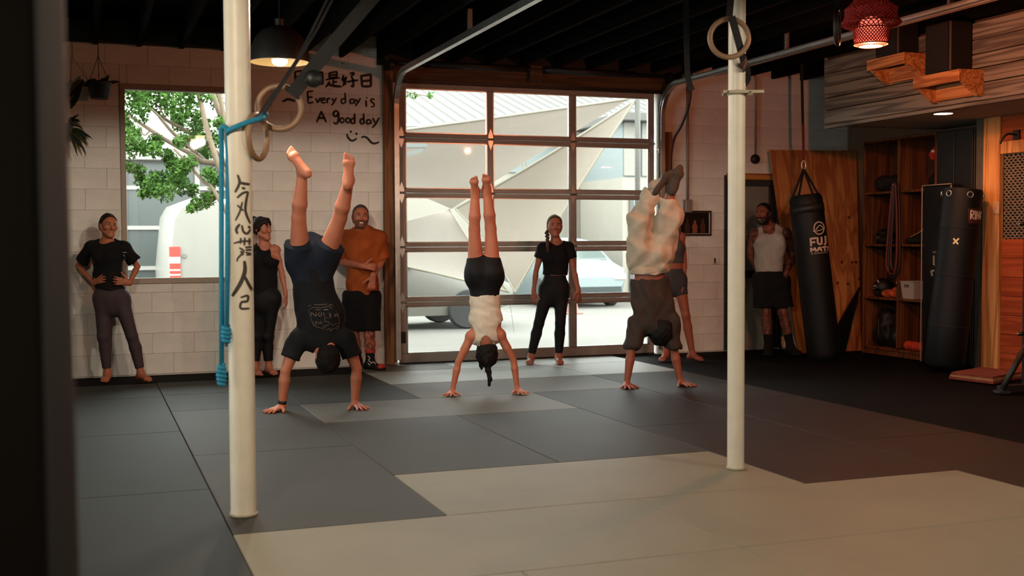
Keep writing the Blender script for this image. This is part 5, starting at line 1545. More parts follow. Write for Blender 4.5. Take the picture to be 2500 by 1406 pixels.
def tank(b, i=0.012, hem=None, scoop=0.055, hole=0.085, flare=0.0, back=False, strap=0.0, depth=0.0):
    def fn(F):
        b.torso(F, i, flare=flare)
        if b.fem is False: pass
        c = b.J['neck'] + b.up * 0.02 + b.front * (0.06 if not back else -0.05)
        F.ell(c - b.up * depth, (b.side, b.front, b.up), (scoop, 0.09, 0.075 + depth), 0.006, 'sub')
        F.ell(b.J['neck'] + b.up * 0.04, (b.side, b.front, b.up), (scoop * 0.95, 0.08, 0.06), 0.006, 'sub')
        for q, sg in (('L', -1), ('R', 1)):
            F.ell(b.J['sh' + q] + b.side * sg * (0.035 + strap) - b.up * 0.02, (b.side, b.front, b.up), (hole * 0.72, 0.16, hole), 0.006, 'sub')
        if hem is not None: F.clip(hem, -b.up)
    return fn
def trousers(b, i=0.006, t1=0.95, flare=0.0, top=0.45, k=0.03, extra_hip=0.0):
    def fn(F):
        b.hips(F, i + extra_hip)
        top_p = b.J['pel'].lerp(b.J['waist'], top)
        F.cap(b.J['pel'] - b.up * 0.05 * b.g, b.J['waist'], (0.134 if b.fem else 0.138) * b.g + i + extra_hip, (0.104 if b.fem else 0.126) * b.g + i + extra_hip, 0.05, b.front, 0.70)
        for q in 'LR': b.leg(F, q, i, 0, t1, k=k, flare=flare)
        F.clip(top_p, b.up)
    return fn
def person(b, label, z0=0.0):
    c = b.J['pel']; t = empty('person', (c.x, c.y, z0), label, 'person')
    return t

# ---- handstand, man in black tee and navy shorts
b = Body(dict(wrL=(688, 988), wrR=(866, 983, 0.12), elL=(697, 905, -0.03), elR=(871, 899, 0.1), shL=(727, 826, 0.0), shR=(842, 824, 0.06), hipL=(733, 636, 0.05), hipR=(791, 636, 0.05),
              waist=(765, 712, 0.06), chest=(782, 770, 0.04), kneeL=(729, 531, -0.13), kneeR=(830, 531, -0.13), ankL=(738, 420, -0.26), ankR=(852, 440, -0.26), head=(799, 868, 0.02)),
         8.99, g=1.06, skin='#b5795a', headscale=1.08,
         head=dict(up=-UP + FW * 0.05, face=FW - RT * 0.45),
         hands=dict(L=dict(dir=-FW * 0.8 - RT * 0.42 - UP * 0.10, normal=-UP, thumb=RT, curl=0.05, spread=0.34, scale=1.08), R=dict(dir=-FW * 0.8 + RT * 0.5 - UP * 0.10, normal=-UP, thumb=-RT, curl=0.05, spread=0.34, scale=1.08)),
         feet=dict(L=dict(dir=-RT * 0.66 + UP * 0.72 + FW * 0.15, down=-FW * 0.75 + RT * 0.65, big=RT + UP * 0.5), R=dict(dir=UP + RT * 0.06 + FW * 0.1, down=-FW, big=-RT)))
palms(b); t = person(b, 'man in black tee and navy shorts doing a straddled handstand')
b.skin_mesh('body', t)
sh1 = b.cloth_mesh('t_shirt', tee(b, 0.016, 0.30, hem=b.J['pel'].lerp(b.J['waist'], 0.2), sflare=0.010), m_blk_cloth, t, wr=0.009, seed=3)
b.cloth_mesh('shorts', trousers(b, 0.020, 0.20, flare=0.016, top=0.75), m_navy, t, wr=0.010, seed=4)
b.hair('hair', material('black_brown_hair', '#16110e', 0.9, var=0.6, scale=55, bump=0.6, bscale=140, spec=0.15), t, 0.010, (0.055, 0.055), back_z=-0.085, wr=0.005)
w_ = b.J['wrL']; wd = (b.J['elL'] - w_).normalized()
MB().tube([w_ + wd * 0.022, w_ + wd * 0.048], 0.034, 20).build('wristwatch', m_black, t, True)
st = []
X0, Y0, K = 700, 720, 1 / 6.695
def pl_(w, pts): st.append((w, [(X0 + x * K, Y0 + y * K) for x, y in pts]))
pl_(0.9, [(360, 245), (380, 340), (430, 460), (470, 515), (540, 535), (640, 568)]); pl_(0.9, [(850, 520), (850, 420), (840, 340), (800, 260)])
pl_(1.1, [(350, 180), (400, 172)]); pl_(1.2, [(440, 158), (520, 160), (660, 155)]); pl_(1.2, [(690, 158), (750, 168)])
pl_(1.0, [(370, 240), (430, 205), (560, 210), (690, 190), (740, 230)]); pl_(1.4, [(470, 240), (560, 245)]); pl_(2.0, [(600, 245), (680, 240)])
for x0 in (0, 1):  # upside-down block letters N O E N
    pass
pl_(1.6, [(405, 350), (405, 290), (480, 345), (480, 285)]); pl_(1.6, [(540, 285), (515, 315), (545, 350), (570, 320), (560, 285)]); pl_(1.6, [(600, 285), (620, 355)]); pl_(1.6, [(700, 290), (705, 355), (735, 358)]); pl_(1.6, [(700, 322), (730, 325)]); pl_(1.6, [(790, 300), (780, 355), (830, 310), (825, 360)])
pl_(1.0, [(690, 380), (630, 375), (620, 430), (690, 440), (680, 490), (610, 500), (590, 530), (630, 525), (660, 490)]); pl_(1.0, [(445, 430), (440, 490), (470, 500), (480, 430), (510, 470), (560, 430), (550, 470), (600, 450)]); pl_(1.0, [(740, 440), (730, 480), (760, 500), (790, 470), (830, 465)])
pl_(1.2, [(660, 580), (690, 540), (720, 590), (740, 530)]); pl_(1.2, [(750, 560), (790, 540), (830, 500), (840, 540), (800, 570)])
decal('shirt_print', st, sh1, material('faded_print', '#6b5a4c', 0.8), t, 0.003, 1.5)

# ---- handstand, woman in white top and black shorts
b = Body(dict(wrL=(1104, 952, -0.03), wrR=(1263, 948, 0.06), elL=(1119, 884, -0.02), elR=(1254, 880, 0.05), shL=(1150, 822), shR=(1221, 818, 0.02), hipL=(1162, 676), hipR=(1203, 676),
              waist=(1184, 738, 0.02), chest=(1186, 782, 0.02), kneeL=(1158, 560, -0.03), kneeR=(1198, 558, -0.03), ankL=(1160, 463, -0.05), ankR=(1188, 458, -0.05), head=(1189, 858, 0.06)),
         9.88, female=True, g=1.0, skin='#bd8062', headscale=1.02,
         head=dict(up=-UP - FW * 0.15, face=FW - UP * 0.2),
         hands=dict(L=dict(dir=-FW * 0.85 - RT * 0.12 - UP * 0.08, normal=-UP, thumb=RT, curl=0.05, spread=0.42, scale=1.05), R=dict(dir=-FW * 0.85 + RT * 0.35 - UP * 0.08, normal=-UP, thumb=-RT, curl=0.05, spread=0.42, scale=1.05)),
         feet=dict(L=dict(dir=UP * 0.9 - FW * 0.5 - RT * 0.06, down=-FW * 0.9 - UP * 0.5, big=RT, scale=0.92), R=dict(dir=UP * 0.9 - FW * 0.5, down=-FW * 0.9 - UP * 0.5, big=-RT, scale=0.92)))
palms(b); t = person(b, 'woman in white tank top and black shorts doing a straight handstand')
b.skin_mesh('body', t)
b.cloth_mesh('shorts', trousers(b, 0.008, 0.20, flare=0.0, top=0.82, extra_hip=0.004), m_blk_tight, t, wr=0.0015)
b.cloth_mesh('tank_top', tank(b, 0.011, hem=b.J['pel'].lerp(b.J['waist'], 0.70), scoop=0.050, hole=0.10, back=True), cloth('off_white_rib', '#cabfae'), t, wr=0.005, seed=8, freq=80)
b.hair('hair', m_hair_black, t, 0.020, (0.055, 0.03), back_z=-0.10, wr=0.005, extra=[([(0.0, -0.085, 0.02), (0.0, -0.09, 0.09), (-0.012, -0.07, 0.16), (-0.025, -0.06, 0.24), (-0.018, -0.05, 0.29)], 0.032, 0.014, 0.02), ([(0.04, -0.06, 0.04), (0.05, -0.03, 0.12), (0.05, -0.03, 0.16)], 0.025, 0.006, 0.02), ([(0.07, 0.0, 0.0), (0.095, -0.01, 0.05)], 0.015, 0.004, 0.02), ([(-0.02, -0.08, 0.05), (-0.005, -0.06, 0.14), (0.0, -0.05, 0.18)], 0.03, 0.006, 0.02)])

# ---- handstand, man in white trousers
b = Body(dict(wrL=(1530, 930, -0.06), wrR=(1661, 926, 0.06), elL=(1541, 858, -0.04), elR=(1646, 855, 0.05), shL=(1558, 790), shR=(1636, 786, 0.03), hipL=(1565, 628), hipR=(1608, 628),
              waist=(1586, 690, 0.02), chest=(1594, 740, 0.02), kneeL=(1568, 538, -0.10), kneeR=(1622, 540, -0.10), ankL=(1598, 452, -0.18), ankR=(1641, 455, -0.18), head=(1612, 802, 0.03)),
         10.38, g=1.0, skin='#8f5a42', headscale=1.08,
         head=dict(up=-UP - FW * 0.1, face=FW * 1.0 - RT * 0.15),
         hands=dict(L=dict(dir=-FW * 0.85 - RT * 0.05 - UP * 0.08, normal=-UP, thumb=RT, curl=0.05, spread=0.42, scale=1.1), R=dict(dir=-FW * 0.8 + RT * 0.45 - UP * 0.08, normal=-UP, thumb=-RT, curl=0.05, spread=0.36, scale=1.1)))
palms(b); t = person(b, 'man in loose white trousers and brown tee doing a handstand')
b.skin_mesh('body', t)
sockL = dict(dir=RT * 0.55 + UP * 0.75 - FW * 0.05, down=-FW * 0.5 + RT * 0.5 - UP * 0.3, big=RT); sockR = dict(dir=UP * 0.95 + RT * 0.28, down=-FW + RT * 0.2, big=-RT)
def socks(F):
    for q, sp_ in (('L', sockL), ('R', sockR)):
        b.foot(F, q, sp_, 0.006, toes=False)
        a, k = b.J['ank' + q], b.J['knee' + q]; F.cap(a, a.lerp(k, 0.22), 0.043, 0.047, 0.02, cut=1)
m_sock = material('sock_cotton', '#a89c8c', 0.9, attr='tint', var=0.1, scale=20, bump=0.25, bscale=260, spec=0.2)
def sock_tint(V):
    C = np.tile(np.array(srgb('#a89c8c')), (len(V), 1))
    for q, sp_ in (('L', sockL), ('R', sockR)):
        d = Vector(sp_['dir']).normalized(); n = Vector(sp_['down']); n = (n - d * n.dot(d)).normalized(); a = npv(b.J['ank' + q])
        nn, dd_ = npv(n), npv(d); w = V - a; near = np.linalg.norm(w, axis=1) < 0.25
        m = np.clip(((w @ nn) - 0.042) / 0.012, 0, 1) * near
        m = np.maximum(m, np.clip(((w @ dd_) - 0.150) / 0.015, 0, 1) * near)
        band = np.clip(1 - np.abs(np.linalg.norm(w, axis=1) - 0.065) / 0.012, 0, 1) * ((w @ dd_) < -0.03) * near
        C = C * (1 - m[:, None]) + np.array(srgb('#453e38')) * m[:, None]; C = C * (1 - 0.45 * band[:, None])
    return C
b.cloth_mesh('socks', socks, m_sock, t, h=0.0065, wr=0.0015, tint=sock_tint)
def wide(F):
    trousers(b, 0.030, 0.50, flare=0.0, top=0.62, extra_hip=0.016, k=0.02)(F)
    for q in 'LR': b.leg(F, q, 0.026, 0, 0.78, k=0.015)
    for q, bl, w0, w1 in (('L', -0.03, 0.100, 0.060), ('R', 0.045, 0.105, 0.075)):
        n_ = b.J['knee' + q]; a_ = b.J['ank' + q]; h_ = b.J['hip' + q]
        F.cap(h_, n_ + RT * bl, 0.118, w0, 0.015); F.cap(n_ + RT * bl, n_.lerp(a_, 0.80 if q == 'L' else 0.66), w0, w1, 0.02, cut=1)
        if q == 'R': F.ell(n_ + RT * 0.085 + UP * 0.03, (b.side, b.front, b.up), (0.075, 0.085, 0.10), 0.05)
m_wpant = cloth('white_trouser_cloth', '#b0a593', 0.85)
b.cloth_mesh('trousers', wide, m_wpant, t, wr=0.020, seed=12, freq=36)
wp = b.J['pel'].lerp(b.J['waist'], 0.50)
def band(F):
    F.cap(wp - b.up * 0.025, wp + b.up * 0.03, 0.180, 0.178, 0.0, b.front, 0.75, cut=2)
b.cloth_mesh('waistband', band, m_wpant, t, wr=0.002)
def loose(F):
    tee(b, 0.030, 0.44, hem=b.J['waist'].lerp(b.J['chest'], -0.22), sflare=0.014)(F)
    for q in 'LR': F.cap(b.J['sh' + q], b.J['sh' + q].lerp(b.J['el' + q], 0.96), 0.078, 0.064, 0.03, cut=1)
b.cloth_mesh('t_shirt', loose, cloth('brown_grey_cotton', '#37302b'), t, wr=0.016, seed=15, freq=34)
b.hair('hair', m_hair_black, t, 0.026, (0.06, 0.03), back_z=-0.09, wr=0.006)

# ---- woman at the window, hands on hips
b = Body(dict(head=(265, 551, -0.02), shL=(222, 604), shR=(302, 604), elL=(191, 649, 0.12), elR=(336, 650, 0.10), wrL=(229, 691, -0.03), wrR=(316, 691, -0.02), hipL=(251, 728), hipR=(293, 728), waist=(263, 672), chest=(262, 630),
              kneeL=(252, 822, -0.03), kneeR=(322, 820, -0.02), ankL=(262, 905), ankR=(344, 903)),
         10.98, female=True, g=0.97, skin='#a9714f', headscale=1.0,
         head=dict(up=UP + RT * 0.05, face=RT * 0.62 - FW * 0.72 - UP * 0.04),
         hands=dict(L=dict(dir=RT * 0.75 - FW * 0.5 + UP * 0.32, normal=FW * 0.8 + RT * 0.4, thumb=UP, curl=0.25, spread=0.15), R=dict(dir=-RT * 0.6 - FW * 0.5 + UP * 0.15, normal=FW * 0.9 - RT * 0.4, thumb=UP, curl=0.35, spread=0.15)),
         feet=dict(L=dict(dir=-FW * 0.95 + RT * 0.12, down=-UP, big=RT), R=dict(dir=-FW * 0.6 + RT * 0.78, down=-UP, big=-RT - FW)))
ground(b); t = person(b, 'woman in black tee and plum leggings standing hands on hips by the window')
b.skin_mesh('body', t, face=True)
sh4 = b.cloth_mesh('t_shirt', tee(b, 0.014, 0.36, hem=b.J['pel'].lerp(b.J['waist'], 0.35), sflare=0.022, flare=0.004), m_blk_cloth, t, wr=0.009, seed=21)
b.cloth_mesh('leggings', trousers(b, 0.008, 0.93, top=0.62), cloth('plum_stretch', '#3f3438', 0.75), t, wr=0.001)
b.hair('hair', m_hair_dark, t, 0.007, (0.050, 0.072), back_z=-0.05, extra=[([(0, -0.095, 0.01), (0, -0.118, -0.04), (0, -0.105, -0.12), (0, -0.095, -0.17)], 0.022, 0.012, 0.015)])
decal('chest_print', [(1.2, [(301, 621), (305, 626)]), (1.2, [(302, 630), (307, 633)]), (1.0, [(299, 616), (309, 616)])], sh4, m_white_print, t, 0.003, 1.5)

# ---- woman behind the lettered pole
b = Body(dict(head=(640, 560, -0.01), shL=(618, 612, 0.03), shR=(672, 610), elL=(606, 662, 0.05), elR=(687, 662, 0.0), wrL=(608, 716, 0.02), wrR=(697, 716, -0.04), hipL=(630, 728), hipR=(664, 728), waist=(646, 682), chest=(645, 640),
              kneeL=(628, 820), kneeR=(654, 822, 0.02), ankL=(622, 894), ankR=(656, 890, 0.04)),
         11.44, female=True, g=0.97, skin='#b07a60', headscale=1.0, front=-FW * 0.85 + RT * 0.5,
         head=dict(up=UP - RT * 0.05, face=RT * 0.92 - FW * 0.42),
         hands=dict(L=dict(dir=-UP, normal=RT, thumb=-FW, curl=0.3), R=dict(dir=-UP + RT * 0.08, normal=-RT, thumb=-FW, curl=0.35)),
         feet=dict(L=dict(dir=-FW * 0.85 + RT * 0.5, down=-UP, big=RT), R=dict(dir=-FW * 0.75 + RT * 0.6, down=-UP, big=-RT)))
ground(b); t = person(b, 'woman in black sleeveless top and black leggings standing behind the lettered pole')
b.skin_mesh('body', t, face=True)
b.cloth_mesh('tank_top', tank(b, 0.014, hem=b.J['pel'].lerp(b.J['waist'], 0.2), scoop=0.062, hole=0.085), m_blk_cloth, t, wr=0.003, seed=31)
b.cloth_mesh('leggings', trousers(b, 0.009, 0.90, top=0.8), m_blk_tight, t, wr=0.001)
b.hair('hair', m_hair_dark, t, 0.016, (0.060, 0.045), back_z=-0.035, wr=0.005, extra=[([(0, -0.075, 0.085), (0, -0.095, 0.105)], 0.042, 0.036, 0.02), ([(0.02, 0.06, 0.085), (0.03, 0.088, 0.045)], 0.022, 0.010, 0.02), ([(-0.02, 0.06, 0.085), (-0.03, 0.088, 0.04)], 0.022, 0.010, 0.02)])

# ---- man in the orange tee
b = Body(dict(head=(880, 529, -0.02), shL=(849, 579), shR=(922, 579), elL=(829, 637, 0.03), elR=(932, 634, 0.06), wrL=(884, 649, -0.22), wrR=(911, 672, -0.17), hipL=(864, 728), hipR=(903, 728), waist=(884, 665), chest=(884, 616),
              kneeL=(864, 818), kneeR=(902, 818, -0.02), ankL=(873, 880, 0.1), ankR=(904, 884)),
         11.88, g=1.05, skin='#ab6f52', headscale=1.02,
         head=dict(up=UP + RT * 0.06, face=-FW + RT * 0.28),
         hands=dict(L=dict(dir=RT * 0.95 - UP * 0.08, normal=FW * 0.8 - UP * 0.3, thumb=UP, curl=0.55), R=dict(dir=-UP * 0.9 - RT * 0.12, normal=-FW * 0.8, thumb=-RT, curl=0.5)))
ground(b); t = person(b, 'man in orange tee and black shorts standing with arms crossed at the wrist')
b.skin_mesh('body', t, face=True, beard=('#2c211a', 0.7), brow='#2a1d15', smile=True, tattoo=[('kneeR', 'ankR', 0.09, 5)])
b.cloth_mesh('t_shirt', tee(b, 0.022, 0.46, hem=b.J['pel'] - UP * 0.02, sflare=0.024, flare=0.006, neck_r=0.075), cloth('rust_orange_cotton', '#8e4219', var=0.3, scale=5), t, wr=0.014, seed=41, freq=32)
b.cloth_mesh('shorts', trousers(b, 0.024, 0.44, flare=0.022, top=0.3), m_blk_cloth, t, wr=0.005, seed=42)
b.hair('hair', m_hair_grey, t, 0.006, (0.048, 0.080), back_z=-0.03, wr=0.001)
FD = dict(L=dict(dir=-FW * 0.9 - RT * 0.1, down=-UP, big=RT), R=dict(dir=-FW * 0.55 + RT * 0.75, down=-UP, big=-RT - FW))
def shoe(q, up_t):
    def fn(F):
        b.foot(F, q, FD[q], 0.008, toes=False); a, k = b.J['ank' + q], b.J['knee' + q]; F.cap(a, a.lerp(k, up_t), 0.044, 0.050, 0.02, cut=1); F.floor(0.0)
    return fn
for q in 'LR':
    so = b.cloth_mesh('sock', shoe(q, 0.42), cloth('black_patterned_sock', '#141213'), t, h=0.0065)
    a, k = b.J['ank' + q], b.J['knee' + q]; c0 = a.lerp(k, 0.40)
    MB().lathe([(0.0545, -0.014), (0.0545, 0.014), (0.050, 0.016), (0.050, -0.016)], c0, 24, closed=True).build('red_band', m_red, so)
dd_ = Vector(FD['R']['dir']).normalized(); pt_ = b.J['ankR'] + dd_ * 0.150 - UP * 0.045
soft('toe_cap', [('e', pt_, (dd_, dd_.cross(UP), UP), (0.042, 0.048, 0.034), 0.01)], m_red, 0.006, so, floor_z=0.0)
decal('sock_pattern', [(1.6, [(898, 868), (903, 874), (900, 880), (906, 884)]), (1.6, [(904, 888), (912, 884), (918, 890)]), (1.4, [(898, 885), (904, 893)])], so, m_white_print, so, 0.003, 1.5)

# ---- woman in black in front of the roller door
b = Body(dict(head=(1354, 552, -0.02), shL=(1325, 604), shR=(1388, 604), elL=(1309, 660), elR=(1401, 660), wrL=(1303, 709, -0.02), wrR=(1412, 706, -0.02), hipL=(1337, 705), hipR=(1370, 705), waist=(1356, 660), chest=(1356, 628),
              kneeL=(1316, 788, -0.03), kneeR=(1368, 788, -0.02), ankL=(1296, 862), ankR=(1364, 864)),
         12.36, female=True, g=1.0, skin='#a8735b', headscale=1.02,
         head=dict(up=UP, face=-FW + RT * 0.05 - UP * 0.08),
         hands=dict(L=dict(dir=-UP - RT * 0.05, normal=RT * 0.6 + FW * 0.6, thumb=RT - FW, curl=0.4), R=dict(dir=-UP + RT * 0.1, normal=-RT * 0.6 + FW * 0.6, thumb=-RT - FW, curl=0.4)),
         feet=dict(L=dict(dir=-FW - RT * 0.15, down=-UP, big=RT), R=dict(dir=-FW + RT * 0.08, down=-UP, big=-RT)))
ground(b); t = person(b, 'woman all in black with a braid standing before the roller door')
b.skin_mesh('body', t, face=True)
b.cloth_mesh('t_shirt', tee(b, 0.014, 0.24, hem=b.J['pel'].lerp(b.J['waist'], 0.75), sflare=0.020, flare=0.006, neck_r=0.075), m_blk_cloth, t, wr=0.004, seed=51)
b.cloth_mesh('leggings', trousers(b, 0.008, 0.95, top=0.9), m_blk_tight, t, wr=0.001)
hb = b.hair('hair', m_hair_brown, t, 0.009, (0.045, 0.070), back_z=-0.04)
c, r_, f_, u_ = b.frame()
bra = []
for k in range(13):
    z_ = -0.055 - 0.018 * k; a = (0.007 if k % 2 else -0.007)
    p_ = c + r_ * (0.082 + a) + f_ * (0.0 + min(0.085, 0.02 * k)) + u_ * z_
    bra.append(('e', p_, (r_, f_, u_), (0.021 - 0.0008 * k, 0.018, 0.020 - 0.0006 * k), 0.012))
soft('braid', bra, m_hair_brown, 0.005, t)

# ---- woman in grey behind the white-trousered man
b = Body(dict(head=(1636, 530, 0.0), shL=(1612, 578), shR=(1662, 578), elL=(1602, 636, 0.05), elR=(1671, 636), wrL=(1606, 690, 0.02), wrR=(1669, 692, -0.03), hipL=(1625, 682), hipR=(1656, 682), waist=(1642, 645), chest=(1640, 606),
              kneeL=(1630, 772), kneeR=(1674, 770, -0.02), ankL=(1625, 852), ankR=(1690, 851)),
         12.63, female=True, g=1.0, skin='#9a614a', headscale=0.98,
         head=dict(up=UP, face=-FW - RT * 0.3),
         hands=dict(L=dict(dir=-UP, normal=RT, thumb=-FW, curl=0.4), R=dict(dir=-UP + RT * 0.05, normal=-RT + FW * 0.3, thumb=-FW, curl=0.45)),
         feet=dict(L=dict(dir=-FW * 0.9 - RT * 0.45, down=-UP, big=RT), R=dict(dir=-FW * 0.75 + RT * 0.65, down=-UP, big=-RT)))
ground(b); t = person(b, 'woman in grey crop top and grey shorts standing behind the white-trousered man')
b.skin_mesh('body', t)
m_gact = cloth('grey_activewear', '#4d494c', 0.8)
b.cloth_mesh('crop_top', tank(b, 0.009, hem=b.J['waist'].lerp(b.J['chest'], 0.05), scoop=0.055, hole=0.08), m_gact, t, wr=0.001)
b.cloth_mesh('shorts', trousers(b, 0.007, 0.22, top=0.9), cloth('slate_activewear', '#3d3d42', 0.8), t, wr=0.0015)
b.hair('hair', m_hair_brown, t, 0.010, (0.045, 0.065), back_z=-0.04)

# ---- bearded man in the white tank top
b = Body(dict(head=(1864, 522, -0.03), shL=(1843, 571, 0.06), shR=(1917, 569), elL=(1832, 622, 0.14), elR=(1936, 626, 0.04), wrL=(1852, 662, 0.20), wrR=(1919, 668, -0.10), hipL=(1862, 684), hipR=(1901, 684), waist=(1876, 638), chest=(1880, 598),
              kneeL=(1870, 762), kneeR=(1911, 762), ankL=(1876, 838), ankR=(1930, 838)),
         13.25, g=1.10, skin='#7a4a34', headscale=1.04, front=-FW * 0.9 - RT * 0.45,
         head=dict(up=UP - RT * 0.04, face=-FW * 0.72 - RT * 0.7 - UP * 0.08),
         hands=dict(R=dict(dir=-UP * 0.9 - RT * 0.35 - FW * 0.1, normal=FW, thumb=-RT, curl=0.15, spread=0.3), L=dict(dir=RT, normal=-FW, thumb=UP, curl=0.4)))
ground(b); t = person(b, 'bearded tattooed man in white tank top and black shorts by the grey door')
b.skin_mesh('body', t, face=True, beard=('#0d0907', 0.95), brow='#0d0907', tattoo=[('shR', 'elR', 0.10, 1), ('elR', 'wrR', 0.09, 2), ('shL', 'elL', 0.1, 3), ('kneeL', 'ankL', 0.09, 7), ('kneeR', 'ankR', 0.09, 8), ('shL', 'shR', 0.10, 9)])
b.cloth_mesh('tank_top', tank(b, 0.010, hem=b.J['pel'].lerp(b.J['waist'], 0.42), scoop=0.070, hole=0.105, depth=0.03, strap=-0.005), cloth('white_rib_cotton', '#9a948d'), t, wr=0.003, seed=61)
b.cloth_mesh('shorts', trousers(b, 0.026, 0.42, flare=0.030, top=0.42), m_blk_cloth, t, wr=0.006, seed=62)
b.hair('hair', m_hair_black, t, 0.006, (0.045, 0.072), back_z=-0.02, wr=0.001)
FD = dict(L=dict(dir=-FW * 0.9 - RT * 0.2, down=-UP, big=RT), R=dict(dir=-FW * 0.85 + RT * 0.3, down=-UP, big=-RT))
for q in 'LR': b.cloth_mesh('sock', shoe(q, 0.38), cloth('black_crew_sock', '#0c0b0b'), t, h=0.0065)

# ================================================================== BRUSH LETTERING on the wall and the pole
st = []
def cw(w, *polys):
    for p in polys: st.append((w * 1.25, [(600 + x / 4.535, 70 + y / 4.535) for x, y in p]))
cw(4.0, [(548, 468), (550, 595)], [(548, 476), (600, 470), (640, 466)], [(640, 468), (640, 602)], [(552, 532), (635, 530)], [(550, 592), (640, 590)])
cw(4.6, [(765, 485), (765, 612)], [(763, 492), (850, 480)], [(850, 480), (853, 618)], [(768, 548), (846, 548)], [(765, 612), (850, 612)])
cw(4.0, [(925, 485), (928, 548)], [(925, 490), (1012, 474)], [(1010, 474), (1005, 545)], [(930, 516), (1003, 511)], [(928, 544), (1005, 540)], [(884, 568), (960, 550), (1042, 545)], [(970, 555), (968, 628)], [(970, 592), (1012, 588)], [(932, 582), (915, 615), (884, 648)])
cw(5.2, [(905, 602), (955, 630), (1062, 642)])
cw(4.4, [(1085, 512), (1075, 560), (1108, 622)], [(1112, 528), (1097, 590), (1074, 638)], [(1058, 568), (1122, 548)], [(1150, 497), (1203, 489), (1165, 532)], [(1168, 532), (1188, 565), (1190, 642), (1162, 628)], [(1112, 592), (1180, 578), (1247, 570)])
cw(5.0, [(1278, 518), (1290, 645)], [(1272, 524), (1388, 506)], [(1385, 506), (1386, 645)], [(1292, 582), (1378, 572)], [(1286, 640), (1388, 638)])
cw(3.6, [(685, 695), (692, 826)], [(683, 698), (748, 690)], [(690, 762), (742, 755)], [(692, 826), (752, 814)], [(775, 768), (796, 822)], [(796, 822), (827, 763)], [(840, 797), (876, 786), (866, 767), (843, 778), (838, 804), (855, 823), (887, 815)], [(900, 768), (904, 827)], [(903, 793), (916, 772), (938, 776)], [(953, 769), (974, 806)], [(1003, 763), (976, 816), (948, 850)])
cw(3.8, [(1098, 708), (1106, 824)], [(1100, 781), (1075, 775), (1057, 800), (1070, 829), (1104, 817)], [(1196, 785), (1170, 780), (1154, 806), (1168, 829), (1197, 814)], [(1198, 779), (1207, 833)], [(1214, 779), (1237, 812)], [(1270, 768), (1240, 821), (1210, 857)], [(1331, 790), (1336, 868)], [(1337, 757), (1342, 772)], [(1427, 786), (1401, 777), (1382, 795), (1400, 815), (1421, 836), (1414, 861), (1384, 866)])
cw(5.0, [(404, 806), (432, 796), (470, 780), (548, 803)])
cw(4.4, [(840, 912), (784, 1038)], [(834, 912), (892, 1038)], [(806, 992), (872, 986)], [(1027, 926), (996, 909), (971, 935), (980, 966), (1010, 966), (1026, 930)], [(1026, 924), (1026, 1012), (1005, 1052), (970, 1036)])
for cx in (1066, 1131): cw(3.8, [(cx + 22 * cos(a * 0.7), 1015 + 26 * sin(a * 0.7)) for a in range(10)])
cw(4.2, [(1205, 938), (1207, 1054)], [(1205, 1001), (1180, 995), (1164, 1021), (1178, 1051), (1204, 1040)], [(1305, 938), (1309, 1058)], [(1305, 1001), (1280, 999), (1267, 1030), (1282, 1056), (1306, 1045)], [(1377, 1010), (1350, 1009), (1337, 1035), (1350, 1056), (1377, 1044)], [(1379, 1007), (1390, 1057)], [(1404, 988), (1432, 1042)], [(1480, 983), (1440, 1051), (1398, 1098)])
cw(4.4, [(1118, 1163), (1135, 1210), (1180, 1241), (1230, 1213)], [(1160, 1128), (1166, 1152)], [(1222, 1149), (1229, 1177)])
cw(4.6, [(1278, 1207), (1310, 1195), (1350, 1215), (1390, 1260), (1430, 1271), (1477, 1254)])
cw(2.0, [(1040, 265), (1110, 262)], [(1045, 290), (1090, 300), (1040, 325)], [(1060, 375), (1080, 390)])
o = decal('lettering', st, None, m_ink, wall_back, 0.0, 2.5, plane=WY - 0.0025)
o['label'] = 'black brush lettering reading Every day is A good day'
st = []
def cp(w, *polys):
    for p in polys: st.append((w, [(530 + x / 3.7, 400 + y / 3.7) for x, y in p]))
cp(7.0, [(185, 98), (203, 170), (163, 258)], [(195, 165), (240, 178), (294, 185)]); cp(6.0, [(222, 214), (255, 226)])
cp(6.0, [(180, 308), (230, 265), (280, 252)]); cp(6.5, [(280, 252), (262, 330), (255, 420), (276, 490), (298, 538)]); cp(5.0, [(182, 372), (238, 424)], [(228, 342), (206, 430), (166, 512)])
cp(7.0, [(206, 543), (174, 590), (186, 634)]); cp(6.0, [(224, 553), (236, 610), (270, 630), (300, 590)], [(280, 562), (298, 582)])
cp(5.0, [(150, 718), (220, 700), (305, 698)], [(215, 668), (210, 722)], [(250, 664), (245, 738)], [(290, 668), (290, 735)], [(200, 758), (240, 790), (190, 850), (180, 884)], [(252, 755), (310, 750)], [(255, 777), (310, 777)], [(255, 797), (306, 816), (262, 822)], [(212, 785), (236, 826)])
cp(10.0, [(246, 876), (250, 970), (210, 1080), (138, 1195)]); cp(8.0, [(246, 1010), (280, 1080), (327, 1165)])
cp(6.0, [(212, 1208), (276, 1190), (270, 1240), (220, 1250), (214, 1305), (292, 1305)])
o = decal('lettering', st, shaftL, material('brown_ink', '#2c2212', 0.6), poleL, 0.0015, 2.5)
o['label'] = 'black brush characters down the pole'

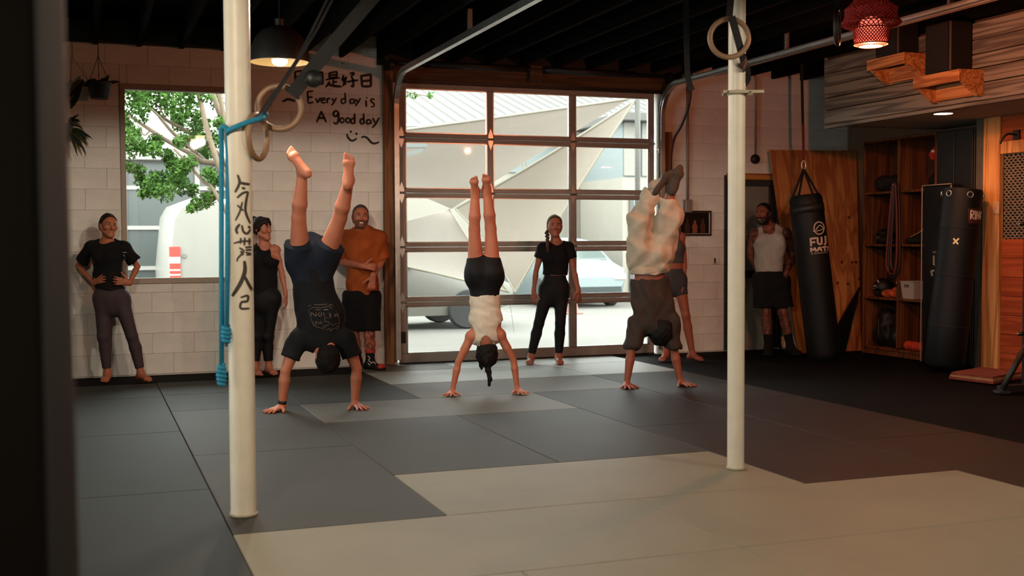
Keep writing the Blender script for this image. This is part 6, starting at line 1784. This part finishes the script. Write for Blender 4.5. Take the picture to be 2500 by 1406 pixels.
# ================================================================== HANGING HEAVY BAG
HB = 12.72
bt, bb = P(1966, 476, HB), P(2013, 880, HB)
axz = (bt - bb).normalized(); rot = axz.to_track_quat('Z', 'Y').to_matrix().to_4x4(); Lb = (bt - bb).length
hb = empty('heavy_bag', (bb.x, bb.y, 0), 'long black punching bag with white printed logo hanging before the plywood', 'punching bag')
r = 0.182
o = MB().lathe([(0.001, 0.0), (r * 0.8, 0.0), (r * 0.97, 0.03), (r, 0.1), (r, Lb - 0.12), (r * 0.97, Lb - 0.04), (r * 0.85, Lb), (0.001, Lb + 0.005)], bb, 40, rot).build('shell', m_black_vinyl, hb, True)
smooth_angle(o, 50); shell = o
MB().lathe([(r + 0.001, Lb - 0.20), (r + 0.005, Lb - 0.20), (r + 0.005, Lb - 0.11), (r + 0.001, Lb - 0.11)], bb, 40, rot, closed=True).build('collar_band', m_black, hb, True)
hookp = P(1962, 412, HB)
for k in range(4):
    a = 2 * pi * k / 4 + 0.6
    e = bb + (rot @ Vector((r * 0.98 * cos(a), r * 0.98 * sin(a), Lb - 0.05)))
    MB().strap([bb + (rot @ Vector(((r + 0.004) * cos(a), (r + 0.004) * sin(a), Lb - 0.19))), e, hookp], 0.028, 0.004, camv + RT * 0.4).build('bag_strap', m_black_fabric, hb)
MB().tube([hookp + (RT * cos(2 * pi * k / 16) * 0.022 + UP * (sin(2 * pi * k / 16) * 0.05 + 0.04)) for k in range(16)], 0.006, 8, closed=True).build('carabiner', m_steel, hb, True)
MB().strap([hookp + UP * 0.09, P(1961, 330, HB), P(1960, 300, HB)], 0.030, 0.006, camv).build('red_strap', material('red_webbing', '#5e1a14', 0.8), hb)
MB().strap([P(1960, 302, HB), P(1958, 200, HB), Vector((P(1958, 90, HB).x, P(1958, 90, HB).y, ZJ + 0.06))], 0.030, 0.006, camv).build('hanging_strap', m_black_fabric, hb)
st = []
def cf(w, *polys):
    for p in polys: st.append((w, [(1840 + x / 6.114, 470 + y / 6.114) for x, y in p]))
cf(2.6, [(975 + 75 * cos(a * 0.37), 530 + 92 * sin(a * 0.37)) for a in range(18)]); cf(1.8, [(882, 580), (960, 570), (1058, 538)]); cf(2.2, [(925, 556), (965, 505), (985, 488), (1010, 500), (1042, 540)])
cf(4.6, [(848, 680), (858, 802)], [(848, 690), (935, 678)], [(855, 746), (918, 738)], [(952, 668), (958, 750), (985, 770), (1012, 755), (1010, 660)], [(1066, 645), (1072, 755), (1046, 778)], [(1100, 640), (1105, 770)])
cf(3.4, [(858, 892), (852, 826), (890, 868)], [(890, 868), (916, 822), (928, 882)], [(944, 878), (982, 814), (1016, 872)], [(958, 852), (1004, 848)], [(1012, 818), (1092, 806)], [(1054, 812), (1062, 870)], [(1120, 808), (1098, 822), (1115, 842), (1095, 862)])
cf(1.0, [(862, 914), (886, 912)], [(874, 900), (876, 926)])
for k in range(12): cf(0.9, [(906 + k * 17, 902 - k * 2), (908 + k * 17, 920 - k * 2)], *([[(906 + k * 17, 902 - k * 2), (918 + k * 17, 901 - k * 2)]] if k % 3 == 0 else []))
o = decal('logo_print', st, shell, material('pink_white_print', '#b8a79c', 0.6), hb, 0.002, 1.5, taper=0.0)

# ================================================================== BAG AND PAD STANDING BY THE POST
b0 = PZ(2304, 905, 0.0); b1 = PX(2352, 462, 8.12)
axz = (b1 - b0).normalized(); rot = axz.to_track_quat('Z', 'Y').to_matrix().to_4x4(); Lb = (b1 - b0).length
rb = empty('heavy_bag', b0, 'black punching bag with red label standing against the pine post', 'punching bag')
r = 0.19
o = MB().lathe([(0.001, 0.04), (r * 0.85, 0.045), (r, 0.09), (r * 1.02, 0.5), (r * 0.98, 0.9), (r, 1.3), (r * 0.99, Lb - 0.03), (r * 0.95, Lb), (0.001, Lb)], b0, 40, rot).build('shell', m_black_vinyl, rb, True)
smooth_angle(o, 50); sh2 = o
for zz in (0.45, 0.95, 1.42):
    MB().lathe([(r * 1.0, zz - 0.004), (r * 1.022, zz - 0.004), (r * 1.022, zz + 0.004), (r * 1.0, zz + 0.004)], b0, 40, rot, closed=True).build('seam', m_black, rb, True)
for k in range(6):
    a = 2 * pi * k / 6
    cc_ = b0 + (rot @ Vector((r * 1.0 * cos(a), r * 1.0 * sin(a), Lb - 0.06))); nn = (rot @ Vector((cos(a), sin(a), 0))).normalized(); uu = nn.orthogonal().normalized(); vv = nn.cross(uu)
    MB().tube([cc_ + nn * 0.008 + (uu * cos(2 * pi * q / 14) + vv * sin(2 * pi * q / 14)) * 0.028 for q in range(14)], 0.005, 6, closed=True).build('grommet', m_steel, rb, True)
decal('label_patch', [(36, [(2363, 527), (2399, 527)])], sh2, material('label_dark_red', '#3a0f0d', 0.7), rb, 0.003, 2.0, taper=0.0)
st = [(2.6, [(2369, 535), (2370, 513)]), (2.6, [(2370, 514), (2376, 516), (2375, 524), (2370, 525), (2377, 535)]), (2.6, [(2380, 514), (2380, 536)]), (2.6, [(2383, 536), (2384, 515)]), (2.6, [(2384, 515), (2389, 536)]), (2.6, [(2389, 536), (2390, 515)]), (2.4, [(2397, 517), (2393, 520), (2393, 533), (2397, 536), (2397, 527)])]
decal('label_lettering', st, sh2, m_white_print, rb, 0.005, 1.5, taper=0.0)
decal('cross_mark', [(4.0, [(2327, 595), (2341, 582)]), (4.0, [(2328, 582), (2339, 596)])], sh2, material('pale_yellow_cross', '#e8d9a0', 0.5), rb, 0.004, 1.5, taper=0.0)  # small pale yellow cross drawn on the shell
pd = empty('crash_pad', (8.2, 9.78, 0), 'black crash pad on end with white piping behind the standing bag', 'crash pad')
pad = MB().box(8.22, 8.388, 9.50, 9.93, 0.0, 1.86, 0.02).build('cover', m_black_vinyl, pd)
for a in ([(8.218, 9.932, 0.02), (8.218, 9.932, 1.85)], [(8.218, 9.50, 1.862), (8.218, 9.932, 1.862)], [(8.218, 9.50, 0.02), (8.218, 9.50, 1.85)]):
    MB().tube(a, 0.006, 6).build('piping', material('pale_piping', '#8a837a', 0.7), pd)
st = []
def ck(w, *polys):
    for p in polys: st.append((w, [(2090 + x / 3.7, 540 + y / 3.7) for x, y in p]))
ck(4.5, [(704, 310), (703, 395)], [(703, 393), (735, 392)], [(735, 392), (736, 315)], [(736, 315), (762, 312)], [(762, 310), (764, 412)]); ck(4.5, [(762, 440), (680, 448)], [(680, 448), (690, 496)]); ck(1.6, [(697, 270), (697, 288)], [(708, 270), (708, 288)], [(697, 279), (708, 279)], [(716, 270), (728, 278), (716, 288)], [(735, 288), (735, 270)], [(735, 270), (748, 288)], [(748, 288), (748, 270)], [(762, 270), (762, 288)])
decal('lettering', st, pad, material('grey_print', '#8d8880', 0.7), pd, 0.002, 2.0, taper=0.0)

# ================================================================== RACK, RUG, HOOK at the right edge
rk = P(2512, 700, 9.9); rk = Vector((rk.x, rk.y, 0))
ra = empty('squat_rack', rk, 'black steel squat rack upright with peg holes at the right edge', 'squat rack')
u = RT; f = FW
def obox(c, hu, hf, z0, z1): return [c + u * a * hu + f * b_ * hf + UP * (z0 - c.z) for a, b_ in ((-1, -1), (1, -1), (1, 1), (-1, 1))], Vector((0, 0, z1 - z0))
def upr(c):
    pl, ex = obox(c, 0.036, 0.036, 0.0, 2.35); MB().prism(pl, ex).build('upright', m_darksteel, ra)
OFF = Vector((0.0, -1.15, 0)); upr(rk); upr(rk + OFF)
MB().box(rk.x - 0.03, rk.x + 0.03, rk.y - 1.18, rk.y + 0.03, 2.35, 2.41, 0.004).build('crossbar', m_darksteel, ra)
for s_ in (0, 1):
    c_ = rk + OFF * s_; q0 = c_ - Vector((0.30, 0, 0)); q1 = c_ + Vector((0.45, 0, 0)); sy_ = Vector((0, 0.035, 0))
    MB().prism([q0 - sy_, q1 - sy_, q1 + sy_, q0 + sy_], (0, 0, 0.06)).build('foot', m_black, ra)
    a_, b_ = c_ + UP * 0.42, c_ - RT * 0.27 + UP * 0.03 - FW * 0.12
    MB().tube([a_, b_], 0.026, 8).build('brace', m_darksteel, ra, True)
    MB().prism([b_ - RT * 0.05 - FW * 0.06 - UP * 0.03, b_ + RT * 0.05 - FW * 0.06 - UP * 0.03, b_ + RT * 0.05 + FW * 0.06 - UP * 0.03, b_ - RT * 0.05 + FW * 0.06 - UP * 0.03], (0, 0, 0.02)).build('brace_foot', m_black, ra)
for py in (546, 815):
    z_ = P(2495, py, 9.9).z; c_ = rk - RT * 0.036 + UP * z_
    MB().tube([c_, c_ - RT * 0.05], 0.016, 12).build('peg', m_darksteel, ra, True)
    MB().tube([c_ - RT * 0.05, c_ - RT * 0.056], 0.010, 10).build('peg_cap', m_steel, ra, True)
for k in range(14):
    z_ = 0.35 + k * 0.14; c_ = rk - FW * 0.0365 + UP * z_
    MB().tube([c_, c_ - FW * 0.002], 0.009, 10).build('peg_hole', material('hole_light', '#6d665c', 0.6), ra)
rg = [PZ(2316, 925, 0), PZ(2425, 938, 0), PZ(2500, 924, 0), PZ(2395, 911, 0)]
rug = empty('folded_rug', (rg[0] + rg[2]) / 2, 'folded reddish rug lying on the black floor by the rack', 'rug')
m_rug = material('red_rug', '#6e2f1f', 0.95, var=0.4, scale=9, bump=0.4, bscale=80); m_rug2 = material('cream_rug_band', '#8f6a4c', 0.95, var=0.2, scale=12)
cen = (rg[0] + rg[1] + rg[2] + rg[3]) / 4
for k, m_ in enumerate((m_rug, m_rug2, m_rug)):
    sc = (1.0, 0.97, 0.93)[k]
    MB().prism([cen + (p - cen) * sc + UP * (0.001 + 0.022 * k) for p in rg], (0, 0, 0.020)).build('fold', m_, rug)
wh = empty('wall_hook', PX(2484, 330, 8.38), 'black metal wall hook on the boards under the loft', 'hook')
hp_ = PX(2484, 330, 8.40)
MB().box(8.385, 8.41, hp_.y - 0.03, hp_.y + 0.05, hp_.z - 0.04, hp_.z + 0.05, 0.004).build('plate', m_black, wh)
MB().tube(catmull([(8.39, hp_.y, hp_.z), (8.30, hp_.y + 0.01, hp_.z + 0.01), (8.25, hp_.y + 0.03, hp_.z - 0.03), (8.24, hp_.y + 0.05, hp_.z - 0.08)], 5), 0.012, 8).build('arm', m_black, wh, True)

# ================================================================== GEAR ON THE CUBBY SHELF
EX = (Vector((1, 0, 0)), Vector((0, 1, 0)), Vector((0, 0, 1)))
m_gear = material('black_gear', '#0c0b0b', 0.6, var=0.3, scale=10)
def thing1(o, label, cat, group='gear on the cubby shelf'):
    return tag(o, label, cat, group)
o = soft('duffel_bag', [('c', (8.58, 10.64, 1.935), (8.58, 11.02, 1.94), 0.095, 0.09, 0.02), ('c', (8.56, 10.72, 2.03), (8.56, 10.62, 2.06), 0.02, 0.015, 0.02)], m_gear, 0.01, wr=0.012, seed=2, floor_z=1.842)
thing1(o, 'black duffel bag on the top left cubby', 'bag')
o = soft('backpack', [('c', (8.60, 10.70, 0.22), (8.60, 10.70, 0.44), 0.12, 0.10, 0.06), ('c', (8.60, 10.98, 0.22), (8.60, 10.98, 0.42), 0.12, 0.10, 0.06), ('c', (8.58, 10.70, 0.2), (8.58, 10.98, 0.2), 0.12, 0.12, 0.05)], m_gear, 0.011, wr=0.012, seed=3, floor_z=0.087)
thing1(o, 'black backpack filling the bottom left cubby', 'backpack')
for y in (10.76, 10.93): MB().strap([(8.455, y, 0.2), (8.45, y, 0.40)], 0.018, 0.004, (-1, 0, 0)).build('strap', material('grey_webbing', '#3a3733', 0.8), o)
o = soft('gear_bag', [('c', (8.56, 10.06, 1.95), (8.58, 10.06, 2.06), 0.085, 0.06, 0.03), ('c', (8.56, 10.14, 1.92), (8.56, 10.02, 1.92), 0.07, 0.07, 0.03)], m_gear, 0.009, wr=0.006, seed=5, floor_z=1.842)
thing1(o, 'black gear bag under the red glove in the top right cubby', 'bag')
o = soft('boxing_glove', [('e', (8.52, 10.06, 2.225), EX, (0.06, 0.07, 0.075), 0.02), ('c', (8.54, 10.06, 2.20), (8.56, 10.06, 2.135), 0.045, 0.05, 0.02), ('c', (8.49, 10.12, 2.21), (8.50, 10.10, 2.17), 0.028, 0.03, 0.015)], material('red_glove', '#a01f16', 0.4), 0.006)
thing1(o, 'red boxing glove resting on the bag in the top right cubby', 'boxing glove')
MB().box(8.455, 8.461, 10.035, 10.085, 2.225, 2.25).build('logo_patch', m_white_print, o)
o = soft('head_guard', [('e', (8.56, 10.98, 1.33), EX, (0.10, 0.085, 0.10), 0.02), ('c', (8.50, 10.93, 1.30), (8.52, 10.78, 1.29), 0.045, 0.04, 0.03), ('e', (8.47, 10.98, 1.33), EX, (0.045, 0.045, 0.045), 0.01, 'sub')], m_gear, 0.008, floor_z=1.252)
thing1(o, 'black padded head guard in the second left cubby', 'head guard')
o = soft('shin_guard', [('c', (8.50, 10.44, 1.295), (8.52, 10.12, 1.40), 0.042, 0.06, 0.02, dict(n=(1, 0, 0), flat=0.6)), ('c', (8.50, 10.10, 1.42), (8.54, 10.02, 1.44), 0.06, 0.05, 0.03)], m_gear, 0.007, floor_z=1.252)
thing1(o, 'black shin guard with gold strip, upper one in the middle right cubby', 'shin guard')
MB().strap([(8.455, 10.40, 1.33), (8.452, 10.25, 1.38), (8.452, 10.14, 1.43)], 0.012, 0.003, (-1, 0, 0)).build('gold_strip', material('gold_strip', '#b98a4a', 0.4, 0.4), o)  # narrow gold strip along the upper black guard
o = soft('shin_guard', [('c', (8.44, 10.42, 1.285), (8.45, 10.10, 1.30), 0.034, 0.036, 0.02), ('c', (8.45, 10.1, 1.30), (8.45, 10.02, 1.33), 0.036, 0.045, 0.03)], m_gear, 0.007, floor_z=1.252)
thing1(o, 'black shin guard with gold strip, lower one in the middle right cubby', 'shin guard')
MB().strap([(8.408, 10.10, 1.36), (8.405, 10.04, 1.40)], 0.03, 0.003, (-1, 0, 0)).build('gold_strip', material('gold_strip', '#b98a4a', 0.4, 0.4), o)  # short gold strip at the end of the lower guard
o = soft('helmet', [('e', (8.54, 10.97, 0.76), EX, (0.11, 0.10, 0.105), 0.02), ('e', (8.45, 10.97, 0.70), EX, (0.05, 0.06, 0.05), 0.01, 'sub')], m_gear, 0.007, floor_z=0.652)
thing1(o, 'black helmet with white front panel on the third left cubby', 'helmet')
st = [(3.0, [(2124, 690), (2130, 683), (2141, 684), (2146, 690)]), (2.4, [(2128, 694), (2136, 688), (2130, 698), (2140, 697)]), (2.0, [(2122, 696), (2130, 703), (2142, 702)])]
decal('front_panel', st, o, m_white_print, o, 0.003, 2.0)
o = soft('crumpled_cloth', [('c', (8.46, 10.84, 0.69), (8.49, 10.72, 0.70), 0.045, 0.05, 0.02), ('c', (8.48, 10.74, 0.70), (8.48, 10.68, 0.74), 0.035, 0.03, 0.02)], material('orange_cloth', '#b54a20', 0.8, var=0.2), 0.007, wr=0.012, seed=9, floor_z=0.652)
thing1(o, 'crumpled orange cloth on the third left cubby', 'cloth')
bo = empty('spray_bottle', (8.48, 10.615, 0.652), 'small pale spray bottle on the third left cubby', 'bottle'); bo['group'] = 'gear on the cubby shelf'
MB().lathe([(0.001, 0), (0.033, 0), (0.034, 0.11), (0.014, 0.145), (0.012, 0.16)], (8.48, 10.615, 0.652), 18).build('bottle_body', material('pale_bottle', '#5f7772', 0.3), bo, True)
MB().box(8.445, 8.495, 10.605, 10.625, 0.81, 0.84, 0.004).build('nozzle', m_white_print, bo)
bi = empty('storage_bin', (8.52, 10.40, 0.652), 'white plastic storage bin on the third right cubby', 'bin'); bi['group'] = 'gear on the cubby shelf'
wl = MB(); z0, z1 = 0.652, 0.84
outer0 = [(8.44, 10.32), (8.62, 10.32), (8.62, 10.50), (8.44, 10.50)]; outer1 = [(8.42, 10.30), (8.64, 10.30), (8.64, 10.52), (8.42, 10.52)]
inner0 = [(8.446, 10.326), (8.614, 10.326), (8.614, 10.494), (8.446, 10.494)]; inner1 = [(8.427, 10.307), (8.633, 10.307), (8.633, 10.513), (8.427, 10.513)]
vs = [(x, y, z0) for x, y in outer0] + [(x, y, z1) for x, y in outer1] + [(x, y, z1) for x, y in inner1] + [(x, y, z0 + 0.006) for x, y in inner0]
fs = [(0, 1, 2, 3), (12, 13, 14, 15)]
for k in range(3): fs += [(k * 4 + i, k * 4 + (i + 1) % 4, k * 4 + 4 + (i + 1) % 4, k * 4 + 4 + i) for i in range(4)]
wl.add(vs, fs).build('bin_body', material('white_bin', '#a8a199', 0.5), bi)
MB().tube([(8.418, 10.296, z1), (8.418, 10.524, z1), (8.644, 10.524, z1), (8.644, 10.296, z1)], 0.005, 6, closed=True).build('rim', material('white_bin', '#a8a199', 0.5), bi)
MB().box(8.420, 8.427, 10.38, 10.46, 0.78, 0.81).build('handle_slot', material('slot_grey', '#5a534c', 0.8), bi)
o = soft('rucksack', [('c', (8.58, 10.10, 0.78), (8.58, 10.10, 0.98), 0.125, 0.10, 0.05), ('c', (8.55, 10.03, 0.72), (8.55, 10.19, 0.72), 0.08, 0.08, 0.04)], m_gear, 0.01, wr=0.008, seed=11, floor_z=0.652)
thing1(o, 'black rucksack beside the white bin', 'backpack')
for i, (y0, y1, z_, x_, col, lab) in enumerate(((10.50, 10.22, 0.135, 8.50, '#c03a1c', 'orange foam roller at the front of the bottom right cubby'), (10.30, 10.12, 0.135, 8.62, '#c4421f', 'short orange foam roller behind the longer one'), (10.17, 9.99, 0.15, 8.50, '#123a5c', 'blue foam roller in the bottom right cubby'))):
    rr_ = 0.048 if i < 2 else 0.062
    t_ = empty('foam_roller', (x_, (y0 + y1) / 2, 0.087), lab, 'foam roller'); t_['group'] = 'gear on the cubby shelf'
    M_ = Matrix.Rotation(-pi / 2, 4, 'X')
    o = MB().lathe([(rr_ * 0.45, 0), (rr_ * 0.95, 0), (rr_, 0.006), (rr_, abs(y1 - y0) - 0.006), (rr_ * 0.95, abs(y1 - y0)), (rr_ * 0.45, abs(y1 - y0))], (x_, y1, 0.087 + rr_), 24, M_, closed=True).build('foam', material('roller_%d' % i, col, 0.7), t_)
    smooth_angle(o, 40)
    for k in range(3):
        MB().lathe([(rr_ + 0.0005, 0), (rr_ + 0.004, 0.004), (rr_ + 0.004, 0.02), (rr_ + 0.0005, 0.024)], (x_, y1 + 0.03 + k * (abs(y1 - y0) - 0.08) / 2, 0.087 + rr_), 20, M_, closed=True).build('ridge', material('roller_%d' % i, col, 0.7), t_)
# resistance bands over a hook on the divider
rbnd = empty('resistance_bands', (8.36, 10.545, 1.9), 'red and black resistance bands looped over a hook on the cubby divider', 'resistance bands')
MB().tube([(8.40, 10.545, 1.895), (8.33, 10.545, 1.895), (8.325, 10.545, 1.915)], 0.006, 8).build('hook', m_steel, rbnd)
for k, (zb, w_, col) in enumerate(((0.92, 0.10, '#5a1c16'), (0.88, 0.075, '#1a1210'), (0.96, 0.05, '#43150f'), (0.90, 0.12, '#221412'))):
    x_ = 8.345 + 0.010 * k
    pts = [(x_, 10.545 - w_ * 0.3, 1.86), (x_, 10.545, 1.905), (x_, 10.545 + w_ * 0.3, 1.86), (x_, 10.56 + w_ * 0.75, 1.4), (x_, 10.57 + w_ * 0.9, zb + 0.1), (x_, 10.57, zb), (x_, 10.57 - w_ * 0.7, zb + 0.1), (x_, 10.55 - w_ * 0.6, 1.4)]
    MB().tube(catmull(pts, 5, True), 0.011, 8, closed=True).build('band', material('band_%d' % k, col, 0.6), rbnd, True)
for k, (cy, rr_, ra_) in enumerate(((10.5, 0.30, 0.007), (10.4, 0.26, 0.006))):
    c_ = Vector((8.62 - 0.03 * k, cy, 2.437 + 0.014 * k))
    o = MB().tube([c_ + Vector((0.55 * rr_ * cos(2 * pi * q / 40), rr_ * sin(2 * pi * q / 40), 0.0)) for q in range(40)], ra_, 8, closed=True).build('training_hoop', material('hoop_grey', '#6a5a4c', 0.5), smooth=True)
    tag(o, 'thin training hoop lying on top of the cubby shelf, %s' % ('wider one underneath' if k == 0 else 'narrower one above'), 'hoop', 'hoops on the shelf')
